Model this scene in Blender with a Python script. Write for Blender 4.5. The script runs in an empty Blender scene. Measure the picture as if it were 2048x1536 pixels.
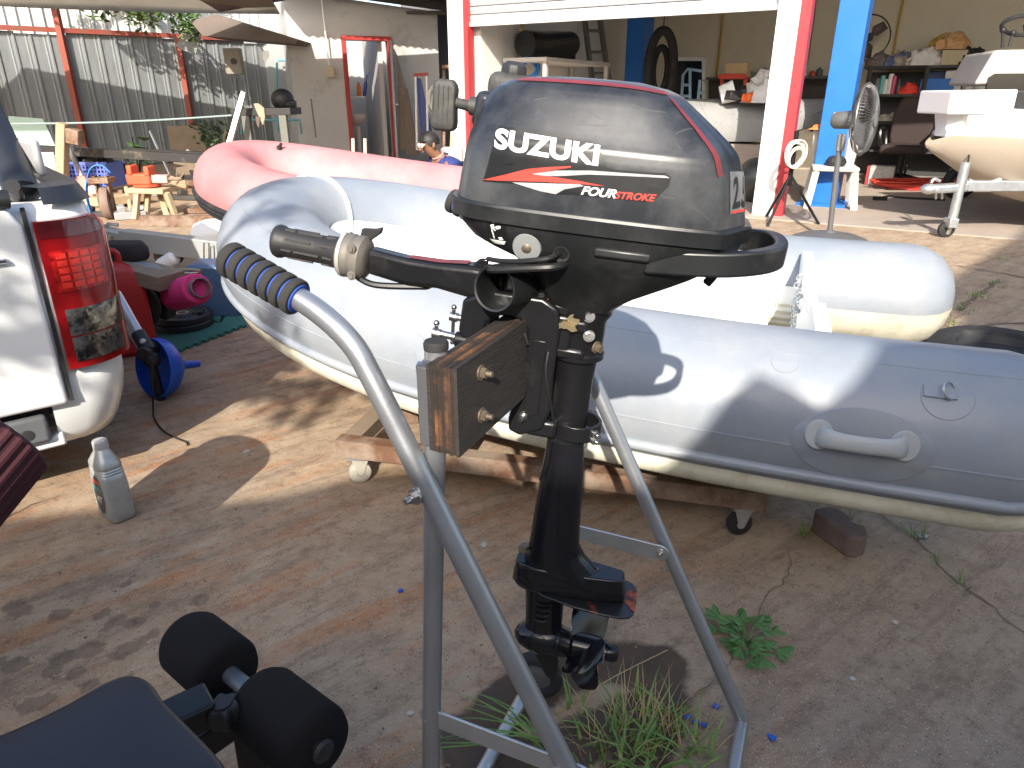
import bpy, bmesh, math, random
from math import sin, cos, radians, pi, sqrt, atan, atan2
from mathutils import Vector, Matrix, Euler
from mathutils.bvhtree import BVHTree
random.seed(7)
S = bpy.context.scene
COL = S.collection

# ------------------------------------------------------------------ camera, sky, sun, exposure
F, CX, CY, HC = 1400.0, 1024.0, 768.0, 1.15
TH = atan((768 - 190) / 1400.0)
cam = bpy.data.cameras.new('camera')
cam.sensor_width = 36.0
cam.lens = 36.0 * F / 2048.0
cam.clip_start = 0.02
cam.clip_end = 500
cob = bpy.data.objects.new('camera', cam)
cob.location = (0, 0, HC)
cob.rotation_euler = (pi / 2 - TH, 0, 0)
COL.objects.link(cob)
S.camera = cob

SUN_EL, SUN_AZ = radians(31), radians(7)      # sun behind the photographer
w = bpy.data.worlds.new('World')
S.world = w
w.use_nodes = True
nt = w.node_tree
sky = nt.nodes.new('ShaderNodeTexSky')
sky.sky_type = 'NISHITA'
sky.sun_disc = False
sky.sun_elevation = SUN_EL
sky.sun_rotation = pi + SUN_AZ
sky.air_density = 1.0
sky.dust_density = 2.5
bg = nt.nodes['Background']
bg.inputs['Strength'].default_value = 0.15
nt.links.new(sky.outputs[0], bg.inputs['Color'])
sl = bpy.data.lights.new('sun', 'SUN')
sl.energy = 3.7
sl.angle = radians(0.55)
sl.color = (1.0, 0.93, 0.82)
so = bpy.data.objects.new('sun', sl)
SUNDIR = Vector((sin(SUN_AZ) * cos(SUN_EL), cos(SUN_AZ) * cos(SUN_EL), -sin(SUN_EL)))
so.rotation_euler = SUNDIR.to_track_quat('-Z', 'Y').to_euler()
so.location = (0, -10, 12)
COL.objects.link(so)
S.view_settings.view_transform = 'Standard'
S.view_settings.look = 'None'
S.view_settings.gamma = 1.0
S.view_settings.exposure = 1.25
S.cycles.max_bounces = 6
S.cycles.use_adaptive_sampling = True
S.cycles.use_denoising = True

# ------------------------------------------------------------------ measuring helpers
_ct, _st = cos(TH), sin(TH)
def ray(px, py):
    a = (px - CX) / F; b = (py - CY) / F
    return Vector((a, _ct - b * _st, -_st - b * _ct))
def G(px, py, z=0.0):                 # where a sight line meets the level z
    r = ray(px, py); t = (z - HC) / r.z
    return Vector((0, 0, HC)) + r * t
def PY(px, py, Y):                    # where it meets the upright plane y = Y
    r = ray(px, py)
    return Vector((0, 0, HC)) + r * (Y / r.y)

def pj(p):                            # picture point of a place
    d = Vector(p) - Vector((0, 0, HC)); k = d.y * _ct - d.z * _st
    return CX + F * d.x / k, CY + F * (-d.z * _ct - d.y * _st) / k

# ------------------------------------------------------------------ mesh helpers
class MB:
    def __init__(s, M=None):
        s.v = []; s.f = []; s.M = M
    def add(s, vs, fs):
        o = len(s.v)
        if s.M is not None:
            s.v += [s.M @ Vector(p) for p in vs]
        else:
            s.v += [Vector(p) for p in vs]
        s.f += [tuple(i + o for i in f) for f in fs]
        return s
    def box(s, c, d, rot=None, taper=1.0):
        x, y, z = d[0] / 2, d[1] / 2, d[2] / 2
        vs = [Vector((a * x * (taper if k > 0 else 1), b * y * (taper if k > 0 else 1), k * z)) for k in (-1, 1) for b in (-1, 1) for a in (-1, 1)]
        if rot:
            R = rot if isinstance(rot, Matrix) else Euler(rot).to_matrix()
            vs = [R @ p for p in vs]
        c = Vector(c)
        return s.add([p + c for p in vs], [(0, 2, 3, 1), (4, 5, 7, 6), (0, 1, 5, 4), (2, 6, 7, 3), (0, 4, 6, 2), (1, 3, 7, 5)])
    def beam(s, p0, p1, wd, ht, up=(0, 0, 1)):
        p0 = Vector(p0); p1 = Vector(p1); d = p1 - p0
        x = d.normalized(); y = Vector(up).cross(x)
        if y.length < 1e-4: y = Vector((0, 1, 0)).cross(x)
        y.normalize(); z = x.cross(y)
        R = Matrix((x, y, z)).transposed()
        return s.box((p0 + p1) / 2, (d.length, wd, ht), R)
    def cyl(s, p0, p1, r0, r1=None, n=16, caps=True):
        return s.tube([p0, p1], [r0, r0 if r1 is None else r1], n, caps=caps)
    def tube(s, pts, r, n=10, closed=False, caps=True, sm=0, flat=None, up=None):
        pts = [Vector(p) for p in pts]
        if sm:
            rr = r if isinstance(r, (list, tuple)) else None
            pts, rr = smooth_path(pts, sm, rr, closed)
            if rr: r = rr
        m = len(pts)
        rs = list(r) if isinstance(r, (list, tuple)) else [r] * m
        T = []
        for i in range(m):
            a = pts[(i - 1) % m] if (closed or i) else pts[0]
            b = pts[(i + 1) % m] if (closed or i < m - 1) else pts[-1]
            t = b - a
            T.append(t.normalized() if t.length > 1e-9 else (T[-1] if T else Vector((0, 0, 1))))
        u0 = Vector(up) if up else (Vector((0, 0, 1)) if abs(T[0].z) < .9 else Vector((1, 0, 0)))
        vs = []; fx, fy = flat or (1, 1)
        u = None
        for i in range(m):
            t = T[i]
            if up or u is None:
                u = u0 - t * u0.dot(t)
            else:
                u = u - t * u.dot(t)
            u.normalize(); q = t.cross(u)
            for k in range(n):
                a = 2 * pi * k / n + (pi / n if n == 4 else 0)
                vs.append(pts[i] + (u * cos(a) * fx + q * sin(a) * fy) * rs[i])
        fs = []
        for i in range(m if closed else m - 1):
            j = (i + 1) % m
            for k in range(n):
                l = (k + 1) % n
                fs.append((i * n + k, i * n + l, j * n + l, j * n + k))
        if caps and not closed:
            fs.append(tuple(range(n - 1, -1, -1)))
            fs.append(tuple((m - 1) * n + k for k in range(n)))
        return s.add(vs, fs)
    def lathe(s, prof, o=(0, 0, 0), ax=(0, 0, 1), n=24, cap=True):
        o = Vector(o); z = Vector(ax).normalized()
        x = z.orthogonal().normalized(); y = z.cross(x)
        vs = []; m = len(prof)
        for r, h in prof:
            for k in range(n):
                a = 2 * pi * k / n
                vs.append(o + z * h + (x * cos(a) + y * sin(a)) * r)
        fs = [(i * n + k, i * n + (k + 1) % n, (i + 1) * n + (k + 1) % n, (i + 1) * n + k) for i in range(m - 1) for k in range(n)]
        if cap:
            if prof[0][0] > 1e-6: fs.append(tuple(range(n - 1, -1, -1)))
            if prof[-1][0] > 1e-6: fs.append(tuple((m - 1) * n + k for k in range(n)))
        return s.add(vs, fs)
    def prism(s, poly, d0, d1, o=(0, 0, 0), ux=(1, 0, 0), uy=(0, 0, 1)):
        o = Vector(o); ux = Vector(ux); uy = Vector(uy); nz = ux.cross(uy)
        n = len(poly)
        vs = [o + ux * p[0] + uy * p[1] + nz * d0 for p in poly] + [o + ux * p[0] + uy * p[1] + nz * d1 for p in poly]
        fs = [tuple(range(n - 1, -1, -1)), tuple(range(n, 2 * n))]
        fs += [(k, (k + 1) % n, n + (k + 1) % n, n + k) for k in range(n)]
        return s.add(vs, fs)
    def loft(s, secs, caps=True, closed=True):
        n = len(secs[0]); vs = [p for q in secs for p in q]
        fs = [(i * n + k, i * n + (k + 1) % n, (i + 1) * n + (k + 1) % n, (i + 1) * n + k) for i in range(len(secs) - 1) for k in range(n if closed else n - 1)]
        if caps:
            fs.append(tuple(range(n - 1, -1, -1))); fs.append(tuple((len(secs) - 1) * n + k for k in range(n)))
        return s.add(vs, fs)
    def ball(s, c, r, n=14, m=9):
        if not isinstance(r, (tuple, list)): r = (r, r, r)
        vs = []; c = Vector(c)
        for i in range(m + 1):
            t = pi * i / m
            for k in range(n):
                a = 2 * pi * k / n
                vs.append(c + Vector((r[0] * sin(t) * cos(a), r[1] * sin(t) * sin(a), r[2] * cos(t))))
        return s.add(vs, [(i * n + k, (i + 1) * n + k, (i + 1) * n + (k + 1) % n, i * n + (k + 1) % n) for i in range(m) for k in range(n)])
    def torus(s, c, R, r, ax=(0, 0, 1), n=32, m=10, flat=None):
        c = Vector(c); z = Vector(ax).normalized(); x = z.orthogonal().normalized(); y = z.cross(x)
        return s.tube([c + (x * cos(2 * pi * k / n) + y * sin(2 * pi * k / n)) * R for k in range(n)], r, m, closed=True, up=z, flat=flat)
    def hexbolt(s, c, ax, r, h, stud=0):
        c = Vector(c); a = Vector(ax).normalized()
        s.cyl(c - a * .002, c + a * h, r, n=6)
        s.cyl(c - a * .002, c + a * .0015, r * 1.45, n=14)
        if stud: s.cyl(c, c + a * (h + stud), r * .55, n=10)
        return s
    def build(s, name, mat, parent=None, bevel=0, seg=2, smooth=38, loc=None, sub=0, solid=0):
        off = OFF.get(parent.name if parent else None, Vector((0, 0, 0)))
        if loc is not None: off = Vector(loc)
        me = bpy.data.meshes.new(name)
        me.from_pydata([tuple(p - off) for p in s.v], [], s.f)
        bm = bmesh.new(); bm.from_mesh(me)
        bmesh.ops.remove_doubles(bm, verts=bm.verts, dist=1e-6)
        bmesh.ops.recalc_face_normals(bm, faces=bm.faces)
        bm.to_mesh(me); bm.free()
        me.materials.append(mat)
        if smooth:
            for p in me.polygons: p.use_smooth = True
            me.set_sharp_from_angle(angle=radians(smooth))
        o = bpy.data.objects.new(name, me)
        COL.objects.link(o)
        if parent: o.parent = parent
        if loc is not None: o.location = loc
        OFF[o.name] = off
        if solid:
            md = o.modifiers.new('s', 'SOLIDIFY'); md.thickness = solid; md.offset = 0
        if bevel:
            md = o.modifiers.new('b', 'BEVEL'); md.width = bevel; md.segments = seg; md.limit_method = 'ANGLE'; md.angle_limit = radians(35)
            md.harden_normals = False
        if sub:
            md = o.modifiers.new('u', 'SUBSURF'); md.levels = sub; md.render_levels = sub
        return o
OFF = {}
def smooth_path(pts, k, rr=None, closed=False):
    n = len(pts); out = []; ro = []
    rng = range(n if closed else n - 1)
    g = (lambda i: pts[i % n]) if closed else (lambda i: pts[max(0, min(n - 1, i))])
    for i in rng:
        p0, p1, p2, p3 = g(i - 1), g(i), g(i + 1), g(i + 2)
        for j in range(k):
            t = j / k
            out.append(0.5 * ((2 * p1) + (p2 - p0) * t + (2 * p0 - 5 * p1 + 4 * p2 - p3) * t * t + (3 * p1 - p0 - 3 * p2 + p3) * t ** 3))
            if rr: ro.append(rr[i] * (1 - t) + rr[(i + 1) % n] * t)
    if not closed:
        out.append(pts[-1])
        if rr: ro.append(rr[-1])
    return out, ro
def tag(o, label=None, cat=None, group=None, kind=None):
    if label: o['label'] = label
    if cat: o['category'] = cat
    if group: o['group'] = group
    if kind: o['kind'] = kind
    return o
def thing(name, label, cat, loc, group=None):
    o = bpy.data.objects.new(name, None); o.empty_display_size = .1
    COL.objects.link(o); o.location = loc; OFF[o.name] = Vector(loc)
    return tag(o, label, cat, group)
def frame(o, x, y=None, z=(0, 0, 1)):         # matrix from an origin and axes
    x = Vector(x).normalized(); z = Vector(z)
    y = z.cross(x).normalized() if y is None else Vector(y).normalized()
    z = x.cross(y)
    M = Matrix((x, y, z)).transposed().to_4x4(); M.translation = Vector(o)
    return M

# ------------------------------------------------------------------ materials
def rgb(h):
    c = [int(h[i:i + 2], 16) / 255 for i in (0, 2, 4)]
    return tuple(x / 12.92 if x < .04045 else ((x + .055) / 1.055) ** 2.4 for x in c)
MATS = {}
def M(name, col, rough=.5, metal=0, var=.12, vs=6.0, bump=.0, bs=80.0, col2=None, thr=.55, soft=.08, s2=5.0, coat=0, spec=.5, stretch=None, rvar=.12, trans=0, alpha=1, sheen=0, bd=.002):
    if name in MATS: return MATS[name]
    m = bpy.data.materials.new(name); m.use_nodes = True
    t = m.node_tree; N = t.nodes; L = t.links
    b = N['Principled BSDF']
    tc = N.new('ShaderNodeTexCoord'); src = tc.outputs['Object']
    if stretch:
        mp = N.new('ShaderNodeMapping'); mp.inputs['Scale'].default_value = stretch
        L.new(src, mp.inputs['Vector']); src = mp.outputs[0]
    n1 = N.new('ShaderNodeTexNoise'); n1.inputs['Scale'].default_value = vs; n1.inputs['Detail'].default_value = 7; n1.inputs['Roughness'].default_value = .65
    L.new(src, n1.inputs['Vector'])
    mx = N.new('ShaderNodeMix'); mx.data_type = 'RGBA'
    lo = tuple(max(0, c * (1 - var * 1.6)) for c in col); hi = tuple(min(1, c * (1 + var * 1.6)) for c in col)
    mx.inputs[6].default_value = (*lo, 1); mx.inputs[7].default_value = (*hi, 1)
    L.new(n1.outputs['Fac'], mx.inputs[0]); out = mx.outputs[2]
    if col2 is not None:
        n2 = N.new('ShaderNodeTexNoise'); n2.inputs['Scale'].default_value = s2; n2.inputs['Detail'].default_value = 9; n2.inputs['Roughness'].default_value = .7
        L.new(src, n2.inputs['Vector'])
        mr = N.new('ShaderNodeMapRange'); mr.inputs[1].default_value = thr - soft; mr.inputs[2].default_value = thr + soft
        L.new(n2.outputs['Fac'], mr.inputs[0])
        m2 = N.new('ShaderNodeMix'); m2.data_type = 'RGBA'; m2.inputs[7].default_value = (*col2, 1)
        L.new(mr.outputs[0], m2.inputs[0]); L.new(out, m2.inputs[6]); out = m2.outputs[2]
    L.new(out, b.inputs['Base Color'])
    r = N.new('ShaderNodeMapRange'); r.inputs[3].default_value = max(.02, rough - rvar); r.inputs[4].default_value = min(1, rough + rvar)
    L.new(n1.outputs['Fac'], r.inputs[0]); L.new(r.outputs[0], b.inputs['Roughness'])
    b.inputs['Metallic'].default_value = metal
    b.inputs['Specular IOR Level'].default_value = spec
    b.inputs['Coat Weight'].default_value = coat
    b.inputs['Transmission Weight'].default_value = trans
    b.inputs['Sheen Weight'].default_value = sheen
    if bump:
        n3 = N.new('ShaderNodeTexNoise'); n3.inputs['Scale'].default_value = bs; n3.inputs['Detail'].default_value = 5
        L.new(src, n3.inputs['Vector'])
        bp = N.new('ShaderNodeBump'); bp.inputs['Strength'].default_value = bump; bp.inputs['Distance'].default_value = bd
        L.new(n3.outputs['Fac'], bp.inputs['Height']); L.new(bp.outputs[0], b.inputs['Normal'])
    MATS[name] = m
    return m
BLK = M('black_paint', (.008, .008, .009), .32, bump=.12, bs=140, var=.25, rvar=.15, col2=(.022, .021, .020), thr=.66, s2=14, spec=.4)
BLKG = M('black_gloss', (.008, .008, .010), .16, rvar=.08, var=.3, bump=.05, bs=120, col2=(.03, .028, .026), thr=.72, s2=22)
PLAS = M('black_plastic', (.014, .014, .016), .55, bump=.2, bs=300, col2=(.05, .048, .045), thr=.62, s2=10)
RUB = M('rubber', (.016, .016, .017), .75, bump=.3, bs=160, col2=(.04, .037, .034), thr=.6, s2=9)
STEEL = M('steel_bolt', (.55, .54, .52), .32, 1, var=.2, vs=60)
RUSTY = M('rusty_bolt', (.2, .16, .12), .55, .7, var=.3, vs=90)
GALV = M('galvanised', (.55, .57, .58), .42, .85, var=.16, vs=18, bump=.05, bs=90)
GREY = M('grey_steel_paint', (.38, .39, .41), .36, .75, var=.1, vs=14, bump=.1, bs=260, col2=(.42, .42, .42), thr=.68, s2=30, soft=.04)
RUST = M('rusty_iron', (.15, .075, .042), .85, .1, var=.3, vs=14, bump=.5, bs=90, col2=(.26, .2, .15), thr=.52, s2=7, soft=.1)
WHITE = M('white_paint', (.78, .78, .76), .35, var=.05, vs=4, col2=(.62, .60, .55), thr=.62, s2=6)
WOOD = M('grey_wood', (.22, .17, .12), .8, var=.3, vs=7, stretch=(2, 2, 14), bump=.4, bs=40)
TIMBER = M('pale_timber', (.42, .31, .19), .75, var=.25, vs=6, stretch=(3, 3, 16), bump=.3, bs=40)
from mathutils import noise as mn
# ------------------------------------------------------------------ ground
def axis(lo, hi, a, b, step, grow=1.18):
    xs = []; x = a
    while x < b: xs.append(x); x += step
    s = step; x = xs[-1]
    while x < hi: s *= grow; x += s; xs.append(x)
    s = step; x = a
    while x > lo: s *= grow; x -= s; xs.insert(0, x)
    return xs
gx = axis(-60, 70, -1.9, 2.0, .018); gy = axis(-40, 120, .35, 3.6, .018)
def segd(p, poly):
    d = 9
    for a, b in zip(poly, poly[1:]):
        ab = b - a; t = max(0, min(1, (p - a).dot(ab) / max(1e-9, ab.length_squared)))
        d = min(d, (p - a - ab * t).length)
    return d
WETP = [G(*q).xy for q in ((1320, 1330), (1180, 1320), (1080, 1360), (1000, 1420), (950, 1500))]
WET2 = [G(*q).xy for q in ((930, 1470), (1000, 1560), (1330, 1400), (1250, 1600), (1000, 1640))]
random.seed(17)
OILC = [(G(random.gauss(150, 130), random.gauss(1290, 65)).xy, random.choice((.012, .018, .025, .035))) for _ in range(22)]
OILC += [(G(*q).xy, r) for q, r in (((120, 1230), .03), ((30, 1330), .035), ((250, 1300), .035), ((270, 1245), .03), ((235, 1240), .03), ((60, 1410), .03), ((180, 1370), .025), ((400, 1200), .03), ((310, 1210), .02))]
vs = []; fs = []; wet = []; oil = []
ny = len(gy)
for x in gx:
    for y in gy:
        p = Vector((x, y)); z = 0
        if -2.6 < x < 3.2 and .2 < y < 4.6:
            z = .0035 * mn.noise(Vector((x * 3, y * 3, 1))) + .0012 * mn.noise(Vector((x * 22, y * 22, 5)))
            d = min(segd(p, WETP) - .06, segd(p, WET2) - .05) if (-.4 < x < .8 and .4 < y < 1.7) else 1
            wet.append(max(0, min(1, .5 - d / .09)))
            o = 0
            for c, r in OILC:
                q = (p - c).length
                if q < r * 2.2: o = max(o, math.exp(-(q / r) ** 2))
            oil.append(o)
        else:
            wet.append(0); oil.append(0)
        vs.append((x, y, z))
nx = len(gx)
for i in range(nx - 1):
    for j in range(ny - 1):
        fs.append((i * ny + j, (i + 1) * ny + j, (i + 1) * ny + j + 1, i * ny + j + 1))
me = bpy.data.meshes.new('ground'); me.from_pydata(vs, [], fs)
for nm, arr in (('wet', wet), ('oil', oil)):
    at = me.attributes.new(nm, 'FLOAT', 'POINT'); at.data.foreach_set('value', arr)
for p in me.polygons: p.use_smooth = True
ground = bpy.data.objects.new('ground', me); COL.objects.link(ground); tag(ground, kind='structure', label='stained brown concrete yard with cracks and rust streaks')
OFF['ground'] = Vector((0, 0, 0))

def ground_mat():
    m = bpy.data.materials.new('yard_concrete'); m.use_nodes = True
    t = m.node_tree; N = t.nodes; L = t.links; b = N['Principled BSDF']
    tc = N.new('ShaderNodeTexCoord').outputs['Object']
    def nz(scale, det=8, rough=.62, vec=None, dist=0):
        n = N.new('ShaderNodeTexNoise'); n.inputs['Scale'].default_value = scale; n.inputs['Detail'].default_value = det; n.inputs['Roughness'].default_value = rough; n.inputs['Distortion'].default_value = dist
        L.new(vec or tc, n.inputs['Vector']); return n.outputs['Fac']
    def mr(x, a, c, lo=0, hi=1):
        r = N.new('ShaderNodeMapRange'); r.inputs[1].default_value = a; r.inputs[2].default_value = c; r.inputs[3].default_value = lo; r.inputs[4].default_value = hi
        L.new(x, r.inputs[0]); return r.outputs[0]
    def mix(f, a, c):
        k = N.new('ShaderNodeMix'); k.data_type = 'RGBA'
        if isinstance(f, float): k.inputs[0].default_value = f
        else: L.new(f, k.inputs[0])
        for i, q in ((6, a), (7, c)):
            if isinstance(q, tuple): k.inputs[i].default_value = (*q, 1)
            else: L.new(q, k.inputs[i])
        return k.outputs[2]
    def mul(a, c):
        k = N.new('ShaderNodeMath'); k.operation = 'MULTIPLY'
        for i, q in enumerate((a, c)):
            if isinstance(q, (int, float)): k.inputs[i].default_value = q
            else: L.new(q, k.inputs[i])
        return k.outputs[0]
    def add(a, c):
        k = N.new('ShaderNodeMath'); k.operation = 'ADD'; k.use_clamp = False
        for i, q in enumerate((a, c)):
            if isinstance(q, (int, float)): k.inputs[i].default_value = q
            else: L.new(q, k.inputs[i])
        return k.outputs[0]
    base = mix(mr(nz(1.6, 8), .35, .65), (.47, .335, .215), (.46, .37, .265))
    base = mix(mul(mr(nz(7, 9, .7), .38, .68), .75), base, (.27, .185, .12))
    # right of the yard is greyer, worn to the aggregate
    sx = N.new('ShaderNodeSeparateXYZ'); L.new(tc, sx.inputs[0])
    gr = mr(add(sx.outputs[0], mul(nz(2.2, 6), 1.2)), .55, 1.25)
    gy_ = mr(add(sx.outputs[1], mul(nz(1.7, 6), .9)), 2.2, 1.25)
    base = mix(mul(mul(gr, gy_), .8), base, (.25, .205, .165))
    # rust streaks washed along the fall of the slab
    mp = N.new('ShaderNodeMapping'); a = G(100, 1255); c = G(700, 1030)
    mp.vector_type = 'TEXTURE'; mp.inputs['Rotation'].default_value = (0, 0, atan2(c.y - a.y, c.x - a.x)); mp.inputs['Scale'].default_value = (1 / .7, 1 / 4.0, 1)
    L.new(tc, mp.inputs['Vector'])
    st = mul(mr(nz(2.3, 9, .70, mp.outputs[0], .4), .50, .66), mr(sx.outputs[0], .9, .2))
    base = mix(mul(st, .9), base, (.45, .19, .075))
    st2 = mul(mr(nz(3.4, 10, .74, mp.outputs[0], .2), .48, .66), .7)
    base = mix(st2, base, (.15, .105, .075))
    mot = nz(26, 8, .75)
    base = mix(mul(mr(mot, .52, .70), .6), base, (.42, .32, .22))
    base = mix(mul(mr(mot, .48, .32), .65), base, (.13, .085, .055))
    # aggregate specks
    vo = N.new('ShaderNodeTexVoronoi'); vo.inputs['Scale'].default_value = 150; L.new(tc, vo.inputs['Vector'])
    sp = N.new('ShaderNodeSeparateColor'); L.new(vo.outputs['Color'], sp.inputs[0])
    pick = mr(sp.outputs[0], .86, .95); near = mr(vo.outputs['Distance'], .40, .15)
    base = mix(mul(mr(nz(330, 2, .5), .62, .70), .75), base, (.60, .50, .38))
    base = mix(mul(mul(pick, near), .6), base, (.60, .54, .46))
    pick2 = mr(sp.outputs[1], .88, .95)
    base = mix(mul(mul(pick2, near), .85), base, (.05, .04, .033))
    fine = nz(420, 3, .6)
    base = mix(mul(mr(fine, .35, .7), .35), base, (.11, .085, .066))
    # pits and dark scuffs
    pit = mr(nz(34, 6, .75), .66, .74)
    base = mix(mul(pit, .8), base, (.07, .055, .045))
    # oil
    ao = N.new('ShaderNodeAttribute'); ao.attribute_name = 'oil'
    of = mr(add(mul(ao.outputs['Fac'], .62), mul(nz(24, 7, .65, None, .6), .7)), .64, .74)
    of2 = mul(mr(nz(30, 4), .62, .66), mr(ao.outputs['Fac'], .03, .3))
    base = mix(mul(of, .5), base, (.085, .062, .052))
    base = mix(mul(of2, .5), base, (.06, .048, .045))
    aw = N.new('ShaderNodeAttribute'); aw.attribute_name = 'wet'
    wf = mr(add(mul(aw.outputs['Fac'], .9), mul(nz(11, 8, .72), .55)), .62, .76)
    wetc = mix(mr(nz(9, 6), .4, .6), (.045, .036, .032), (.075, .045, .026))
    base = mix(mul(wf, .9), base, wetc)
    L.new(base, b.inputs['Base Color'])
    ro = mr(nz(15, 5), .3, .7, .78, .95)
    k = N.new('ShaderNodeMath'); k.operation = 'SUBTRACT'; L.new(ro, k.inputs[0]); L.new(mul(wf, .22), k.inputs[1])
    L.new(k.outputs[0], b.inputs['Roughness'])
    b.inputs['Specular IOR Level'].default_value = .35
    h = add(add(mul(nz(60, 8, .75), .9), mul(fine, .25)), mul(pit, -.6))
    bp = N.new('ShaderNodeBump'); bp.inputs['Strength'].default_value = .75; bp.inputs['Distance'].default_value = .004
    L.new(h, bp.inputs['Height']); L.new(bp.outputs[0], b.inputs['Normal'])
    return m
me.materials.append(ground_mat())

SOIL = M('crack_soil', (.17, .12, .085), .95, var=.4, vs=60, bump=.6, bs=150)
def crack(px, wd, z=.004):
    pts = [G(*q).xy for q in px]; out = []
    for a, b in zip(pts, pts[1:]):
        n = max(2, int((b - a).length / .02))
        for i in range(n): out.append(a.lerp(b, i / n))
    out.append(pts[-1]); mb = MB(); L_ = []; R_ = []
    for i, p in enumerate(out):
        t = (out[min(i + 1, len(out) - 1)] - out[max(i - 1, 0)]).normalized(); nn = Vector((-t.y, t.x))
        j = .022 * mn.noise(Vector((p.x * 7, p.y * 7, 3))) + .012 * mn.noise(Vector((p.x * 28, p.y * 28, 7)))
        k = wd * (.35 + 1.1 * abs(mn.noise(Vector((p.x * 14, p.y * 14, 9))))) * min(1, (i + 1) / 4, (len(out) - i) / 4)
        L_.append((*(p + nn * (j + k)), z + .0015 * mn.noise(Vector((p.x * 30, p.y * 30, 2))))); R_.append((*(p + nn * (j - k)), z))
    n = len(out)
    mb.add(L_ + R_, [(i, i + 1, n + i + 1, n + i) for i in range(n - 1)])
    mb.build('soil_filled_crack', SOIL, ground)
crack([(1580, 1090), (1575, 1130), (1555, 1180), (1520, 1215), (1508, 1250)], .0024)
crack([(1508, 1250), (1470, 1290), (1400, 1400), (1360, 1480)], .0025)
crack([(1730, 1010), (1830, 1075), (1880, 1130), (1940, 1185), (2048, 1270), (2200, 1380)], .0042)
crack([(1660, 655), (1800, 668), (2100, 640)], .012)
crack([(2000, 560), (1930, 610), (1850, 690), (1780, 740)], .03)
crack([(1900, 530), (2048, 556), (2200, 580)], .01)
crack([(130, 990), (60, 1010), (-60, 1080)], .0025)

# ------------------------------------------------------------------ unseen house wall shaped to shade the foreground; tree behind the photographer
PLAST = M('cream_plaster', (.55, .50, .42), .85, var=.08, vs=2, bump=.2, bs=70, col2=(.42, .37, .3), thr=.62, s2=2.4)
TILE = M('roof_tile_red', (.30, .10, .06), .8, var=.2, vs=5)
SLOPE = math.tan(SUN_EL) / cos(SUN_AZ); SLEW = math.tan(SUN_AZ)
def hz(z0, y): return z0 + SLOPE * (-y)        # same sun line, further back
WY = -2.6
prof = [(-7, 1.30), (-2.2, 1.26), (-1.5, 1.06), (-1.22, 1.10), (-1.0, 1.10), (-.8, 1.13), (-.5, 1.22), (-.2, 1.27), (.0, 1.18), (.32, 1.16), (.44, 1.30), (.50, 1.41), (.56, 1.46), (.63, 1.42), (.69, 1.37), (.76, 1.43), (.84, 1.55), (1.3, 1.60), (1.75, 1.72), (2.3, 2.35), (3.95, 3.72), (5.6, 4.8), (8.6, 3.0)]  # top outline set point by point to throw the wanted shadow edge
XS = (1.5 - WY) * SLEW
poly = [(-7 - XS, -.02)] + [(x - XS, hz(z, WY)) for x, z in prof] + [(8.6 - XS, -.02)]
bh = thing('shadow_wall', 'unseen house wall added behind the photographer, its top shaped to cast the foreground shadow', 'house', (0, WY, 0))
mb = MB(); mb.prism(poly, 0, .22, (0, WY, 0)); mb.build('wall', PLAST, bh)
mb = MB()
mb.beam((2.3 - XS, WY - .12, hz(2.35, WY) + .0), (5.6 - XS, WY - .12, hz(4.8, WY) + .0), .5, .06, up=(0, 1, 0)); 
mb.build('roof_verge', TILE, bh)

def leaf_tree(name, label, trunk, blobs, mat, n, size, group=None, bark=None, seed=1):
    random.seed(seed)
    base = Vector(trunk[0][0]); t = thing(name, label, 'tree', base, group)
    mb = MB(); mb.tube([p for p, r in trunk], [r for p, r in trunk], 9, sm=3)
    for c, r in blobs:
        mb.tube([trunk[-1][0], (Vector(trunk[-1][0]) + Vector(c)) / 2 + Vector((0, 0, .1)), c], [trunk[-1][1] * .8, trunk[-1][1] * .45, .008], 6, sm=3)
    mb.build('trunk', bark or M('bark', (.14, .10, .07), .9, bump=.6, bs=40, var=.3), t)
    mb = MB(); tot = sum(r ** 2 for c, r in blobs)
    for c, r in blobs:
        for i in range(int(n * r ** 2 / tot)):
            d = Vector((random.gauss(0, 1), random.gauss(0, 1), random.gauss(0, .8))).normalized() * r * random.random() ** .45
            leaf(mb, Vector(c) + d, size * random.uniform(.6, 1.3))
    mb.build('crown', mat, t, smooth=0)
    random.seed(7)
    return t
def leaf(mb, p, s, ax=None, wd=.42):
    a = Vector((random.gauss(0, 1), random.gauss(0, 1), random.gauss(-.2, .6))).normalized() if ax is None else Vector(ax).normalized()
    b = a.cross(Vector((random.gauss(0, .4), random.gauss(0, .4), 1))).normalized(); c = a.cross(b)
    mb.add([p - a * s * .5, p + b * s * wd * .5 + c * s * .06, p + a * s * .5 - c * s * .1, p - b * s * wd * .5 + c * s * .06], [(0, 1, 2), (0, 2, 3)])
LEAF = M('leaf_green', (.055, .11, .025), .5, var=.45, vs=3, col2=(.11, .16, .035), thr=.55, s2=1.2)
LEAFD = M('leaf_dark', (.03, .065, .018), .5, var=.45, vs=3, col2=(.07, .10, .03), thr=.58, s2=1.2)
TX = lambda x, y: x - (2.6 - y) * SLEW
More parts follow.
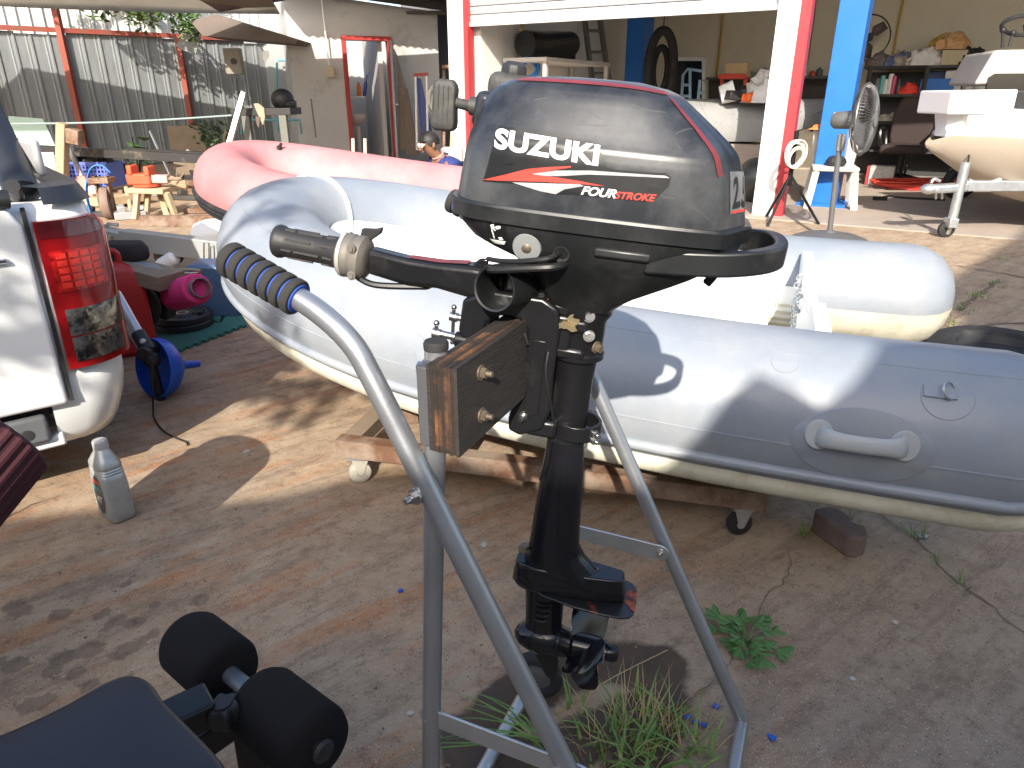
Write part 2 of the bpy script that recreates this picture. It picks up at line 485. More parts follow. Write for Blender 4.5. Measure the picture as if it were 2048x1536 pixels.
leaf_tree('shade_tree', 'leafy tree behind the photographer, dappling the boat bow', [((-3.0, -2.1, 0), .12), ((-2.8, -2.0, 1.5), .10), ((-2.3, -1.9, 2.5), .07)],
          [((TX(-.85, -1.8), -1.8, hz(1.60, -1.8)), .20), ((TX(-1.2, -1.8), -1.8, hz(1.75, -1.8)), .24), ((TX(-.62, -1.8), -1.8, hz(1.72, -1.8)), .12), ((TX(-1.05, -1.8), -1.8, hz(2.45, -1.8)), .22), ((TX(-.75, -1.8), -1.8, hz(2.2, -1.8)), .12), ((TX(-1.5, -1.9), -1.9, hz(1.9, -1.9)), .16)], LEAF, 400, .11, seed=4)
# ------------------------------------------------------------------ outboard motor
MO = PY(1200, 437, .835)
MM = Matrix.Translation(MO) @ Matrix.Rotation(radians(-13), 4, 'Z') @ Matrix.Rotation(radians(5), 4, 'Y') @ Matrix.Scale(.81, 4)
motor = thing('outboard_motor', 'black outboard motor with white and red side lettering clamped on the grey stand', 'outboard motor', (MO.x, MO.y, 0))
COWL = M('cowl_black', (.014, .016, .021), .36, var=.35, vs=9, bump=.06, bs=60, col2=(.07, .072, .075), thr=.60, s2=11, soft=.16, rvar=.12, coat=.15)
PAN = M('pan_black', (.010, .011, .012), .4, var=.3, vs=9, bump=.08, bs=90, col2=(.034, .034, .034), thr=.62, s2=13, soft=.14)
OUT = [(-1, 0), (-1, .25), (-.99, .42), (-.965, .58), (-.92, .72), (-.85, .83), (-.75, .91), (-.6, .965), (-.4, .99), (-.2, 1), (0, 1), (.2, .995), (.4, .98), (.6, .945), (.76, .89), (.80, .86), (.83, .80), (.93, .46), (.955, .37), (.985, .30), (1, .2), (1, .08)]
OUT = OUT + [(u, -v) for u, v in OUT[::-1]][:-1]
NO = len(OUT)
def sec(z, wd, xf, xr, tilt=0):
    m, h = (xf + xr) / 2, (xr - xf) / 2
    return [Vector((m + h * u, -wd * v, z + tilt * (m + h * u))) for u, v in OUT]
def interp(tab, k=3):
    out = []
    for a, b in zip(tab, tab[1:]):
        for j in range(k): out.append(tuple(p + (q - p) * j / k for p, q in zip(a, b)))
    return out + [tab[-1]]
CT = [(.019, .1195, -.203, .199), (.05, .119, -.199, .192), (.085, .1165, -.194, .183), (.102, .1135, -.1905, .1755), (.110, .1090, -.188, .170), (.14, .0945, -.1795, .139), (.158, .0855, -.170, .116), (.168, .079, -.160, .102), (.1745, .071, -.148, .092), (.1785, .060, -.132, .083), (.1815, .044, -.11, .07), (.183, .02, -.07, .04)]
secs = [sec(*t, tilt=.0) for t in interp(CT, 3)]
# a slight crown along the top
for q in secs:
    for p in q:
        p.z += max(0, (p.z - .12)) * (.02 - 4.5 * (p.x + .01) ** 2 - 1.2 * max(0, p.x - .03))
mb = MB(MM); mb.loft(secs); cowl = mb.build('cowl', COWL, motor, smooth=24)
cl = MB(); cl.loft(secs)
CB = BVHTree.FromPolygons([tuple(p) for p in cl.v], cl.f)
RED = M('faded_red', (.20, .028, .032), .5, var=.25, vs=20, col2=(.1, .02, .022), thr=.56, s2=12, soft=.12)
# red shoulder stripes
for sgn in (1, -1):
    mb = MB(MM)
    i0, i1 = 24, 26
    rows = []
    rng_ = range(5, 17)
    for k in rng_:
        kk = k if sgn > 0 else NO - k
        a, b = secs[i0][kk % NO], secs[i1 + 1][kk % NO]
        n_ = Vector((0, -sgn * .5, .8)) * .0012
        rows.append((a + n_, a.lerp(b, .5) + n_ * 1.4, b + n_))
    vs_ = [p for r in rows for p in r]
    mb.add(vs_, [(i * 3 + j, i * 3 + j + 1, i * 3 + j + 4, i * 3 + j + 3) for i in range(len(rows) - 1) for j in range(2)])
    rows = []
    for i in range(6, 24):
        q = secs[i]; ka, kb = (15, 17)
        a, b = (q[ka], q[kb]) if sgn > 0 else (q[NO - ka], q[NO - kb])
        n_ = Vector((.0012, -sgn * .001, .0004))
        rows.append((a.lerp(b, -.0) + n_, a.lerp(b, .30) + n_))
    vs_ = [p for r in rows for p in r]
    mb.add(vs_, [(i * 2, i * 2 + 1, i * 2 + 3, i * 2 + 2) for i in range(len(rows) - 1)])
    mb.build('red_stripe', RED, cowl)

def flat_mesh(polys):
    out = MB()
    from mathutils.geometry import tessellate_polygon
    for poly in polys:
        tr = tessellate_polygon([[Vector((x, y, 0)) for x, y in poly]])
        out.add([(x, y, 0) for x, y in poly], [tuple(t) for t in tr])
    return out.v, out.f
def text_mesh(txt, size, bold, shear=0, sx=1.0, gap=1.0):
    cu = bpy.data.curves.new('t', 'FONT'); cu.body = txt; cu.size = size; cu.offset = bold; cu.shear = shear; cu.space_character = gap
    ob = bpy.data.objects.new('t', cu); COL.objects.link(ob)
    bpy.context.view_layer.update()
    me_ = bpy.data.meshes.new_from_object(ob.evaluated_get(bpy.context.evaluated_depsgraph_get()))
    v = [(p.co.x * sx, p.co.y, 0) for p in me_.vertices]; f = [tuple(p.vertices) for p in me_.polygons]
    bpy.data.objects.remove(ob); bpy.data.meshes.remove(me_)
    return v, f
def decal(name, vf, org, ux, uy, mat, parent, bvh, off=.0009, direction=(0, 1, 0), MMx=None, maxe=.006):
    v, f = vf
    bm = bmesh.new(); bv = [bm.verts.new(p) for p in v]
    for q in f:
        try: bm.faces.new([bv[i] for i in q])
        except ValueError: pass
    for _ in range(4):
        es = [e for e in bm.edges if e.calc_length() > maxe]
        if not es: break
        bmesh.ops.subdivide_edges(bm, edges=es, cuts=1)
        bmesh.ops.triangulate(bm, faces=bm.faces)
    d = Vector(direction); mb = MB(MMx); ok = []
    for p in bm.verts:
        q = Vector(org) + Vector(ux) * p.co.x + Vector(uy) * p.co.y
        h = bvh.ray_cast(q - d * .4, d)
        ok.append(h[0] - d * off if h[0] is not None else q)
    bm.verts.index_update()
    mb.add(ok, [tuple(x.index for x in fc.verts) for fc in bm.faces])
    bm.free()
    return mb.build(name, mat, parent)
DW = M('decal_white', (.72, .72, .70), .4, var=.05, col2=(.3, .3, .3), thr=.72, s2=60)
DR = M('decal_red', (.62, .05, .035), .4, var=.1, vs=30)
DK = M('decal_black', (.008, .008, .009), .35, var=.2)
DS = M('decal_silver', (.42, .42, .43), .35, .3, var=.35, vs=25)
X_, Z_ = (1, 0, 0), (0, 0, 1)
def at(px, py, y=-.118):            # cowl-side pixel to motor coordinates
    n = MM.to_3x3() @ Vector((0, 1, 0)); p0 = MM @ Vector((0, y, 0)); r = ray(px, py); c = Vector((0, 0, HC))
    return MM.inverted() @ (c + r * ((p0 - c).dot(n) / r.dot(n)))
def pxpoly(pts, y=-.118): return [(at(*p, y).x, at(*p, y).z) for p in pts]
decal('decal_backing', flat_mesh([pxpoly([(990, 252), (1085, 262), (1180, 282), (1200, 300), (1213, 335), (1232, 340), (1330, 347), (1342, 355), (1338, 372), (1312, 398), (1292, 404), (1160, 390), (1110, 388), (1030, 368), (962, 364), (972, 330)])]), (0, 0, 0), X_, Z_, DK, cowl, CB, .0006, MMx=MM)
a0 = at(984, 295); a1 = at(1196, 330); ux = (a1 - a0); ln = ux.length; ux.normalize(); ux.y = 0
v, f = text_mesh('SUZUKI', 1, .042, sx=1.0, gap=1.03)
wd_ = max(p[0] for p in v) - min(p[0] for p in v); mnx = min(p[0] for p in v); ht_ = max(p[1] for p in v)
v = [((p[0] - mnx) / wd_ * ln, p[1] / ht_ * .0235, 0) for p in v]
uy_ = Vector((-.04, 0, 1)).normalized()
decal('lettering', (v, f), (a0.x, 0, a0.z), tuple(ux), tuple(uy_), DW, cowl, CB, .0012, MMx=MM)
decal('red_flash', flat_mesh([pxpoly([(962, 361), (1000, 352), (1055, 338), (1100, 334), (1142, 332), (1142, 335), (1105, 340), (1060, 349), (1110, 354), (1160, 362), (1210, 372), (1150, 367), (1080, 363), (1020, 362)])]), (0, 0, 0), X_, Z_, DR, cowl, CB, .0012, MMx=MM)
decal('silver_flash', flat_mesh([pxpoly([(1062, 348), (1110, 341), (1180, 341), (1330, 352), (1340, 357), (1250, 352), (1180, 349), (1120, 352), (1090, 352)]), pxpoly([(1024, 365), (1080, 366), (1160, 368), (1168, 372), (1130, 378), (1112, 388), (1080, 382)])]), (0, 0, 0), X_, Z_, DS, cowl, CB, .0012, MMx=MM)
def line_text(txt, p0, p1, h, mat, bold=.02, shear=.3, name='lettering', bvh=None, par=None, y=-.118):
    a, b = at(*p0, y), at(*p1, y); u = b - a; u.y = 0; l_ = u.length; u.normalize()
    v, f = text_mesh(txt, 1, bold, shear)
    w0 = min(p[0] for p in v); w1 = max(p[0] for p in v); h1 = max(p[1] for p in v)
    v = [((p[0] - w0) / (w1 - w0) * l_, p[1] / h1 * h, 0) for p in v]
    decal(name, (v, f), (a.x, 0, a.z), tuple(u), (0, 0, 1), mat, par or cowl, bvh or CB, .0013, MMx=MM)
line_text('FOUR', (1162, 388), (1232, 396), .0105, DW, .03)
line_text('STROKE', (1229, 396), (1311, 403), .0085, DR, .03)
SCR = M('scratch_pale', (.07, .072, .075), .6)
for sp_ in (((1172, 190), (1176, 215), (1186, 232), (1204, 240)), ((1205, 215), (1208, 225), (1204, 238)), ((1400, 205), (1412, 226), (1420, 245)), ((1350, 270), (1368, 262), (1392, 258)), ((1345, 275), (1352, 290), (1362, 300)), ((1150, 248), (1190, 252), (1215, 250)), ((1370, 410), (1400, 425), (1420, 445)), ((1300, 380), (1330, 395), (1350, 398)), ((1060, 200), (1085, 196)), ((1260, 210), (1290, 222), (1330, 226))):
    up_s = [(x, y - .7) for x, y in sp_]; dn_s = [(x, y + .7) for x, y in sp_[::-1]]
    decal('scratch', flat_mesh([pxpoly(up_s + dn_s)]), (0, 0, 0), X_, Z_, SCR, cowl, CB, .0004, MMx=MM)
# number plate on the aft quarter
mbv, mbf = text_mesh('2.5', 1, .03, .25)
w0 = min(p[0] for p in mbv); w1 = max(p[0] for p in mbv)
dq = Vector((.83, .55, 0)).normalized()
au = Vector((.28, .96, 0)).normalized()
pc_ = [(0, 0), (.062, 0), (.066, .05), (.003, .052)]
adir = Vector((-.96, .28, 0)).normalized()
decal('number_backing', flat_mesh([pc_]), (.172, -.074, .038), tuple(au), (0, 0, 1), M('plate_silver', (.20, .20, .21), .4, .3, var=.4, vs=30), cowl, CB, .0008, tuple(adir), MM)
decal('number', ([((p[0] - w0) / (w1 - w0) * .05 + .006, p[1] * .052 + .008, 0) for p in mbv], mbf), (.172, -.074, .038), tuple(au), (0, 0, 1), DK, cowl, CB, .0014, tuple(adir), MM)
decal('red_line', flat_mesh([[(.002, .001), (.06, .001), (.061, .004), (.002, .004)]]), (.172, -.074, .038), tuple(au), (0, 0, 1), DR, cowl, CB, .0014, tuple(adir), MM)

# lower pan
PT = [(.0205, .124, -.209, .2065), (.017, .1255, -.2105, .2085), (-.002, .1245, -.2085, .2075), (-.0035, .119, -.200, .2015), (-.012, .1175, -.196, .199), (-.03, .112, -.178, .19), (-.043, .106, -.150, .178), (-.054, .100, -.118, .160), (-.068, .090, -.098, .135), (-.083, .078, -.085, .108), (-.100, .064, -.075, .078), (-.118, .052, -.066, .052), (-.13, .044, -.058, .04)]
mb = MB(MM); lp = [sec(*t) for t in PT]; mb.loft(lp); pan = mb.build('lower_cowl', PAN, motor, smooth=24)
cl2 = MB(); cl2.loft(lp); LB = BVHTree.FromPolygons([tuple(p) for p in cl2.v], cl2.f)
mb = MB(MM); mb.tube([(.075, -.100, -.030), (.13, -.101, -.026), (.18, -.094, -.022), (.222, -.078, -.016), (.246, -.048, -.012), (.252, 0, -.011), (.246, .048, -.012), (.222, .078, -.016), (.18, .094, -.022), (.13, .095, -.026)], .023, 4, sm=4, flat=(1.0, .55), up=(0, 0, 1))
mb.build('carry_handle', PAN, motor, bevel=.003, seg=3)
mb = MB(MM); mb.box((.045, -.111, -.024), (.075, .012, .013), (0, 0, .03)); mb.build('side_latch', PAN, motor, bevel=.003)
mb = MB(MM); mb.box((.175, -.03, -.045), (.012, .012, .05), (0, .5, 0)); mb.build('tilt_lever', PLAS, motor, bevel=.002)
# pictogram sticker
sq = pxpoly([(975, 443), (1008, 440), (1016, 447), (1016, 488), (1008, 494), (983, 494), (975, 487)], -.105)
decal('pictogram_sticker', flat_mesh([sq]), (0, 0, 0), X_, Z_, DK, pan, LB, .0008, MMx=MM)
pc = [[(983, 448), (990, 446), (992, 455), (985, 457)], [(984, 458), (987, 457), (990, 476), (988, 477)], [(992, 452), (1000, 449), (1005, 450), (1004, 455), (996, 457)], [(989, 455), (994, 458), (993, 461), (989, 458)], [(978, 478), (1013, 482), (1008, 490), (986, 488)], [(997, 474), (1005, 473), (1008, 479), (1000, 480)]]
decal('pictogram', flat_mesh([pxpoly(q, -.105) for q in pc]), (0, 0, 0), X_, Z_, DW, pan, LB, .0014, MMx=MM)
def near_y(px, py, bvh, y0=-.1):
    q = at(px, py, y0); h = bvh.ray_cast(Vector((q.x, -.4, q.z)), Vector((0, 1, 0)))
    return h[0] if h[0] else q
p = near_y(1057, 492, LB)
mb = MB(MM); mb.lathe([(.009, -.004), (.019, -.003), (.0205, 0), (.0205, .004)], p + Vector((0, -.001, 0)), (0, 1, .25), 24); mb.build('port_ring', M('port_grey', (.2, .205, .21), .5), motor)
mb = MB(MM); mb.lathe([(.001, -.007), (.006, -.006), (.0085, -.004), (.0085, .002)], p, (0, 1, .25), 8); mb.build('port_plug', RUSTY, motor)
p2_ = near_y(1125, 505, LB)
mb = MB(MM); mb.lathe([(.008, .004), (.009, -.001), (.0115, -.002), (.012, .003)], p2_, (0, 1, .3), 20); mb.build('cable_grommet', RUB, motor)
CAB = M('cable_black', (.012, .012, .013), .4)
mb = MB(MM); q = p2_
mb.tube([q + Vector((.0, .02, .002)), q + Vector((-.012, -.012, -.004)), q + Vector((-.05, -.012, -.014)), q + Vector((-.085, .005, -.022)), q + Vector((-.11, .04, -.03))], .0036, 8, sm=5); mb.build('throttle_cable', CAB, motor)
mb = MB(MM); mb.tube([q + Vector((.01, .02, -.014)), q + Vector((-.006, -.010, -.016)), q + Vector((-.05, -.012, -.024)), q + Vector((-.09, .0, -.034)), q + Vector((-.11, .04, -.045))], .0055, 8, sm=5); mb.build('stop_cable', CAB, motor)
# recoil starter grip
GRIP = M('grip_plastic', (.045, .043, .04), .6, bump=.25, bs=260, col2=(.085, .08, .072), thr=.6, s2=20)
pa, pb = at(893, 158, -.03), at(888, 262, -.03); pm = at(955, 213, -.02)
mb = MB(MM); d_ = (pb - pa).normalized(); Rg = Matrix((Vector((1, 0, 0)), Vector((0, 1, 0)), Vector((0, 0, 1))))
mb.tube([pa, pa + d_ * .006, pa + d_ * .012, pa.lerp(pb, .5), pb - d_ * .012, pb - d_ * .004, pb], [.008, .0115, .0128, .0125, .0135, .0128, .009], 4, flat=(1.8, 1.25), up=(1, 0, 0))
rg = mb.build('starter_grip', GRIP, motor, bevel=.003, seg=3)
mb = MB(MM)
for k in range(4):
    o = Vector((-.014 + .007 * k, -.0112, 0)); mb.tube([pa.lerp(pb, .12) + o, pa.lerp(pb, .88) + o], .0011, 6)
mb.build('grip_rib', GRIP, rg)
mb = MB(MM); mid = pa.lerp(pb, .42)
mb.tube([mid + Vector((.005, .0, 0)), mid.lerp(pm, .45), pm - Vector((.014, 0, 0)), pm - Vector((.010, 0, 0)), pm + Vector((.006, 0, 0))], [.009, .0072, .0075, .0125, .0125], 14); mb.build('starter_neck', GRIP, motor)
mb = MB(MM); mb.box(pm + Vector((.012, 0, -.004)), (.03, .035, .05), (0, .15, 0)); mb.build('starter_housing', COWL, motor, bevel=.008)
# tank and filler cap at the far front
tp = at(1010, 168, .055)
mb = MB(MM); mb.box(tp + Vector((.01, .01, -.005)), (.07, .055, .04), (0, .08, 0)); mb.build('fuel_tank_neck', GRIP, motor, bevel=.012, seg=3)
cp_ = at(1024, 148, .055)
mb = MB(MM); mb.lathe([(.019, -.005), (.019, .005), (.0175, .012), (.011, .017), (0, .0175)], cp_ + Vector((0, .01, 0)), (0.05, 0, 1), 10); mb.build('fuel_cap', PLAS, motor, bevel=.001)
# tiller
TB = BLK
mb = MB(MM)
tl = [at(*q, -.01) for q in ((745, 520), (820, 541), (880, 548), (950, 560), (1010, 572))]
hh = [.020, .022, .020, .026, .027]; ww = [.018, .017, .019, .022, .022]
rings = []
for p, h, w_ in zip(tl, hh, ww):
    rings.append([Vector((p.x, p.y + sy * w_, p.z + sz * h)) for sy, sz in ((-1, -.7), (-.7, -1), (.7, -1), (1, -.7), (1, .7), (.7, 1), (-.7, 1), (-1, .7))])
mb.loft(rings); tiller = mb.build('tiller_arm', TB, motor, bevel=.002)
mb = MB(MM); q = [(p.x, p.y, p.z) for p in tl]
mb.add([(tl[1].x, tl[1].y - .010, tl[1].z + hh[1] + .001), (tl[1].x, tl[1].y + .010, tl[1].z + hh[1] + .001), (tl[3].x - .01, tl[3].y + .013, tl[3].z + hh[3] + .001), (tl[3].x - .01, tl[3].y - .013, tl[3].z + hh[3] + .001), (tl[2].x, tl[2].y - .012, tl[2].z + hh[2] + .0012), (tl[2].x, tl[2].y + .012, tl[2].z + hh[2] + .0012)], [(0, 1, 5, 4), (4, 5, 2, 3)])
mb.build('red_top_strip', RED, tiller)
g0, g1 = at(553, 481, -.01), at(690, 508, -.01); ga = (g1 - g0).normalized()
RGR = M('grip_rubber', (.020, .019, .019), .55, bump=.15, bs=200, col2=(.05, .046, .042), thr=.6, s2=14)
mb = MB(MM); L_ = (g1 - g0).length
mb.lathe([(r_ * 1.38, z_) for r_, z_ in [(0, -.001), (.014, 0), (.0185, .002), (.0195, .006), (.0190, .012), (.0172, .016), (.0168, .03), (.0163, L_ * .6), (.0166, L_ * .82), (.0176, L_ * .84), (.0178, L_ * .92), (.0185, L_ * .94), (.0185, L_)]], g0, ga, 28)
gr_ = mb.build('twist_grip', RGR, motor)
mb = MB(MM); up_ = ga.orthogonal().normalized(); sd_ = ga.cross(up_)
for k in range(8):
    a = 2 * pi * k / 8 + .3; o = (up_ * cos(a) + sd_ * sin(a)) * .0229
    for s0, s1 in (((.02, .038), (.042, .085), (.092, .108)) if k % 2 else ((.026, .07), (.085, .108))):
        mb.tube([g0 + o + ga * s0, g0 + o * 1.02 + ga * s1], .0022, 6)
mb.build('grip_pad', GRIP, gr_)
CAST = M('cast_alloy', (.17, .155, .135), .62, .25, var=.2, vs=20, bump=.25, bs=150)
mb = MB(MM); c0 = g1 - ga * .002
mb.lathe([(r_ * 1.38, z_) for r_, z_ in [(.018, -.004), (.0235, -.002), (.0250, .004), (.0255, .016), (.0235, .020), (.0255, .024), (.0255, .036), (.021, .041), (.016, .044)]], c0, (ga + Vector((0, 0, -.03))).normalized(), 26)
thr_ = mb.build('throttle_housing', CAST, motor)
mb = MB(MM)
for dz in (.014, -.016): mb.hexbolt(c0 + ga * .028 + Vector((0, -.0325, dz * 1.4)), (-.15, -1, 0), .0052, .004)
mb.build('housing_bolt', CAST, thr_)
mb = MB(MM); mb.lathe([(.0358, .001), (.0362, .004), (.0358, .007)], c0, ga, 26, cap=False); mb.build('white_mark_ring', M('ring_grey', (.34, .33, .31), .5), thr_)
mb = MB(MM); lv = c0 + ga * .035 + Vector((0, .012, .034)); mb.prism([(-.012, -.008), (.006, -.008), (.024, .006), (.026, .016), (.014, .012), (-.008, .010)], -.005, .005, lv, X_, Z_); mb.build('shift_lever', PLAS, motor, bevel=.0015)
mb = MB(MM); mb.tube([c0 + ga * .03 + Vector((0, -.012, -.030)), c0 + ga * .06 + Vector((0, -.014, -.036)), at(830, 573, -.015), at(860, 570, -.01), at(880, 545, 0)], .0055, 8, sm=5); mb.build('throttle_cable_sheath', CAB, motor)
mb = MB(MM)
for k in range(2): mb.tube([at(850, 545 + k * 12, -.015 + .01 * k), at(872, 548 + k * 9, -.027), at(905, 560 + k * 3, -.01)], .0022, 6, sm=4)
mb.build('inner_cable', CAB, motor)
# open tube stub of the tiller yoke
t0, t1 = at(988, 577, -.105), at(1078, 560, .03); ta = (t1 - t0).normalized()
mb = MB(MM); mb.lathe([(.030, .07), (.030, .001), (.033, 0), (.0338, .004), (.0338, (t1 - t0).length)], t0, ta, 32, cap=False)
mb.lathe([(.0001, .07), (.030, .07)], t0, ta, 32, cap=False)
mb.build('yoke_tube', PAN, motor)
mb = MB(MM); mb.box(t0.lerp(t1, .75) + Vector((.01, 0, -.003)), (.09, .07, .05)); mb.box(at(1085, 540, 0), (.05, .06, .03)); mb.build('yoke_bracket', TB, motor, bevel=.008, seg=3)
mb = MB(MM); mb.prism([(-.018, -.006), (.016, -.006), (.010, .004), (.012, .016), (-.002, .015), (-.012, .006)], -.004, .004, at(962, 536, -.012), X_, Z_); mb.build('yoke_fin', BLKG, motor, bevel=.002)
# clamp bracket (two arms), screws
def arm(y0, y1):
    mb = MB(MM)
    P = [(-.192, -.142), (-.150, -.122), (-.070, -.122), (-.046, -.135), (-.040, -.17), (-.042, -.24), (-.040, -.30), (-.050, -.335), (-.085, -.352), (-.104, -.345), (-.106, -.325), (-.094, -.26), (-.088, -.20), (-.090, -.172), (-.104, -.158), (-.135, -.158), (-.152, -.172), (-.160, -.215), (-.186, -.215), (-.196, -.19)]
    P = [(x + .008, z + .006) for x, z in P]
    mb.prism(P, -y1, -y0)
    return mb.build('clamp_arm', BLK, motor, bevel=.004, seg=3)
a_n = arm(-.055, -.036); arm(.036, .055)
mb = MB(MM); mb.prism([(-.078 + .008, -.18), (-.058 + .008, -.18), (-.058 + .008, -.30), (-.082 + .008, -.315)], .055, .0575); mb.build('arm_rib', BLK, a_n, bevel=.001)
mb = MB(MM); mb.box((-.09, 0, -.132), (.14, .09, .02)); mb.build('bracket_bridge', BLK, motor, bevel=.005)
mb = MB(MM); mb.box((-.045, 0, -.33), (.05, .10, .03)); mb.build('tilt_bridge', BLK, motor, bevel=.005)
for y_ in (-.045, .045):
    mb = MB(MM); mb.cyl((-.194, y_, -.203), (-.140, y_, -.203), .0125, n=16); mb.build('screw_boss', BLK, motor, bevel=.002)
    mb = MB(MM); mb.cyl((-.228, y_, -.198), (-.15, y_, -.203), .006, n=12); mb.cyl((-.231, y_ - .001, -.198), (-.218, y_ - .001, -.199), .008, n=12); sc_ = mb.build('clamp_screw', STEEL, motor)
    mb = MB(MM); mb.cyl((-.224, y_ - .006, -.180), (-.228, y_ + .008, -.247), .0032, n=10); mb.ball((-.224, y_ - .006, -.180), .0048); mb.ball((-.228, y_ + .008, -.247), .0042); mb.build('tommy_bar', STEEL, sc_)
# swivel and bolts
mb = MB(MM); mb.lathe([(.046, -.118), (.047, -.140), (.040, -.150), (.039, -.200), (.043, -.204), (.043, -.212), (.034, -.218), (.031, -.25), (.031, -.345), (.033, -.36)][::-1], (-.008, 0, 0), (0, 0, 1), 28); mb.build('swivel_housing', BLK, motor)
mb = MB(MM); mb.box((-.04, -.02, -.17), (.05, .045, .06)); mb.box((-.02, -.035, -.155), (.055, .016, .022)); mb.box((-.02, -.035, -.20), (.055, .016, .020)); mb.build('swivel_lug', BLK, motor, bevel=.005)
for q in ((1178, 633), (1178, 672)):
    mb = MB(MM); c = at(*q, -.042); mb.hexbolt(c, (.15, -1, .1), .0062, .006); mb.build('lug_bolt', STEEL, motor)
mb = MB(MM); c = at(1193, 695, -.03); mb.hexbolt(c, (1, -.6, -.1), .0065, .009); mb.build('grease_bolt', RUSTY, motor)
for q in ((1180, 606), (1203, 610), (1155, 600)):
    mb = MB(MM); mb.hexbolt(at(*q, -.03), (.2, -1, -.2), .005, .005); mb.build('flange_bolt', STEEL, motor)
c = at(1130, 648, -.046)
mb = MB(MM); mb.cyl(c + Vector((0, .01, 0)), c + Vector((0, -.006, 0)), .006, n=12); mb.cyl(c + Vector((.012, .012, .008)), c + Vector((.012, .0, .008)), .009, n=16)
for s_ in (-1, 1): mb.prism([(0, -.003), (s_ * .012, -.009), (s_ * .020, -.006), (s_ * .016, 0), (0, .004)][::s_], .004, .0062, c, X_, Z_)
mb.build('wing_nut', M('brass_dull', (.30, .24, .14), .45, .8), motor)
mb = MB(MM); mb.box(at(1092, 601, -.04), (.016, .006, .008)); mb.build('red_tell_tale', DR, motor, bevel=.001)
c = at(1050, 827, -.05)
mb = MB(MM); mb.hexbolt(c, (-.25, -1, -.3), .0085, .008, .010); mb.build('tilt_pin_nut', STEEL, motor)
mb = MB(MM); mb.tube([at(1020, 640, -.05), at(1045, 665, -.06), at(1055, 690, -.062)], .0016, 6, sm=4, flat=(1.8, .6)); mb.tube([at(1108, 840, -.04), at(1098, 790, -.058), at(1092, 740, -.06), at(1100, 690, -.05)], .0022, 6, sm=5); mb.build('cable_tie', CAB, motor)
# steering friction collar low on the shaft
c = at(1150, 850, 0)
mb = MB(MM); pts = [c + Vector((.000 + .040 * cos(a), .036 * sin(a), 0)) for a in [radians(t) for t in range(-150, 151, 12)]]
mb.tube(pts, .0125, 4, flat=(1.5, .35), up=(0, 0, 1)); col_ = mb.build('shaft_collar', BLK, motor, bevel=.001)
mb = MB(MM)
for d_ in ((.036, -.024, .002), (.036, -.024, -.010)): mb.hexbolt(c + Vector(d_), (.75, -.65, 0), .0048, .007, .004)
mb.build('collar_bolt', STEEL, col_)
# leg
def ell(cx, z, rx, ry, n=28, pw=1.0): return [Vector((cx + rx * math.copysign(abs(cos(2 * pi * k / n)) ** pw, cos(2 * pi * k / n)), ry * math.copysign(abs(sin(2 * pi * k / n)) ** pw, sin(2 * pi * k / n)), z)) for k in range(n)]
mb = MB(MM); mb.loft([ell(-.008, -.34, .029, .027), ell(-.006, -.40, .033, .026), ell(-.006, -.47, .039, .026), ell(-.005, -.53, .042, .027), ell(-.004, -.565, .044, .029), ell(.002, -.590, .052, .031), ell(.012, -.610, .066, .034), ell(.022, -.624, .082, .034)]); mb.build('drive_leg', BLKG, motor)
mb = MB(MM); mb.tube([at(1103, 850, -.02), at(1094, 920, -.02), at(1080, 960, -.02)], [.004, .006, .002], 8, sm=4); mb.build('leg_seam', BLKG, motor)
def plan(pts, z0, z1, mir=True):
    q = pts + ([(x, -y) for x, y in pts[::-1] if abs(y) > 1e-6] if mir else [])
    return [Vector((x, y, z0)) for x, y in q], [Vector((x, y, z1)) for x, y in q]
FA = [(-.072, 0), (-.070, -.018), (-.060, -.030), (-.03, -.037), (.02, -.036), (.07, -.030), (.11, -.024), (.130, -.019), (.134, -.012), (.134, 0)]
a_, b_ = plan(FA, -.655, -.618); m_, _ = plan([(x * .97 + (.0 if x > 0 else -.0), y * 1.0) for x, y in FA], -.63, 0)
b2, _ = plan([(x * .94, y * .86) for x, y in FA], -.612, 0); a2, _ = plan([(x * .85, y * .8) for x, y in FA], -.668, 0)
mb = MB(MM); mb.loft([a2, a_, m_, b2]); gc_ = mb.build('gearcase_top', BLKG, motor, bevel=.002)
PLT = [(-.045, 0), (-.040, -.022), (-.01, -.040), (.05, -.052), (.10, -.055), (.132, -.053), (.146, -.047), (.153, -.036), (.155, 0)]
a_, b_ = plan(PLT, -.664, -.6595)
mb = MB(MM); mb.loft([a_, b_]); mb.build('cavitation_plate', M('plate_black', (.013, .013, .015), .28, var=.3, col2=(.23, .055, .03), thr=.64, s2=26, soft=.05), motor, bevel=.0012)
mb = MB(MM); mb.add([(.1345, -.012, -.6585), (.154, -.034, -.6585), (.1555, 0, -.6585), (.1545, .03, -.6585), (.137, .02, -.6585)], [(0, 1, 2, 3, 4)]); mb.build('chipped_red_primer', M('primer_red', (.33, .07, .03), .7, var=.4, vs=40, col2=(.02, .015, .014), thr=.5, s2=90), motor)
for q, y_ in (((1050, 1092), -.01), ((1187, 1140), 0)):
    mb = MB(MM); c = at(*q, y_); mb.hexbolt(c - Vector((0, 0, .006)), (0, 0, 1), .0085, .009); mb.build('gearcase_bolt', RUSTY, motor)
mb = MB(MM); mb.loft([ell(-.010, -.655, .040, .026), ell(-.008, -.70, .036, .021), ell(-.005, -.745, .035, .021), ell(-.004, -.785, .034, .022)]); nk = mb.build('gearcase_neck', BLKG, motor)
mb = MB(MM)
for k in range(4): mb.tube([(.012 - .003 * k, -.0225, -.690 - .013 * k), (-.004, -.0245, -.694 - .013 * k), (-.02, -.0225, -.694 - .013 * k)], .0016, 6, sm=3)
mb.build('water_inlet', BLKG, nk)
SH = -.790
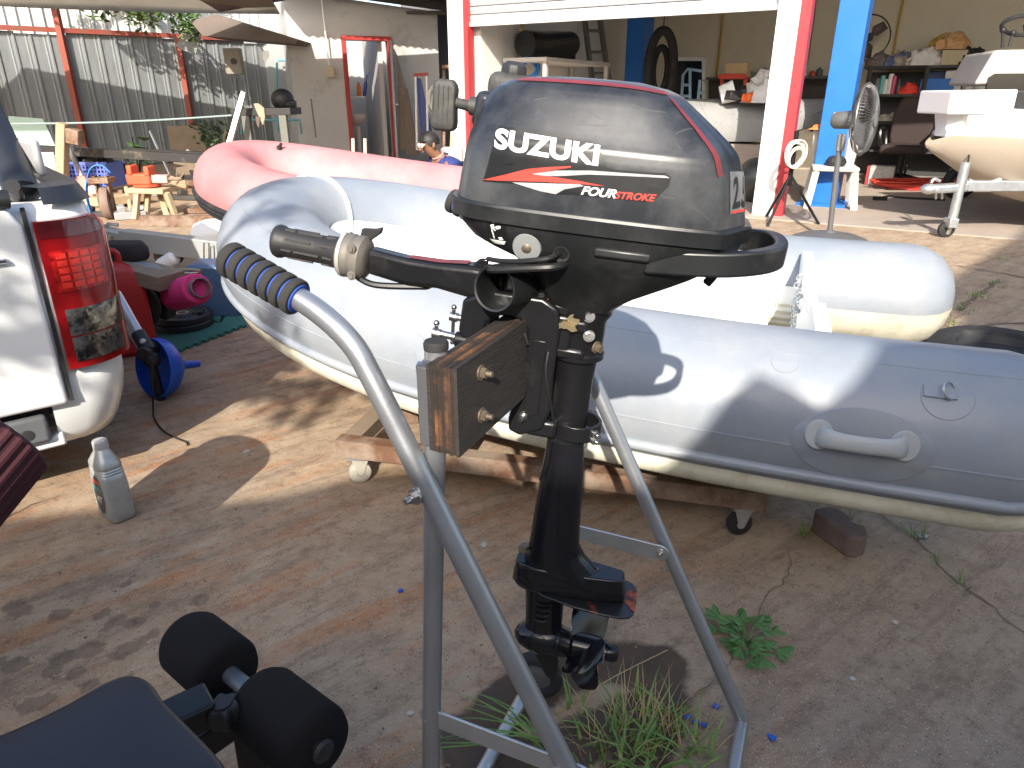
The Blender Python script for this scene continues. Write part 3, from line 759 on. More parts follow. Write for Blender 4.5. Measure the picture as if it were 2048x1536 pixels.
mb = MB(MM); mb.lathe([(0, -.058), (.012, -.054), (.022, -.044), (.030, -.022), (.0325, 0), (.0315, .022), (.0295, .026), (.0305, .030), (.0285, .034), (.026, .05)], (0, 0, SH), (1, 0, 0), 26); mb.build('gearcase_bullet', BLKG, motor)
mb = MB(MM); mb.prism([(-.026, SH - .02), (.028, SH - .02), (.034, SH - .055), (.036, SH - .092), (.026, SH - .1), (.012, SH - .09)], -.0035, .0035); mb.build('skeg', BLKG, motor, bevel=.0025)
prop = MB(MM); prop.lathe([(.022, .052), (.026, .056), (.0265, .075), (.024, .108), (.018, .11), (.018, .113), (.0205, .114), (.0205, .119), (.0165, .121), (.0165, .134), (.013, .141), (.006, .144), (0, .1445)], (0, 0, SH), (1, 0, 0), 24)
pr = prop.build('propeller_hub', BLKG, motor)
def blade(a0):
    mb = MB(MM); rows = []; R = .122
    for i in range(9):
        t = i / 8; r = .020 + (R - .020) * t
        ch = .047 * (sin(pi * min(1, .32 + t * .66)) ** .6) * (1 if t < .75 else max(.12, sqrt(max(0, 1 - ((t - .75) / .27) ** 2))))
        tw = radians(54 - 30 * t)
        rows.append([(s, Vector((.078 + s * ch * cos(tw) * 1.0 + .004 * t, r, 0)), s * ch * sin(tw)) for s in (-1, -.5, 0, .5, 1)])
    vs = []
    for th in (.0016, -.0016):
        for rw in rows:
            for s, p, q in rw:
                r = p.y; ang = a0 + q / r
                vs.append((p.x + th * (1 - .6 * abs(s)), r * sin(ang), SH + r * cos(ang)))
    n = 5; fs = []
    for b in (0, 45):
        for i in range(8):
            for j in range(4): fs.append((b + i * n + j, b + i * n + j + 1, b + (i + 1) * n + j + 1, b + (i + 1) * n + j))
    for i in range(8):
        for j in (0, 4): fs.append((i * n + j, (i + 1) * n + j, 45 + (i + 1) * n + j, 45 + i * n + j))
    for j in range(4): fs.append((40 + j, 41 + j, 86 + j, 85 + j))
    mb.add(vs, fs); return mb.build('propeller_blade', BLKG, motor)
for k in range(3): blade(radians(172 + 120 * k))
mb = MB(MM); mb.cyl((.116, -.018, SH + .012), (.116, -.024, SH - .006), .0018, n=8); mb.build('cotter_pin', STEEL, motor)

# ------------------------------------------------------------------ motor stand
SY = radians(24); SX = Vector((cos(SY), -sin(SY), 0)); SN = Vector((sin(SY), cos(SY), 0))
SP = Vector((-.08555, .70, 0))
def W(s, n, z): return SP + SX * s + SN * n + Vector((0, 0, z))
stand = thing('motor_stand', 'grey tubular motor stand with blue ringed foam grips and plywood board', 'motor stand', W(.1, .23, 0))
TR = .0128; WID = .47
def hand(n):
    path = [(s_ + .008, z_ + .006 * (z_ > .06)) for s_, z_ in [(-.205, .9575), (-.155, .938), (-.129, .925), (-.105, .9085), (-.086, .889), (-.073, .866), (-.066, .853), (-.0555, .833), (.353, .033)]]
    pts = [W(s, n, z) for s, z in path]
    return pts
HO = .0235; hn = hand(-HO); hf = hand(WID + HO)
for h_ in (hn, hf):
    mb = MB(); mb.tube(h_[:8], TR, 18, sm=5, caps=True); mb.tube(h_[7:], TR, 18); mb.build('handle_tube', GREY, stand)
mb = MB(); mb.tube([W(.361, -HO - .01, .0275), W(.361, WID + HO + .01, .0275)], TR, 16); mb.build('rear_foot_tube', GREY, stand)
mb = MB(); mb.tube([W(-.05, -.012, .0275), W(-.05, WID + .012, .0275)], TR, 16); mb.build('front_foot_tube', GALV, stand)
FOAM = M('foam_black', (.028, .026, .024), .95, bump=.5, bs=500, var=.25, vs=80)
BLUE = M('foam_blue', (.02, .07, .36), .8, var=.15, vs=60)
for n in (-HO, WID + HO):
    a, b = W(-.244, n, .9815), W(-.149, n, .9445); d = b - a; ax = d.normalized(); ln_ = d.length
    mb = MB(); mb.lathe([(0, 0), (.0165, 0), (.0165, ln_)], a, ax, 24); gs = mb.build('grip_sleeve', BLUE, stand)
    for k in range(7):
        t0 = ln_ * k / 7 + (.0016 if k else 0); t1 = ln_ * (k + 1) / 7 - .0016
        mb = MB(); mb.lathe([(.0165, t0), (.0195, t0 + .0005), (.0208, t0 + .0022), (.0208, t1 - .0022), (.0195, t1 - .0005), (.0165, t1)] if k else [(0, -.001), (.015, -.0005), (.0192, .001), (.0208, .0035), (.0208, t1 - .0022), (.0195, t1 - .0005), (.0165, t1)], a, ax, 24)
        mb.build('foam_band', FOAM, gs)
for n in (0, WID):
    mb = MB(); mb.tube([W(-.047, n, .03), W(.006, n, .905)], .0125, 18); ps = mb.build('post', GREY, stand)
    mb = MB(); mb.lathe([(.0133, -.003), (.0135, .004), (.012, .0065), (0, .007)], W(.006, n, .905), (0, 0, 1), 20); mb.build('end_cap', RUB, ps)
# plywood board, ply by ply
PLYD = M('ply_face', (.028, .023, .020), .6, var=.5, vs=9, stretch=(6, 1.5, 30), bump=.6, bs=25, col2=(.17, .085, .04), thr=.69, soft=.05, s2=6)
PLYE = [M('ply_edge_%d' % i, c, .85, var=.55, vs=30, bump=.8, bs=120, col2=(.020, .013, .009), thr=.45, s2=22, soft=.12) for i, c in enumerate(((.13, .052, .02), (.035, .018, .010), (.20, .085, .032)))]
BM = frame(W(0, 0, 0), SX, SN)
z0, z1 = .800, .898
bz0, bz1 = -.035, WID + .03
s0, s1 = .0135, .0495
mb = MB(BM)
kk = 9
for i in range(kk):
    a = s0 + (s1 - s0) * i / kk; b = s0 + (s1 - s0) * (i + 1) / kk
    e = random.uniform(0, .0012); zt = random.uniform(-.0008, .0008)
    mbp = MB(BM); mbp.box(((a + b) / 2, (bz0 + bz1) / 2, (z0 + z1) / 2), (b - a - .0001, bz1 - bz0 + 2 * e, z1 - z0 + 2 * zt)); 
    mbp.build('ply_layer', PLYD if i in (0, kk - 1) else PLYE[i % 3], stand)
mb = MB(BM); mb.box((s0 - .007, -.022, .848), (.0125, .022, .09)); mb.build('backing_strip', M('strip_grey', (.07, .07, .075), .6, bump=.4, bs=60), stand, bevel=.001)
for n in (.005, WID - .02):
    for z_ in (.876, .826):
        mb = MB(BM); mb.hexbolt((s1, n + .012, z_), (1, 0, 0), .0062, .007, .007); mb.build('board_bolt', RUSTY, stand)
        mb = MB(BM); mb.hexbolt((-.012, n, z_), (-1, 0, 0), .0068, .008); mb.build('board_nut', STEEL, stand)
for n, sg in ((0, -1), (WID, -1)):
    mb = MB(BM); mb.hexbolt((-.008, n + sg * .0125 + (-HO if n == 0 else HO), .738), (-.25, sg, 0), .0068, .007, .008); mb.build('pivot_bolt', STEEL, stand)
def bar(n, a, b, w_, off):
    a = Vector(a); b = Vector(b); d = b - a; l_ = d.length; x = d.normalized(); y = Vector((-x.y, x.x))
    P = []
    for k in range(9):
        t = -pi / 2 + pi * k / 8; q = b + x * cos(t) * w_ + y * sin(t) * w_; P.append((q.x, q.y))
    for k in range(9):
        t = pi / 2 + pi * k / 8; q = a + x * cos(t) * w_ + y * sin(t) * w_; P.append((q.x, q.y))
    mb = MB(BM); mb.prism(P, -(n + off) - .0018, -(n + off) + .0018); o = mb.build('brace_bar', GALV, stand, bevel=.0006)
    for q in (a, b):
        mb = MB(BM); mb.hexbolt((q.x, n + off - .002, q.y), (0, -1, 0), .0058, .005, .004); mb.build('brace_bolt', STEEL, o)
bar(0, (-.03, .366), (.188, .366), .015, -.0015)
bar(WID, (-.04, .382), (.179, .382), .015, .0015)
mb = MB(BM); mb.hexbolt((.170, -HO - .0125, .398), (0, -1, 0), .006, .008, .006); mb.build('handle_bolt', STEEL, stand)
TYRE = M('small_tyre', (.02, .02, .021), .8, bump=.3, bs=90)
for n in (.05, WID - .05):
    c = W(-.035, n, .0535)
    mb = MB(); mb.torus(c, .040, .0135, SN, 30, 10); wh = mb.build('wheel_tyre', TYRE, stand)
    mb = MB(); mb.lathe([(.034, -.006), (.026, -.004), (.012, -.010), (.012, .010), (.026, .004), (.034, .006)], c, SN, 24); mb.build('wheel_rim', M('wheel_grey', (.1, .1, .1), .6), wh)
# ------------------------------------------------------------------ inflatable boats
def boat_path(L, hb, r, zc, rise, xs, cone=.34, n1=9, n2=26, pw=2.2, rp=2.4):
    xb = L - r
    side = [(-cone, .02), (-cone * .97, .30), (-cone * .86, .55), (-cone * .62, .80), (-cone * .3, .95), (0, 1)]
    pts = []
    for x, k in side: pts.append((x, hb, k))
    for i in range(1, n1): pts.append((xs * i / n1, hb, 1))
    half = []
    for i in range(n2 + 1):
        t = pi / 2 * i / n2
        half.append((xs + (xb - xs) * sin(t) ** (2 / pw), hb * max(0, cos(t)) ** (2 / 2.0), 1))
    pts += half
    allp = pts + [(x, -y, k) for x, y, k in pts[::-1][1:]]
    return [Vector((x, y, zc + rise * max(0, x / L) ** rp)) for x, y, k in allp], [r * k for x, y, k in allp]
def sweep(mb, P, R, a0, a1, k, rad=0, dr=0.0, side=None):
    """strip along the tube between two angles (0 = outward, 90 = up, 180 = inward)"""
    vs = []; m = len(P)
    for i in range(m):
        t = (P[min(i + 1, m - 1)] - P[max(i - 1, 0)]).normalized()
        out = Vector((t.y, -t.x, 0)).normalized()
        if side == 'l': pass
        up = out.cross(t).normalized()
        if up.z < 0: up = -up
        o = Vector((-t.y, t.x, 0)).normalized()
        # outward = away from the boat's centre line
        cen = Vector((P[m // 2].x * .45, 0, 0))
        if (Vector((P[i].x, P[i].y, 0)) - cen).dot(o) < 0: o = -o
        for j in range(k + 1):
            a = radians(a0 + (a1 - a0) * j / k)
            vs.append(P[i] + (o * cos(a) + up * sin(a)) * (R[i] + dr))
    mb.add(vs, [(i * (k + 1) + j, i * (k + 1) + j + 1, (i + 1) * (k + 1) + j + 1, (i + 1) * (k + 1) + j) for i in range(m - 1) for j in range(k)])
    return vs
def along(P, R, a, dr=0):
    mb = MB(); return sweep(mb, P, R, a, a + .001, 1, dr=dr)[::2]
BGREY = M('boat_grey', (.235, .262, .30), .42, var=.12, vs=3, bump=.45, bs=16, col2=(.30, .31, .32), thr=.56, s2=2.6, soft=.12, rvar=.08, bd=.004)
HULLW = M('hull_cream', (.60, .57, .46), .55, var=.12, vs=8, bump=.35, bs=30, col2=(.42, .39, .28), thr=.56, s2=9, soft=.1, bd=.004)
LINER = M('liner_white', (.80, .80, .77), .4, var=.05, vs=5)
GB = frame((1.32, 2.058, 0), (-.945, .327, 0))
P, R = boat_path(2.505, .65, .198, .425, .28, 1.1, cone=.17)
gb = thing('inflatable_boat', 'grey inflatable boat with white floor lying on a wheeled dolly', 'inflatable boat', (GB @ Vector((1.3, 0, 0))))
mb = MB(GB); sweep(mb, P, R, -180, 180, 40); mb.build('buoyancy_tube', BGREY, gb, smooth=60)
i0, i1 = 3, len(P) - 4
Pm, Rm = P[i0:i1], R[i0:i1]
mb = MB(GB); mb.tube(along(Pm, Rm, -24, .004), .014, 10); mb.build('rub_strake', BGREY, gb)
mb = MB(GB); mb.tube(along(Pm, Rm, -2, -.0015), .0032, 6); mb.tube(along(Pm, Rm, 62, -.0015), .0025, 6); mb.build('tube_seam', BGREY, gb)
Pi, Ri = P[5:-5], R[5:-5]
mb = MB(GB); sweep(mb, [p for p in Pi if p.x > .3], [r for p, r in zip(Pi, Ri) if p.x > .3], 168, 262, 10, dr=.004); mb.build('inner_liner', LINER, gb, smooth=60)
# hull: chine band under the tube and a shallow V
mb = MB(GB)
def band(a, dr): return along(Pm, Rm, a, dr)
r1 = band(-36, -.004); r2 = band(-38, .012); r3 = band(-46, .026); r4 = band(-58, .022); r5 = band(-74, .002)
keel = [Vector((p.x * .985 if p.x > .3 else max(p.x, .3), p.y * .35 if p.x > .3 else p.y * .8, p.z - .20 - (.05 if p.x > .3 else .0))) for p in Pm]
mid_ = [Vector((max(.3, p.x), p.y * .02, p.z - .29)) if p.x > .3 else Vector((max(p.x, .3), p.y * .75, p.z - .20)) for p in Pm]
rows = [r1, r2, r3, r4, r5, keel, mid_]
n_ = len(Pm)
mb.add([p for q in rows for p in q], [(j * n_ + i, j * n_ + i + 1, (j + 1) * n_ + i + 1, (j + 1) * n_ + i) for j in range(len(rows) - 1) for i in range(n_ - 1)])
mb.build('hull', HULLW, gb, smooth=50)
# stern pads of the far tube painted cream below
mb = MB(GB); sweep(mb, P[-10:-1], R[-10:-1], -172, -40, 14, dr=.004); mb.build('painted_tube_end', HULLW, gb)
# floor
mb = MB(GB); fl = [p for p in Pi if p.x > .38]
half = len(fl) // 2
vs = []; fs = []
for i in range(half):
    a = fl[i]; b = fl[len(fl) - 1 - i]
    for k in range(7):
        t = k / 6; q = a.lerp(b, t); vs.append((q.x, q.y, q.z - .075 - .035 * (1 - abs(2 * t - 1))))
mb.add(vs, [(i * 7 + k, i * 7 + k + 1, (i + 1) * 7 + k + 1, (i + 1) * 7 + k) for i in range(half - 1) for k in range(6)])
mb.build('floor', LINER, gb)
mb = MB(GB); mb.prism([(-.50, .29), (.50, .29), (.50, .60), (.25, .60), (.2, .55), (-.2, .55), (-.25, .60), (-.50, .60)], .0, .04, (.36, 0, 0), (0, 1, 0), (0, 0, 1)); tr_ = mb.build('transom', LINER, gb, bevel=.004)
mb = MB(GB); mb.tube([(.40, -.1, .47), (.425, -.1, .50), (.40, -.1, .53)], .006, 8, sm=5); mb.build('transom_eye', GREY, tr_)
mb = MB(GB)
for k in range(16):
    t = k / 15; mb.torus((.408 + .005 * sin(k), -.24 + .02 * t, .555 - .2 * t), .011, .003, (1, 0, 0) if k % 2 else (0, 1, 0), 10, 5)
mb.build('chain', GALV, gb)
mb = MB(GB); mb.prism([(-.055, -.09), (.06, -.09), (.05, .07), (-.04, .08)], -.35, .35, (.72, -.05, .42), (1, 0, 0), (0, 0, 1)); mb.build('white_locker', LINER, gb, bevel=.02, seg=3)
mb = MB(GB); mb.box((.66, .42, .475), (.5, .05, .06)); mb.build('grey_rowlock_block', BGREY, gb, bevel=.006)
# frame at a tube point
def tf(px, py, r_=.195):
    h = BT.ray_cast(Vector((0, 0, HC)), ray(px, py).normalized())
    return h[0], h[1]
tb = MB(GB); sweep(tb, P, R, -180, 180, 40)
BT = BVHTree.FromPolygons([tuple(p) for p in tb.v], tb.f)
AX = GB.to_3x3() @ Vector((-1, 0, 0))
def onb(px, py):
    p, n = tf(px, py)
    if n.dot(ray(px, py)) > 0: n = -n
    x = (AX - n * AX.dot(n)).normalized(); return frame(p, x, n.cross(x))
# lifting handle
FH = onb(1722, 880); HG = M('handle_grey', (.36, .38, .38), .5, var=.1, bump=.2, bs=120)
hd = MB(FH); hw = .085
hd.tube([(-hw, 0, -.004), (-hw + .012, -.002, .02), (-hw + .04, -.004, .030), (0, -.005, .032), (hw - .04, -.004, .030), (hw - .012, -.002, .02), (hw, 0, -.004)], [.026, .023, .019, .0185, .019, .023, .026], 12, sm=5, flat=(.4, 1), up=(0, 0, 1)); ho = hd.build('lifting_handle', HG, gb)
for s_ in (-1, 1):
    mb = MB(FH); mb.prism([(s_ * hw + .030 * cos(a), .034 * sin(a)) for a in [2 * pi * k / 24 for k in range(24)]], -.002, .006, (0, 0, 0), (1, 0, 0), (0, 1, 0)); mb.build('handle_foot', HG, ho, bevel=.003)
def patch(px, py, ra, rb, th, nm='tube_patch', mat=None):
    Fp = onb(px, py); ring = []
    vs = []; fs = []
    k = 36; rr = (1, .97, .5, .02)
    Minv = Fp
    for q, lift in zip(rr, (-.0005, th, th, th)):
        for j in range(k):
            a = 2 * pi * j / k; w_ = Fp @ Vector((ra * q * cos(a), rb * q * sin(a), .2))
            h = BT.ray_cast(w_, -(Fp.to_3x3() @ Vector((0, 0, 1))))
            p = h[0] if h[0] else w_
            vs.append(p + h[1].normalized() * (lift if h[1].dot(Fp.to_3x3() @ Vector((0, 0, 1))) > 0 else -lift))
    for i in range(3): fs += [(i * k + j, i * k + (j + 1) % k, (i + 1) * k + (j + 1) % k, (i + 1) * k + j) for j in range(k)]
    mb = MB(); mb.add(vs, fs); return mb.build(nm, mat or BGREY, gb)
patch(1722, 895, .145, .085, .0022); patch(1895, 795, .052, .050, .002); patch(1570, 725, .03, .028, .0015); patch(830, 705, .035, .05, .003)
FD = onb(1880, 785); mb = MB(FD); mb.box((0, 0, .003), (.065, .03, .004)); mb.build('ring_strap', BGREY, gb, bevel=.0015)
mb = MB(FD); mb.torus((.014, 0, .012), .018, .0022, (.5, -.1, .6), 20, 6); mb.build('d_ring', STEEL, gb)
# D rings on the far bow
# rope over the bow
ROPE = M('rope_white', (.70, .69, .65), .8, bump=.7, bs=90, var=.12, vs=70)
k_ = 54
for idx in (0,):
    i = min(range(36, 62), key=lambda q: (Vector(pj(GB @ P[q])) - Vector((640, 440))).length); t = (P[i + 1] - P[i - 1]).normalized(); o = Vector((-t.y, t.x, 0)).normalized(); up = Vector((0, 0, 1)); up = (up - t * up.dot(t)).normalized(); o = t.cross(up)
    mb = MB(GB); pts = [P[i] + (o * cos(a) + up * sin(a)) * (R[i] + .006) + t * (.02 * sin(a * 2)) for a in [radians(d) for d in range(-60, 241, 10)]]
    mb.tube(pts, .0085, 8); rp = tag(mb.build('bow_rope', ROPE, None, loc=tuple(GB @ P[i])), 'white braided rope looped over the grey boat bow tube', 'rope')
    rp.data.transform(Matrix.Identity(4))

# dolly
dol = thing('boat_dolly', 'rusty angle-iron dolly on swivel casters beneath the grey boat', 'dolly', (0.1, 2.1, 0))
A = G(722, 962); B = G(1475, 1066); dv = (B - A); ux_ = dv.normalized(); uy_ = Vector((-ux_.y, ux_.x, 0))
zt = .1255
def D(a, b, z): return A + ux_ * a + uy_ * b + Vector((0, 0, z))
Ld = dv.length
def angle_iron(p, q, sd):
    mb = MB(); p = Vector(p); q = Vector(q); x = (q - p).normalized(); y = Vector((0, 0, 1)).cross(x) * sd
    mb.beam(p + Vector((0, 0, .0)), q + Vector((0, 0, 0)), .004, .055)
    mb.beam(p + y * .023 + Vector((0, 0, .0275)), q + y * .023 + Vector((0, 0, .0275)), .05, .004)
    mb.build('angle_iron', RUST, dol, bevel=.0008)
angle_iron(D(-.06, -.03, zt), D(Ld + .06, -.03, zt), 1); angle_iron(D(-.06, .62, zt), D(Ld + .06, .62, zt), -1)
mb = MB(); mb.beam(D(-.03, 0, zt + .0), D(-.03, .6, zt), .06, .05); mb.build('cross_bar', WOOD, dol, bevel=.003)
mb = MB(); mb.beam(D(Ld + .03, 0, zt), D(Ld + .03, .6, zt), .05, .05); mb.build('cross_bar', RUST, dol, bevel=.002)
mb = MB(); mb.beam(D(.3, 0, zt + .0), D(.3, .6, zt), .05, .05); mb.build('cross_bar', RUST, dol, bevel=.002)
for a in (.12, Ld - .0):
    for b in (.16, .45):
        mb = MB(); mb.beam(D(a, b, zt + .03), D(a, b, zt + .12), .05, .05); mb.build('hull_chock', RUST, dol, bevel=.002)
CG = M('caster_grey', (.33, .31, .26), .7, var=.2, vs=30)
for a in (0, Ld):
    for b in (0, .58):
        c = D(a, b, .036); ax = Vector((.35, -.93, 0)) if a == 0 else Vector((.15, -1, 0)); ax.normalize(); fw = Vector((-ax.y, ax.x, 0))
        mb = MB(); mb.lathe([(.012, -.013), (.028, -.014), (.034, -.012), (.036, -.006), (.036, .006), (.034, .012), (.028, .014), (.012, .013)], c, ax, 24); wl = mb.build('caster_wheel', CG if a == 0 else RUB, dol)
        mb = MB(); mb.lathe([(0, -.0155), (.012, -.0155), (.012, .0155), (0, .0155)], c, ax, 16); mb.build('wheel_hub', GALV, wl)
        for s_ in (-1, 1):
            mb = MB(); mb.prism([(-.006, -.008), (.008, -.008), (.03, .055), (-.026, .055)], s_ * .0165 - .001, s_ * .0165 + .001, c, fw, (0, 0, 1)); mb.build('caster_fork', CG if a == 0 else GALV, dol)
        mb = MB(); mb.box(c + Vector((0, 0, .058)), (.06, .06, .006)); mb.cyl(c + Vector((0, 0, .060)), c + Vector((0, 0, .07)), .018); mb.build('caster_plate', GALV, dol)

# pink boat
PINK = M('boat_pink', (.46, .185, .19), .6, var=.06, vs=4, col2=(.52, .25, .25), thr=.55, s2=3, soft=.15, bump=.05, bs=40)
PB = frame((.72, 4.01, 0), (-.88, .475, 0))
P2, R2 = boat_path(3.33, .62, .225, .42, .24, 1.75, rp=3)
pb_ = thing('inflatable_boat', 'faded pink inflatable boat with black rubbing band behind the grey one', 'inflatable boat', PB @ Vector((2, 0, 0)))
mb = MB(PB); sweep(mb, P2, R2, -180, 180, 36); mb.build('buoyancy_tube', PINK, pb_, smooth=60)
Pm2, Rm2 = P2[4:-4], R2[4:-4]
for a in (-12, -20, -28):
    mb = MB(PB); mb.tube(along(Pm2, Rm2, a, .006), .018, 8, flat=(1, 1)); mb.build('rubbing_band', RUB, pb_)
mb = MB(PB); vs = []; half = len(Pm2) // 2
for i in range(half):
    a = Pm2[i]; b = Pm2[len(Pm2) - 1 - i]
    for k in range(5): q = a.lerp(b, k / 4); vs.append((q.x, q.y, q.z - .12))
mb.add(vs, [(i * 5 + k, i * 5 + k + 1, (i + 1) * 5 + k + 1, (i + 1) * 5 + k) for i in range(half - 1) for k in range(4)]); mb.build('floor', BGREY, pb_)
tb2 = MB(PB); sweep(tb2, P2, R2, -180, 180, 36); BT2 = BVHTree.FromPolygons([tuple(p) for p in tb2.v], tb2.f)
h = BT2.ray_cast(Vector((0, 0, HC)), ray(558, 297).normalized())
if h[0]:
    mb = MB(); n = h[1] if h[1].dot(ray(558, 297)) < 0 else -h[1]
    mb.lathe([(.02, 0), (.022, .012), (.013, .018), (.011, .05), (.008, .055)], h[0], (n + Vector((.5, -.2, .2))).normalized(), 12); mb.build('inflation_valve', RUB, pb_)
for d in (.4, 2.6):
    mb = MB(PB); mb.box((d, 0, .11), (.12, 1.0, .22)); mb.build('timber_chock', WOOD, pb_, bevel=.004)

# ------------------------------------------------------------------ pickup truck (rear corner in view)
TH_ = radians(39); fwd = Vector((-sin(TH_), cos(TH_), 0)); rgt = Vector((cos(TH_), sin(TH_), 0))
TC = Vector((-1.135, 1.96, 0))
TMx = frame(TC, fwd, -rgt)          # x forward, y to the left, z up
WP = M('truck_white', (.72, .73, .72), .22, var=.03, vs=3, coat=.5, rvar=.04, col2=(.62, .62, .60), thr=.66, s2=5)
tk = thing('pickup_truck', 'white pickup truck with red tail lamp, its rear corner at the left edge', 'pickup truck', TMx @ Vector((.8, .85, 0)))
def outl(rc, W_=1.72, x1=1.62, inset=0, n=7):
    """plan outline of the bed: rounded rear corners"""
    P = []
    for k in range(n + 1):
        a = pi / 2 * k / n; P.append((inset + rc - rc * cos(a) ** .9 if k < n else inset + rc, inset + rc - rc * sin(a) ** .9))
    P = [(inset + rc * (1 - sin(pi / 2 * k / n)), inset + rc * (1 - cos(pi / 2 * k / n))) for k in range(n + 1)]   # from side (x=rc,y=inset) to rear (x=inset,y=rc)
    L = [(x1, inset)] + P + [(x, W_ - y) for x, y in P[::-1]] + [(x1, W_ - inset)]
    return L
secs = []
for z, ins, rc in ((.40, .03, .12), (.45, .0, .13), (.62, -.012, .14), (.80, -.005, .13), (.87, .012, .12), (.885, .03, .11)):
    secs.append([Vector((x, y, z)) for x, y in outl(rc, inset=ins)])
mb = MB(TMx); mb.loft(secs, caps=False, closed=False)
bi = [[Vector((x, y, z)) for x, y in outl(.1, inset=.09)] for z in (.885, .42)]
mb.loft([secs[-1], bi[0], bi[1]], caps=False, closed=False)
mb.prism([(x, y) for x, y in outl(.1, inset=.09)], .40, .42, (0, 0, 0), (1, 0, 0), (0, 1, 0))
mb.build('bed_side', WP, tk, smooth=50)
# tailgate: a panel a little proud of the body, with its gap
mb = MB(TMx); mb.prism([(.184, .335), (1.50, .335), (1.50, .865), (1.47, .885), (.21, .885), (.184, .84)], -.012, .03, (-.012, 0, 0), (0, 1, 0), (0, 0, 1)); tg = mb.build('tailgate', WP, tk, bevel=.012, seg=3)
mb = MB(TMx); mb.box((-.004, .174, .61), (.02, .010, .54)); mb.build('tailgate_gap', RUB, tk)
mb = MB(TMx); mb.box((-.032, .44, .80), (.02, .22, .07)); mb.build('tailgate_handle', WP, tg, bevel=.008)
mb = MB(TMx); mb.tube([(-.03, .24, .755), (-.034, .5, .755)], .012, 10, flat=(.6, 1)); mb.build('chrome_strip', M('chrome_grey', (.6, .6, .62), .15, 1), tg)
mb = MB(TMx); mb.tube([(-.012, .2, .905), (-.02, .26, .91), (-.02, 1.5, .91)], .030, 12, flat=(.8, 1)); mb.build('tailgate_cap', PLAS, tk)
# bed rail caps
RC = M('rail_cap', (.016, .018, .024), .38, bump=.3, bs=200)
mb = MB(TMx); ring = []
for z, i0, i1 in ((.886, -.008, .115), (.918, .004, .11)): pass
A_ = [Vector((x, y, .883)) for x, y in outl(.13, inset=-.004)][:9]; B_ = [Vector((x, y, .925)) for x, y in outl(.11, inset=.018)][:9]; C_ = [Vector((x, y, .925)) for x, y in outl(.07, inset=.10)][:9]; D_ = [Vector((x, y, .875)) for x, y in outl(.07, inset=.115)][:9]
mb.loft([A_, B_, C_, D_], caps=False, closed=False); mb.build('rail_cap', RC, tk, smooth=45)
# tail lamp wrapping the corner
LR = M('lamp_red', (.22, .004, .006), .16, var=.2, vs=20, coat=.25, spec=.35, bump=.12, bs=30, col2=(.16, .003, .004), thr=.58, s2=9, soft=.04, rvar=.03)
LRD = M('lamp_red_dark', (.10, .004, .006), .08, coat=1, var=.2, rvar=.03)
LC = M('lamp_clear', (.22, .21, .20), .10, .75, var=.7, vs=32, bump=.6, bs=55, coat=1, col2=(.02, .02, .022), thr=.52, s2=22, soft=.05, rvar=.03)
GAP = .172
def wrap(y, z, d=0):            # point on the corner surface: y = arc length from the tailgate gap toward the side
    rc = .138; s0_ = GAP - rc   # straight part then the arc
    if y < s0_: x, yy = -.004, GAP - y
    else:
        a = (y - s0_) / rc; x, yy = -.004 + rc * (1 - cos(a)), rc * (1 - sin(a))
        if a > pi / 2: x, yy = -.004 + rc + (y - s0_ - rc * pi / 2), 0
    a = 0 if y < s0_ else min(pi / 2, (y - s0_) / rc)
    nn = Vector((-cos(a), -sin(a), 0))
    bulge = -.010 - .004 * sin(pi * (z - .42) / .45)
    return Vector((x, yy, z)) + nn * (d + .010) - nn * bulge * .0
def panel(lo, hi, z0, z1, d, nm, mat, par, ny=10, nz=8):
    """lo/hi: functions z -> arc length bounds"""
    mb = MB(TMx); vs = []
    for j in range(nz + 1):
        z = z0 + (z1 - z0) * j / nz; a, b = lo(z), hi(z)
        for i in range(ny + 1): vs.append(wrap(a + (b - a) * i / ny, z, d))
    for j in range(nz + 1):
        z = z0 + (z1 - z0) * j / nz; a, b = lo(z), hi(z)
        for i in range(ny + 1): vs.append(wrap(a + (b - a) * i / ny, z, -.01))
    n = ny + 1; o = (nz + 1) * n; fs = []
    for j in range(nz):
        for i in range(ny): fs += [(j * n + i, j * n + i + 1, (j + 1) * n + i + 1, (j + 1) * n + i)]
    rim = [i for i in range(n)] + [j * n + ny for j in range(1, nz + 1)] + [nz * n + i for i in range(ny - 1, -1, -1)] + [j * n for j in range(nz - 1, 0, -1)]
    for a, b in zip(rim, rim[1:] + rim[:1]): fs.append((a, b, o + b, o + a))
    mb.add(vs, fs); return mb.build(nm, mat, par, smooth=45)
e = lambda z: .010 + .012 * ((z - .6) / .2) ** 2 * 0
hi_ = lambda z: .232 - .10 * max(0, (z - .78) / .08) ** 2 - .03 * max(0, (.52 - z) / .1) ** 2
lamp = panel(e, hi_, .435, .845, .014, 'tail_lamp', LR, tk, 14, 14)
panel(lambda z: .018, lambda z: hi_(z) - .035, .800, .842, .0165, 'upper_reflector', LRD, lamp)
panel(lambda z: .028, lambda z: .160, .655, .765, .0175, 'brake_lens', M('lamp_red_bright', (.38, .008, .006), .14, coat=.3, var=.6, vs=40, bump=.8, bs=60, col2=(.09, .002, .003), thr=.55, s2=30, rvar=.02), lamp)
for i_ in range(4):
    for j_ in range(5):
        panel(lambda z: .040 + .026 * i_, lambda z: .060 + .026 * i_, .664 + .020 * j_, .679 + .020 * j_, .0195, 'lens_facet', M('facet_red', (.62, .03, .02), .2, var=.4, vs=60), lamp, 2, 2)
panel(lambda z: .032, lambda z: .185, .53, .605, .0175, 'indicator_lens', LC, lamp)
panel(lambda z: .032, lambda z: .165, .455, .525, .0175, 'reverse_lens', LC, lamp)
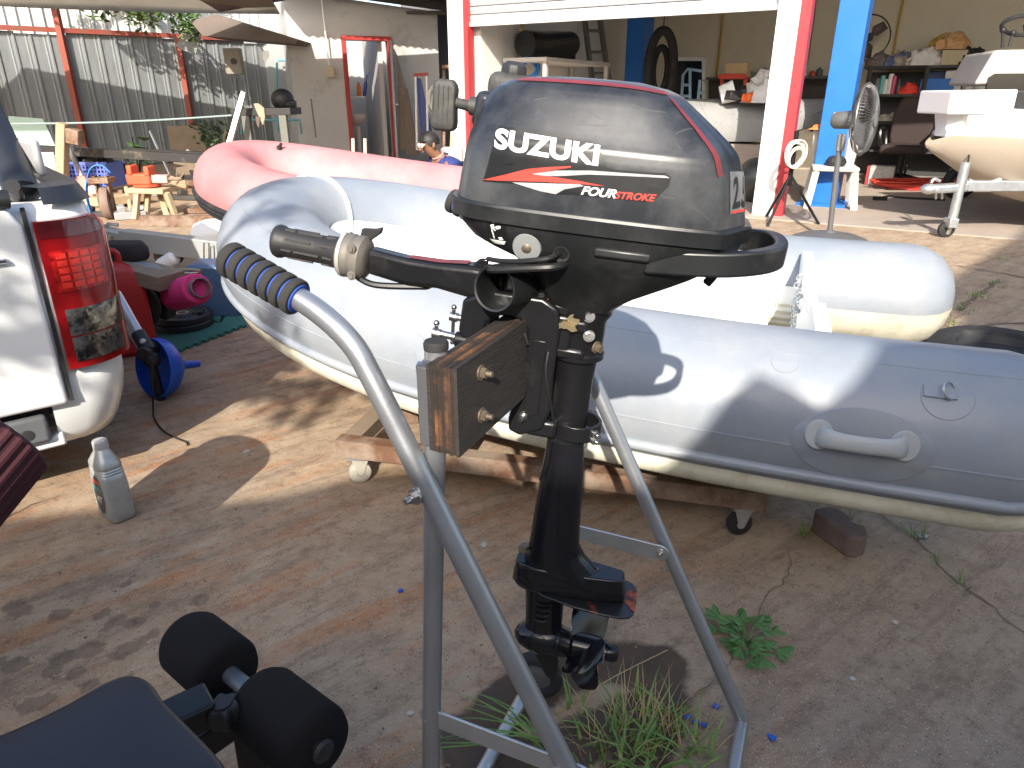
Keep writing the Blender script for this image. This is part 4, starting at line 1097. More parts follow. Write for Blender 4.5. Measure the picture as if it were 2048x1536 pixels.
# bumper
secs = []
for z, ins, rc in ((.175, .10, .12), (.19, .06, .13), (.23, .035, .15), (.30, .012, .16), (.36, .004, .15), (.41, .004, .14), (.43, .02, .13)):
    secs.append([Vector((x, y, z)) for x, y in outl(rc, inset=ins, x1=.75)])
mb = MB(TMx)
n_ = len(secs[0])
mb.loft([[q for q in s_[:8]] + [Vector((s_[8].x, .225, s_[8].z))] for s_ in secs], caps=False, closed=False); mb.build('bumper_corner', WP, tk, smooth=50)
mb = MB(TMx); mb.loft([[Vector((s_[-9].x, 1.50, s_[-9].z))] + s_[-9 + 1:] for s_ in secs], caps=False, closed=False)
mb.build('bumper_corner', WP, tk, smooth=50)
mb = MB(TMx); mb.box((.055, .86, .305), (.05, 1.30, .10)); mb.build('bumper_beam', PLAS, tk, bevel=.01)
mb = MB(TMx); mb.prism([(.21, .195), (.80, .195), (.80, .225), (.30, .235), (.25, .225), (.215, .24)], 0, .10, (.02, 0, 0), (0, 1, 0), (0, 0, 1)); mb.build('bumper_lip', WP, tk, bevel=.008)
mb = MB(TMx); mb.box((.012, .34, .268), (.03, .19, .085)); mb.build('bumper_step', M('step_grey', (.10, .105, .11), .6, bump=.2, bs=120), tk, bevel=.012, seg=3)
mb = MB(TMx); mb.lathe([(.001, .012), (.013, .012), (.013, 0), (.016, -.001)], (-.0045, .30, .262), (1, 0, 0), 20); mb.build('step_hole', RUB, tk)
# sports bar foot on the rail
mb = MB(TMx); mb.box((.30, .11, .985), (.20, .022, .10), (0, .0, .25)); mb.build('bar_bracket', M('bracket_grey', (.42, .42, .42), .5, .3), tk, bevel=.02, seg=3)
mb = MB(TMx)
for a in (-.07, .07):
    for b in (-.03, .03): mb.hexbolt((.30 + a, .098 + a * .2, .985 + b), (0, -1, 0), .008, .004)
mb.build('bracket_bolt', STEEL, tk)
mb = MB(TMx); mb.tube([(.16, .15, .90), (.34, .16, 1.04), (.62, .19, 1.26), (.8, .3, 1.36), (.8, 1.4, 1.36), (.62, 1.53, 1.26), (.34, 1.56, 1.04), (.16, 1.57, .9)], .045, 12, sm=4); mb.build('sports_bar', RC, tk)
mb = MB(TMx); mb.tube([(.10, .17, .90), (.05, .18, .93)], .02, 10); mb.build('bar_stud', BLK, tk)
# cab and rear wheel, mostly out of the picture
mb = MB(TMx); mb.loft([[Vector((x, y, z)) for x, y in ((1.64, .02), (1.64, 1.70), (3.1, 1.70), (3.1, .02))] for z in (.35, .9)] + [[Vector((x, y, 1.5)) for x, y in ((1.8, .18), (1.8, 1.54), (2.7, 1.54), (2.7, .18))]]); mb.loft([[Vector((x, y, z)) for x, y in ((3.1, .04), (3.1, 1.68), (4.3, 1.6), (4.3, .12))] for z in (.35, .85)]); mb.build('cab', WP, tk, bevel=.04, seg=3)
GLS = M('dark_glass', (.015, .017, .02), .05, coat=.5, var=0, rvar=.01)
mb = MB(TMx); mb.prism([(.3, .98), (1.42, .98), (1.34, 1.42), (.38, 1.42)], .0, .008, (1.665, 0, 0), (0, 1, 0), (.22, 0, 1)); mb.build('rear_window', GLS, tk)
for x in (.95, 3.6):
    for y in (.12, 1.6):
        mb = MB(TMx); mb.torus((x, y, .30), .20, .10, (0, 1, 0), 28, 10, flat=(1.1, 1)); wt = mb.build('wheel_tyre', RUB, tk)
        mb = MB(TMx); mb.lathe([(.15, -.05), (.02, -.06), (.02, .06), (.15, .05)], (x, y, .30), (0, 1, 0), 18); mb.build('wheel_rim', GALV, wt)
bb = MB(TMx); bb.lathe([(.09, 0), (.10, .18), (.095, .2), (.02, .22), (0, .22)], (.62, .42, .9), (0, 0, 1), 18); o = bb.build('blue_drum', M('drum_blue', (.02, .10, .45), .5), None, loc=tuple(TMx @ Vector((.62, .42, .9)))); tag(o, 'bright blue plastic drum in the truck bed at the picture edge', 'drum')
# ------------------------------------------------------------------ gym bench at the lower left
VIN = M('bench_vinyl', (.013, .013, .019), .45, bump=.25, bs=260, var=.2, bd=.001)
bn = thing('gym_bench', 'black padded gym bench with foam leg rollers in the foreground', 'gym bench', (-.45, .45, 0))
zb = .47
c = [G(*q, zb) for q in ((-160, 1530), (0, 1467), (120, 1412), (215, 1360), (262, 1347), (300, 1360), (330, 1400), (400, 1470), (452, 1530), (470, 1600), (440, 1680), (200, 1900), (-300, 2000))]
mb = MB(); o_ = Vector((sum(p.x for p in c) / len(c), sum(p.y for p in c) / len(c), 0))
secs = []
for z, k in ((-.055, .95), (-.045, .985), (-.02, 1.0), (-.006, .99), (0, .965), (.003, .9), (.006, .5), (.0065, .05)):
    secs.append([o_ + Vector(((p.x - o_.x) * k, (p.y - o_.y) * k, zb + z - .0)) for p in smooth_path(c, 4, None, True)[0]])
mb.loft(secs); mb.build('seat_pad', VIN, bn, smooth=60)
def at_d(px, py, d): r = ray(px, py); return Vector((0, 0, HC)) + r * d      # point at axis depth d
BF = M('roller_foam', (.011, .010, .011), .98, bump=.4, bs=420, bd=.0015, spec=.2)
r0a, r0b = at_d(376, 1280, 1.12), at_d(640, 1497, .90)
ax = (r0b - r0a).normalized()
r1a = r0a + ax * .225; 
def roller(a, ln, r):
    mb = MB(); mb.lathe([(0, 0), (r * .7, 0), (r * .92, .004), (r, .014), (r, ln - .014), (r * .92, ln - .004), (r * .7, ln), (0, ln)], a, ax, 32); return mb.build('foam_roller', BF, bn, smooth=50)
LR_ = (r0b - r0a).length
roller(r0a, LR_ * .37, .052); roller(r0a + ax * LR_ * .60, LR_ * .40, .052)
mb = MB(); mb.cyl(r0a - ax * .01, r0a + ax * (LR_ + .004), .013, n=18); mb.build('roller_bar', M('bar_grey', (.16, .17, .19), .4, .6), bn)
mb = MB(); mb.lathe([(.015, 0), (.016, .006), (.012, .01), (0, .011)], r0a + ax * (LR_ + .002), ax, 20); mb.build('bar_end_cap', PLAS, bn)
kc = at_d(447, 1420, .93)
mb = MB(); n = 48; secs = []
for z, k in ((-.022, .8), (-.012, .95), (0, 1), (.008, .96), (.012, .8)):
    secs.append([kc + Vector(((.021 + .0028 * cos(6 * 2 * pi * i / n)) * k * cos(2 * pi * i / n), (.021 + .0028 * cos(6 * 2 * pi * i / n)) * k * sin(2 * pi * i / n), z)) for i in range(n)])
mb.loft(secs); mb.lathe([(.013, .0125), (.013, .0145), (0, .0145)], kc, (0, 0, 1), 24); mb.build('adjusting_knob', PLAS, bn)
mb = MB(); q0 = at_d(430, 1460, 1.0); q1 = r0a + ax * LR_ * .50
mb.beam(q0 + Vector((-.12, -.1, -.03)), q1 + Vector((0, 0, -.03)), .045, .045); mb.build('curl_arm', BLK, bn, bevel=.004)
mb = MB(); mb.beam(q1 + Vector((0, 0, -.03)), (q1.x + .0, q1.y - .02, .03), .045, .045); mb.beam((q1.x - .22, q1.y - .02, .022), (q1.x + .2, q1.y - .02, .022), .05, .04); mb.build('bench_leg', BLK, bn, bevel=.004)
mb = MB(); mb.beam((-.9, .25, .40), (-.9, .2, .02), .05, .05); mb.beam((-1.1, .2, .022), (-.6, .2, .022), .05, .04); mb.build('bench_leg', BLK, bn, bevel=.004)
mb = MB(); mb.beam((-.92, .3, .395), (q1.x - .02, q1.y - .06, .395), .05, .04); mb.build('bench_rail', BLK, bn, bevel=.004)

# maroon mat roll at the left edge
MAT = M('mat_maroon', (.06, .014, .02), .9, bump=.15, bs=200, var=.15)
e1 = at_d(-48, 850, 1.40); e2 = e1 + Vector((-.16, -.42, -.26)); axm = (e2 - e1).normalized(); upm = axm.orthogonal().normalized(); sdm = axm.cross(upm)
mb = MB(); n = 144; ln = (e2 - e1).length; secs = []
for h, k in ((0, .86), (.004, .95), (.012, 1), (ln - .01, 1), (ln, .9)):
    secs.append([e1 + axm * h + (upm * cos(2 * pi * i / n) + sdm * sin(2 * pi * i / n)) * (.150 * k + (.0022 if i % 4 < 2 else -.0012)) for i in range(n)])
mb.loft(secs); o = mb.build('exercise_mat_roll', MAT, None, loc=tuple(e2), smooth=20); tag(o, 'maroon ribbed mat roll at the left picture edge below the truck', 'mat')

# ------------------------------------------------------------------ oil bottle
OB = M('bottle_silver', (.42, .43, .41), .38, .35, var=.08, vs=20, col2=(.30, .30, .27), thr=.6, s2=14)
bc = G(236, 1030); bq = Matrix.Translation(Vector((bc.x, bc.y, 0.0))) @ Matrix.Rotation(radians(52), 4, 'Z')
ob = thing('oil_bottle', 'silver plastic oil bottle standing on the concrete behind the truck', 'bottle', (bc.x, bc.y, 0))
def rr(hx, hy, z, p=5, n=40, dx=0):
    return [Vector((dx + hx * math.copysign(abs(cos(2 * pi * k / n)) ** (2 / p), cos(2 * pi * k / n)), hy * math.copysign(abs(sin(2 * pi * k / n)) ** (2 / p), sin(2 * pi * k / n)), z)) for k in range(n)]
hxy = [(.030, .050, .002), (.034, .054, .006), (.0355, .0555, .02), (.035, .055, .10), (.034, .053, .135), (.0325, .051, .150), (.030, .0475, .153), (.0325, .051, .157), (.030, .0475, .161), (.0322, .050, .165), (.030, .047, .169), (.0318, .049, .174), (.031, .048, .182), (.027, .041, .196), (.021, .029, .210), (.0185, .021, .222), (.0175, .0175, .226)]
mb = MB(bq); mb.loft([rr(a, b, z, 5 if z < .19 else 3.2 if z < .215 else 2) for a, b, z in hxy]); bd_ = mb.build('bottle_body', OB, ob, smooth=50)
mb = MB(bq); n = 36
mb.loft([[Vector(((r + (.0009 if k % 2 else 0)) * cos(2 * pi * k / n), (r + (.0009 if k % 2 else 0)) * sin(2 * pi * k / n), z)) for k in range(n)] for r, z in ((.0195, .224), (.0195, .246), (.0175, .249), (.008, .2495))]); mb.build('bottle_cap', M('cap_silver', (.45, .45, .44), .4, .3), ob)
tbm = MB(); tbm.loft([rr(a, b, z, 5 if z < .19 else 3.2) for a, b, z in hxy]); OBV = BVHTree.FromPolygons([tuple(p) for p in tbm.v], tbm.f)
lab = [(.030 * cos(2 * pi * k / 28), .085 + .062 * sin(2 * pi * k / 28)) for k in range(28)]
# label on the broad side that faces the truck
LBK = M('label_dark', (.05, .05, .055), .4, var=.4, vs=60, col2=(.22, .2, .17), thr=.6, s2=50)
dl = (1, 0, 0)
decal('label_oval', flat_mesh([lab]), (0, 0, 0), (0, -1, 0), Z_, LBK, bd_, OBV, .0007, dl, bq)
decal('label_red_band', flat_mesh([[(-.022, .124), (.022, .124), (.018, .134), (-.018, .134)]]), (0, 0, 0), (0, -1, 0), Z_, DR, bd_, OBV, .0012, dl, bq)
v, f = text_mesh('MAX', .024, .0005, .2); decal('label_text', ([(p[0] - .024, p[1] + .098, 0) for p in v], f), (0, 0, 0), (0, -1, 0), Z_, M('label_teal', (.05, .30, .36), .4), bd_, OBV, .0013, dl, bq)
v, f = text_mesh('4T', .03, .0006, .2); decal('label_text', ([(p[0] - .018, p[1] + .062, 0) for p in v], f), (0, 0, 0), (0, -1, 0), Z_, DW, bd_, OBV, .0013, dl, bq)

# ------------------------------------------------------------------ blue funnel and cord
FB = M('funnel_blue', (.012, .09, .55), .35, var=.1, bump=.05)
fc = G(338, 790); fo = fc + Vector((-.02, -.01, .125)); fax = Vector((.50, .82, -.22)).normalized()
mb = MB(); mb.lathe([(.118, -.02), (.121, -.018), (.121, .02), (.106, .045), (.03, .105), (.018, .115), (.014, .19), (.011, .19), (.015, .113), (.027, .1), (.101, .043), (.115, .018), (.116, -.018)], fo, fax, 36, cap=False)
fn = tag(mb.build('funnel', FB, None, loc=(fc.x, fc.y, 0)), 'bright blue plastic funnel tipped on its side on the concrete', 'funnel')
mb = MB(); mb.torus(fo - fax * .018 + Vector((.035, -.02, -.115)), .010, .004, fax, 14, 6); mb.build('hanging_tab', FB, fn)
CORD = M('cord_black', (.02, .016, .014), .9, bump=.6, bs=200)
mb = MB(); pts = [PY(305, 700, 2.45), PY(304, 760, 2.38), G(306, 805, .02), G(308, 835, .006), G(325, 860, .006), G(350, 875, .006), G(372, 884, .006), G(375, 890, .006)]
mb.tube(pts, .0035, 6, sm=6); o = mb.build('pull_cord', CORD, None, loc=tuple(G(340, 870))); tag(o, 'thin dark twisted cord trailing from the crutch over the concrete', 'cord')

# ------------------------------------------------------------------ things behind the truck: can, tubes, mat, plates, roller
JR = M('jerry_red', (.40, .018, .016), .4, var=.12, vs=6)
rc_ = G(232, 742); jf = frame((rc_.x - .10, rc_.y + .22, 0), (.86, .5, 0))
fcq = thing('fuel_can', 'red plastic fuel can behind the truck corner', 'fuel can', jf.translation)
mb = MB(jf); mb.loft([[Vector((x, y, z)) for x, y in ((-.17 * k, -.08 * k), (.17 * k, -.08 * k), (.17 * k, .08 * k), (-.17 * k, .08 * k))] for z, k in ((0, .94), (.02, 1), (.30, 1), (.40, .84), (.44, .5))]); mb.build('can_body', JR, fcq, bevel=.04, seg=4)
mb = MB(jf); mb.tube([(-.06, 0, .42), (-.06, 0, .49), (.07, 0, .49), (.08, 0, .42)], .014, 10, sm=4); mb.build('can_handle', JR, fcq)
ALU = M('tube_alu', (.50, .51, .53), .35, .7, bump=.06, bs=60)
cr = thing('rowing_machine_frame', 'grey aluminium tubes with a black plastic joint beside the truck', 'frame', G(300, 712))
j_ = PY(290, 690, 2.62)
for dx, dz in ((0, 0), (.0, -.085)):
    mb = MB(); mb.cyl(PY(232, 588, 2.75) + Vector((0, dx, dz)), j_ + Vector((0, dx, dz * .45)), .021, n=14); mb.build('frame_tube', ALU, cr)
mb = MB(); d_ = (j_ - PY(232, 588, 2.75)).normalized(); mb.cyl(j_ - d_ * .06, j_ + d_ * .035, .028, n=14); mb.cyl(j_ + d_ * .02 + Vector((.0, -.04, -.01)), j_ + d_ * .02 + Vector((0, .05, -.01)), .028, n=14); mb.ball(j_ + d_ * .05 + Vector((0, 0, -.02)), .034); mb.build('joint', PLAS, cr, bevel=.004)
mb = MB(); mb.ball(j_ - d_ * .02 + Vector((.012, -.022, .004)), (.014, .012, .014)); mb.build('joint_button', ALU, cr)
mb = MB(); mb.cyl(j_ + d_ * .04, Vector((j_.x + .02, j_.y, .0)), .016, n=12); mb.build('frame_foot', PLAS, cr)

GM = M('foam_mat_green', (.035, .15, .115), .9, bump=.3, bs=200, var=.12)
q0, q1, q2, q3 = G(352, 706), G(492, 652), G(480, 600), G(250, 650)
mb = MB(); edge = []
def jig(a, b, n, amp):
    d = b - a; u = d.normalized(); nn = Vector((u.y, -u.x, 0)); out = []
    for i in range(n):
        for t, h in ((0, 0), (.28, 0), (.22, 1), (.5, 1.15), (.78, 1), (.72, 0)):
            out.append(a + d * ((i + t) / n) + nn * (amp * h))
    return out
E_ = jig(q0, q1, 9, .018) + [q1, q2, q3] + []
mb.prism([(p.x, p.y) for p in E_], .002, .015, (0, 0, 0), (1, 0, 0), (0, 1, 0)); o = mb.build('foam_floor_mat', GM, None, loc=(q0.x, q0.y, 0)); tag(o, 'green jigsaw-edged foam mat on the ground under the weight plates', 'mat')
pc_ = G(352, 668); PLT_ = M('plate_rubber', (.015, .015, .019), .5, bump=.2, bs=150)
for i, (r_, lb) in enumerate(((.150, 'lower black weight plate of the two stacked on the green mat'), (.146, 'upper black weight plate of the two, with slotted grips'))):
    z = .015 + i * .036; cx = Vector((pc_.x + (.004 if i else 0), pc_.y + .10, z)); T_ = thing('weight_plate', lb, 'weight plate', cx, 'weight plates on the mat')
    mb = MB(); mb.lathe([(.028, .004), (.05, .002), (.06, .012), (.115, .012), (.122, .002), (r_ - .004, 0), (r_, .005), (r_, .028), (r_ - .005, .034), (.122, .034), (.114, .022), (.06, .022), (.05, .034), (.028, .033)], cx, (0, 0, 1), 44); pl_ = mb.build('plate_disc', PLT_, T_)
    mb = MB(); mb.lathe([(.024, .0), (.03, .0), (.03, .036), (.024, .036)], cx, (0, 0, 1), 28, cap=False); mb.build('bore_ring', STEEL, T_)
    for k in range(3):
        a = 2 * pi * k / 3 + .4; mb = MB(); mb.tube([cx + Vector((.085 * cos(a + t), .085 * sin(a + t), .0335)) for t in (-.4, -.2, 0, .2, .4)], .016, 8, flat=(.18, 1), up=(0, 0, 1)); mb.build('grip_slot', RUB, T_)
PKM = M('roller_pink', (.60, .035, .18), .75, var=.12, vs=30)
pa_, pb2 = PY(322, 600, 3.45), PY(395, 577, 3.1); axr = (pb2 - pa_).normalized(); L_ = .32; st_ = pb2 - axr * L_
rl = thing('foam_roller', 'pink knobbly foam roller on a grey plastic pipe by the boat bow', 'foam roller', (pa_.x, pa_.y, 0))
u_ = axr.orthogonal().normalized(); s_ = axr.cross(u_); mb = MB(); nA, nL = 44, 40; secs = []
for j in range(nL + 1):
    h = L_ * j / nL; ring = []
    for i in range(nA):
        a = 2 * pi * i / nA; r_ = .068 + .006 * (cos(11 * a) * cos(2 * pi * h / .032)) if 0 < j < nL else .062
        ring.append(st_ + axr * h + (u_ * cos(a) + s_ * sin(a)) * r_)
    secs.append(ring)
mb.loft(secs); mb.build('foam_sleeve', PKM, rl, smooth=50)
mb = MB(); mb.lathe([(.044, -.02), (.044, L_ + .045), (.040, L_ + .046), (.040, L_ - .1), (0, L_ - .1)], st_, axr, 30, cap=False); mb.build('core_pipe', M('pvc_grey', (.13, .14, .15), .4), rl)
wc = PY(278, 612, 3.3)
wt = thing('dumbbell_wheel', 'black trolley wheel with pale grey hub beside the pink roller', 'wheel', (wc.x, wc.y, 0))
mb = MB(); mb.torus(wc, .085, .032, (-.3, -1, 0.1), 30, 10, flat=(1.2, 1)); mb.build('tyre', RUB, wt)
mb = MB(); mb.lathe([(.058, -.02), (.05, -.028), (.022, -.022), (.02, -.035), (0, -.035)], wc, (.3, 1, -.1), 26); mb.build('hub', M('hub_grey', (.42, .43, .42), .5), wt)
mb = MB(); bt_ = [PY(246, 535, 3.3), PY(345, 562, 3.2)]; mb.beam(bt_[0], bt_[1], .16, .07); mb.build('x', WOOD, None) if False else None
o = mb.build('timber_block', WOOD, None, bevel=.004, loc=tuple(bt_[0])); tag(o, 'weathered timber plank lying on the trolley wheel', 'plank')
mb = MB(); mb.beam(PY(246, 575, 3.42), PY(345, 600, 3.4), .1, .20); o = mb.build('storage_box', PLAS, None, bevel=.01, loc=tuple(G(290, 640))); tag(o, 'black box in shade beneath the weathered plank', 'box')
mb = MB(); cu = PY(248, 520, 3.36); mb.loft([[cu + Vector((x * k, y * k, z)) for x, y in ((-.14, -.05), (-.05, -.09), (.10, -.07), (.13, .0), (.09, .08), (-.1, .08))] for z, k in ((0, .9), (.02, 1), (.05, 1), (.085, .8), (.09, .3))]); o = mb.build('dark_cushion', M('cushion_dark', (.02, .016, .018), .9, bump=.4, bs=90), None, bevel=.01, loc=tuple(cu)); tag(o, 'dark fabric cushion lying on the weathered plank', 'cushion')
mb = MB(); mb.tube([PY(262, 528, 3.3), PY(300, 532, 3.28), PY(322, 540, 3.24)], [.022, .024, .008], 10, sm=3, flat=(.5, 1.4), up=(0, 0, 1)); o = mb.build('float_paddle', M('paddle_grey', (.22, .22, .23), .5), None, loc=tuple(PY(262, 528, 3.3))); tag(o, 'flat grey paddle blade resting on the weathered plank', 'paddle')
mb = MB(); mb.tube([PY(350, 540, 3.35), PY(395, 540, 3.32), PY(398, 546, 3.32), PY(350, 548, 3.33)], .007, 8, sm=3); o = mb.build('chrome_bar', M('chrome_yel', (.55, .5, .33), .18, 1), None, loc=tuple(PY(350, 540, 3.35))); tag(o, 'short shiny chrome bar lying above the pink roller', 'bar')
mb = MB(); bx_ = G(430, 640); mb.box((bx_.x, bx_.y + .12, .15), (.26, .2, .30)); o = mb.build('blue_tub', M('tub_blue', (.06, .11, .2), .3), None, bevel=.02, loc=(bx_.x, bx_.y + .12, 0)); tag(o, 'dull blue plastic tub tucked against the grey boat bow', 'tub')
mb = MB()
for k in range(9):
    cx = G(455, 625) + Vector((random.uniform(-.03, .03), random.uniform(-.03, .03) + .02, .02 + .017 * k)); R_ = random.uniform(.11, .15)
    mb.tube([cx + Vector((R_ * 1.2 * cos(2 * pi * i / 22), R_ * .7 * sin(2 * pi * i / 22), .008 * sin(4 * pi * i / 22 + k))) for i in range(22)], .009, 7, closed=True)
mb.tube([G(425, 590, .1), G(418, 615, .05), G(422, 640, .012), G(440, 645, .012), G(447, 625, .02), G(440, 600, .06)], .009, 7, sm=6)
o = mb.build('cable_coil', CAB, None, loc=tuple(G(455, 640))); tag(o, 'thick black cable coil on the green mat beside the boat', 'cable')

# ------------------------------------------------------------------ paver, tyre, grass, weeds, litter
PAV = M('paver', (.15, .105, .09), .9, var=.15, vs=14, bump=.5, bs=90, col2=(.19, .14, .12), thr=.55, s2=12)
g0 = G(1676, 1082); pm_ = frame((g0.x + .0, g0.y, 0), (.35, -.93, 0)) @ Matrix.Scale(.62, 4)
pv = [(-.115, -.04), (-.085, -.065), (-.03, -.058), (.0, -.035), (.03, -.058), (.085, -.065), (.115, -.04), (.115, .035), (.085, .055), (.03, .05), (0, .028), (-.03, .05), (-.085, .055), (-.115, .035)]
pv = [(-.13, -.03), (-.10, -.06), (.10, -.06), (.13, -.03), (.12, .03), (.06, .075), (.012, .05), (-.02, .075), (-.095, .075), (-.13, .045)]
mb = MB(pm_); mb.prism(pv, 0.0, .10, (0, 0, 0), (1, 0, 0), (0, 1, 0)); o = mb.build('paving_block', PAV, None, bevel=.006, loc=(g0.x, g0.y, 0)); tag(o, 'notched brown concrete paving block on the ground under the grey boat', 'paving block')
tc_ = G(1995, 738)
ty = thing('spare_tyre', 'black spare tyre lying flat on the yard behind the grey boat', 'tyre', tc_)
mb = MB(); mb.lathe([(.19, .0), (.26, 0), (.305, .02), (.315, .06), (.305, .10), (.26, .125), (.20, .12), (.185, .10), (.185, .02)], tc_, (0, 0, 1), 44, cap=False); mb.build('tyre_carcass', RUB, ty)
mb = MB(); mb.lathe([(.188, .10), (.18, .105), (.17, .07), (.12, .065), (.06, .08), (.03, .075), (0, .075)], tc_, (0, 0, 1), 36, cap=False); mb.build('wheel_disc', M('disc_dark', (.03, .03, .032), .5), ty)
GRS = M('grass_green', (.12, .22, .04), .5, var=.5, vs=12, col2=(.30, .24, .10), thr=.60, s2=25, soft=.05)
GRD = M('grass_dry', (.36, .27, .12), .7, var=.3, vs=20)
def blade_(mb, p, ln, az, lean, wd):
    d = Vector((cos(az), sin(az), 0)); sd = Vector((-sin(az), cos(az), 0)); vs = []; n = 4
    for i in range(n + 1):
        t = i / n; q = p + d * (ln * lean * t ** 1.5) + Vector((0, 0, ln * (t - .5 * lean * t * t)))
        q.z = max(q.z, .004); w_ = wd * (1 - t) ** .7
        vs += [q + sd * w_, q - sd * w_ + Vector((0, 0, w_ * .3))]
    mb.add(vs, [(2 * i, 2 * i + 1, 2 * i + 3, 2 * i + 2) for i in range(n)])
def tuft(mb, c, n, r, l0, l1, wd=.0022):
    for _ in range(n):
        a = random.uniform(0, 2 * pi); p = Vector((c.x, c.y, 0)) + Vector((cos(a), sin(a), 0)) * r * random.random() ** .7
        blade_(mb, p, random.uniform(l0, l1), a + random.gauss(0, .7), random.uniform(.2, 1.15), wd * random.uniform(.6, 1.3))
mb = MB(); random.seed(11)
for q, n, r in (((1290, 1450), 150, .06), ((1230, 1480), 130, .06), ((1350, 1490), 150, .06), ((1270, 1520), 170, .07), ((1180, 1500), 60, .05), ((1400, 1520), 70, .05), ((1200, 1570), 120, .07), ((1330, 1580), 120, .07), ((1160, 1440), 40, .04)):
    tuft(mb, G(*q), int(n * .19), r, .03, .10, .0034)
for q, az, l in (((1060, 1470), 2.8, .16), ((1090, 1510), 3.0, .2), ((1060, 1530), 3.2, .25), ((1130, 1520), 3.3, .3)): 
    for k in range(3): blade_(mb, G(*q) + Vector((random.uniform(-.01, .01), random.uniform(-.01, .01), 0)), l * random.uniform(.7, 1), az + random.gauss(0, .2), 1.1, .003)
gt = mb.build('grass', GRS, None, smooth=0, loc=tuple(G(1280, 1480))); tag(gt, 'tuft of green grass growing in the wet patch under the stand', None, kind='stuff')
mb = MB()
for q, n, r in (((1290, 1470), 45, .08), ((1220, 1500), 40, .08), ((1370, 1500), 35, .07)): tuft(mb, G(*q), n, r, .06, .15, .0013)
for a, b, c in (((1165, 1420), (1200, 1370), (1335, 1300)), ((1165, 1420), (1195, 1345), (1185, 1320)), ((1150, 1430), (1180, 1470), (1240, 1490))):
    mb.tube([G(*a, .01), G(*b, .035), G(*c, .03)], .0013, 5, sm=4)
mb.build('dry_straw', GRD, gt, smooth=0)
mb = MB()
for q, n, r in (((1960, 595), 50, .1), ((1925, 620), 40, .09), ((1890, 650), 35, .09), ((1860, 678), 40, .09), ((1815, 680), 60, .07), ((2005, 520), 30, .05), ((1655, 1070), 14, .02), ((1608, 1070), 20, .02), ((1990, 570), 40, .1), ((1830, 1078), 10, .03), ((1885, 1135), 8, .03), ((1930, 1180), 12, .03), ((1700, 1045), 8, .03)): tuft(mb, G(*q), n, r, .02, .06, .002)
gt2 = mb.build('grass', GRS, None, smooth=0, loc=tuple(G(1900, 640))); tag(gt2, 'low grass growing along the slab joint at right', None, kind='stuff')
random.seed(5)
WL = M('weed_leaf', (.07, .16, .04), .5, var=.35, vs=25)
wd0 = G(1490, 1290); we = thing('weed_plant', 'small leafy green weed growing from the crack beside the stand leg', 'plant', wd0)
mb = MB(); tips = []
for k in range(15):
    a = 2 * pi * k / 15 + random.uniform(-.3, .3); l = random.uniform(.02, .065); t_ = wd0 + Vector((l * cos(a) * 1.1, l * sin(a) * 1.2, random.uniform(.015, .04)))
    mb.tube([wd0, wd0.lerp(t_, .5) + Vector((0, 0, .02)), t_], .0014, 5, sm=3); tips.append((wd0.lerp(t_, .6) + Vector((0, 0, .018)), t_, a))
mb.build('stem', WL, we)
for m_, t_, a in tips:
    for p, s_ in ((t_, .036), (m_, .03)):
        for da in (-.7, 0, .7):
            if random.random() < .15: continue
            mb = MB(); L_ = s_ * random.uniform(.7, 1.2); u = Vector((cos(a + da), sin(a + da), random.uniform(-.2, .3))).normalized(); sd = Vector((-u.y, u.x, 0)).normalized(); up = u.cross(sd)
            mb.add([p, p + u * L_ * .3 + sd * L_ * .2 - up * .003, p + u * L_ * .7 + sd * L_ * .22 - up * .003, p + u * L_, p + u * L_ * .7 - sd * L_ * .22 - up * .003, p + u * L_ * .3 - sd * L_ * .2 - up * .003, p + u * L_ * .5], [(0, 1, 6), (1, 2, 6), (2, 3, 6), (3, 4, 6), (4, 5, 6), (5, 0, 6)]); mb.build('leaf', WL, we)
BCH = M('chip_blue', (.02, .10, .45), .5)
def chip(q, s, mat, nm, lb, cat, grp=None):
    c = G(*q); n = random.randint(5, 7); P_ = [(s * random.uniform(.5, 1) * cos(2 * pi * k / n), s * random.uniform(.4, .9) * sin(2 * pi * k / n)) for k in range(n)]
    mb = MB(); mb.prism(P_, .003, .006, c, (1, 0, random.uniform(-.1, .1)), (0, 1, random.uniform(-.1, .1))); tag(mb.build(nm, mat, None, loc=tuple(c)), lb, cat, grp)
chip((1543, 1478), .012, BCH, 'paint_chip', 'largest blue paint chip right of the stand foot', 'paint chip')
chip((801, 1184), .009, BCH, 'paint_chip', 'blue paint chip alone on concrete left of the post', 'paint chip')
for q, lb in (((1376, 1438), 'leftmost of three small blue chips right of the grass'), ((1392, 1448), 'middle of three small blue chips right of the grass'), ((1407, 1453), 'rightmost of three small blue chips right of the grass'), ((1432, 1416), 'lone small blue chip beside the rear stand leg')): chip(q, .009, BCH, 'paint_chip', lb, 'paint chip', 'blue paint chips on the concrete')
LFW = M('leaf_pale', (.45, .44, .40), .8, var=.2, vs=40)
for q, s, lb in (((968, 1093), .014, 'pale dry leaf scrap left of the motor leg'), ((493, 905), .016, 'pale paper scrap in front of the dolly caster'), ((1790, 1247), .010, 'pale stone chip on concrete right of the weed'), ((1703, 1361), .008, 'white flake on grey concrete at lower right'), ((820, 1430), .010, 'pale scrap just left of the stand post'), ((1845, 1075), .02, 'pale leaf scrap beside the long crack')): chip(q, s, LFW, 'litter_scrap', lb, 'litter')
for k in range(46):
    pass
mb = MB(); random.seed(3)
for k in range(260):
    c = Vector((random.uniform(-1.2, 1.7), random.uniform(.55, 2.6), 0)); s = random.choice((.0012, .0018, .0025, .004)); 
    mb.box(c + Vector((0, 0, .002 + s * .3)), (s * random.uniform(.8, 2.2), s, s * .7), (random.uniform(-.3, .3), random.uniform(-.3, .3), random.uniform(0, 3)))
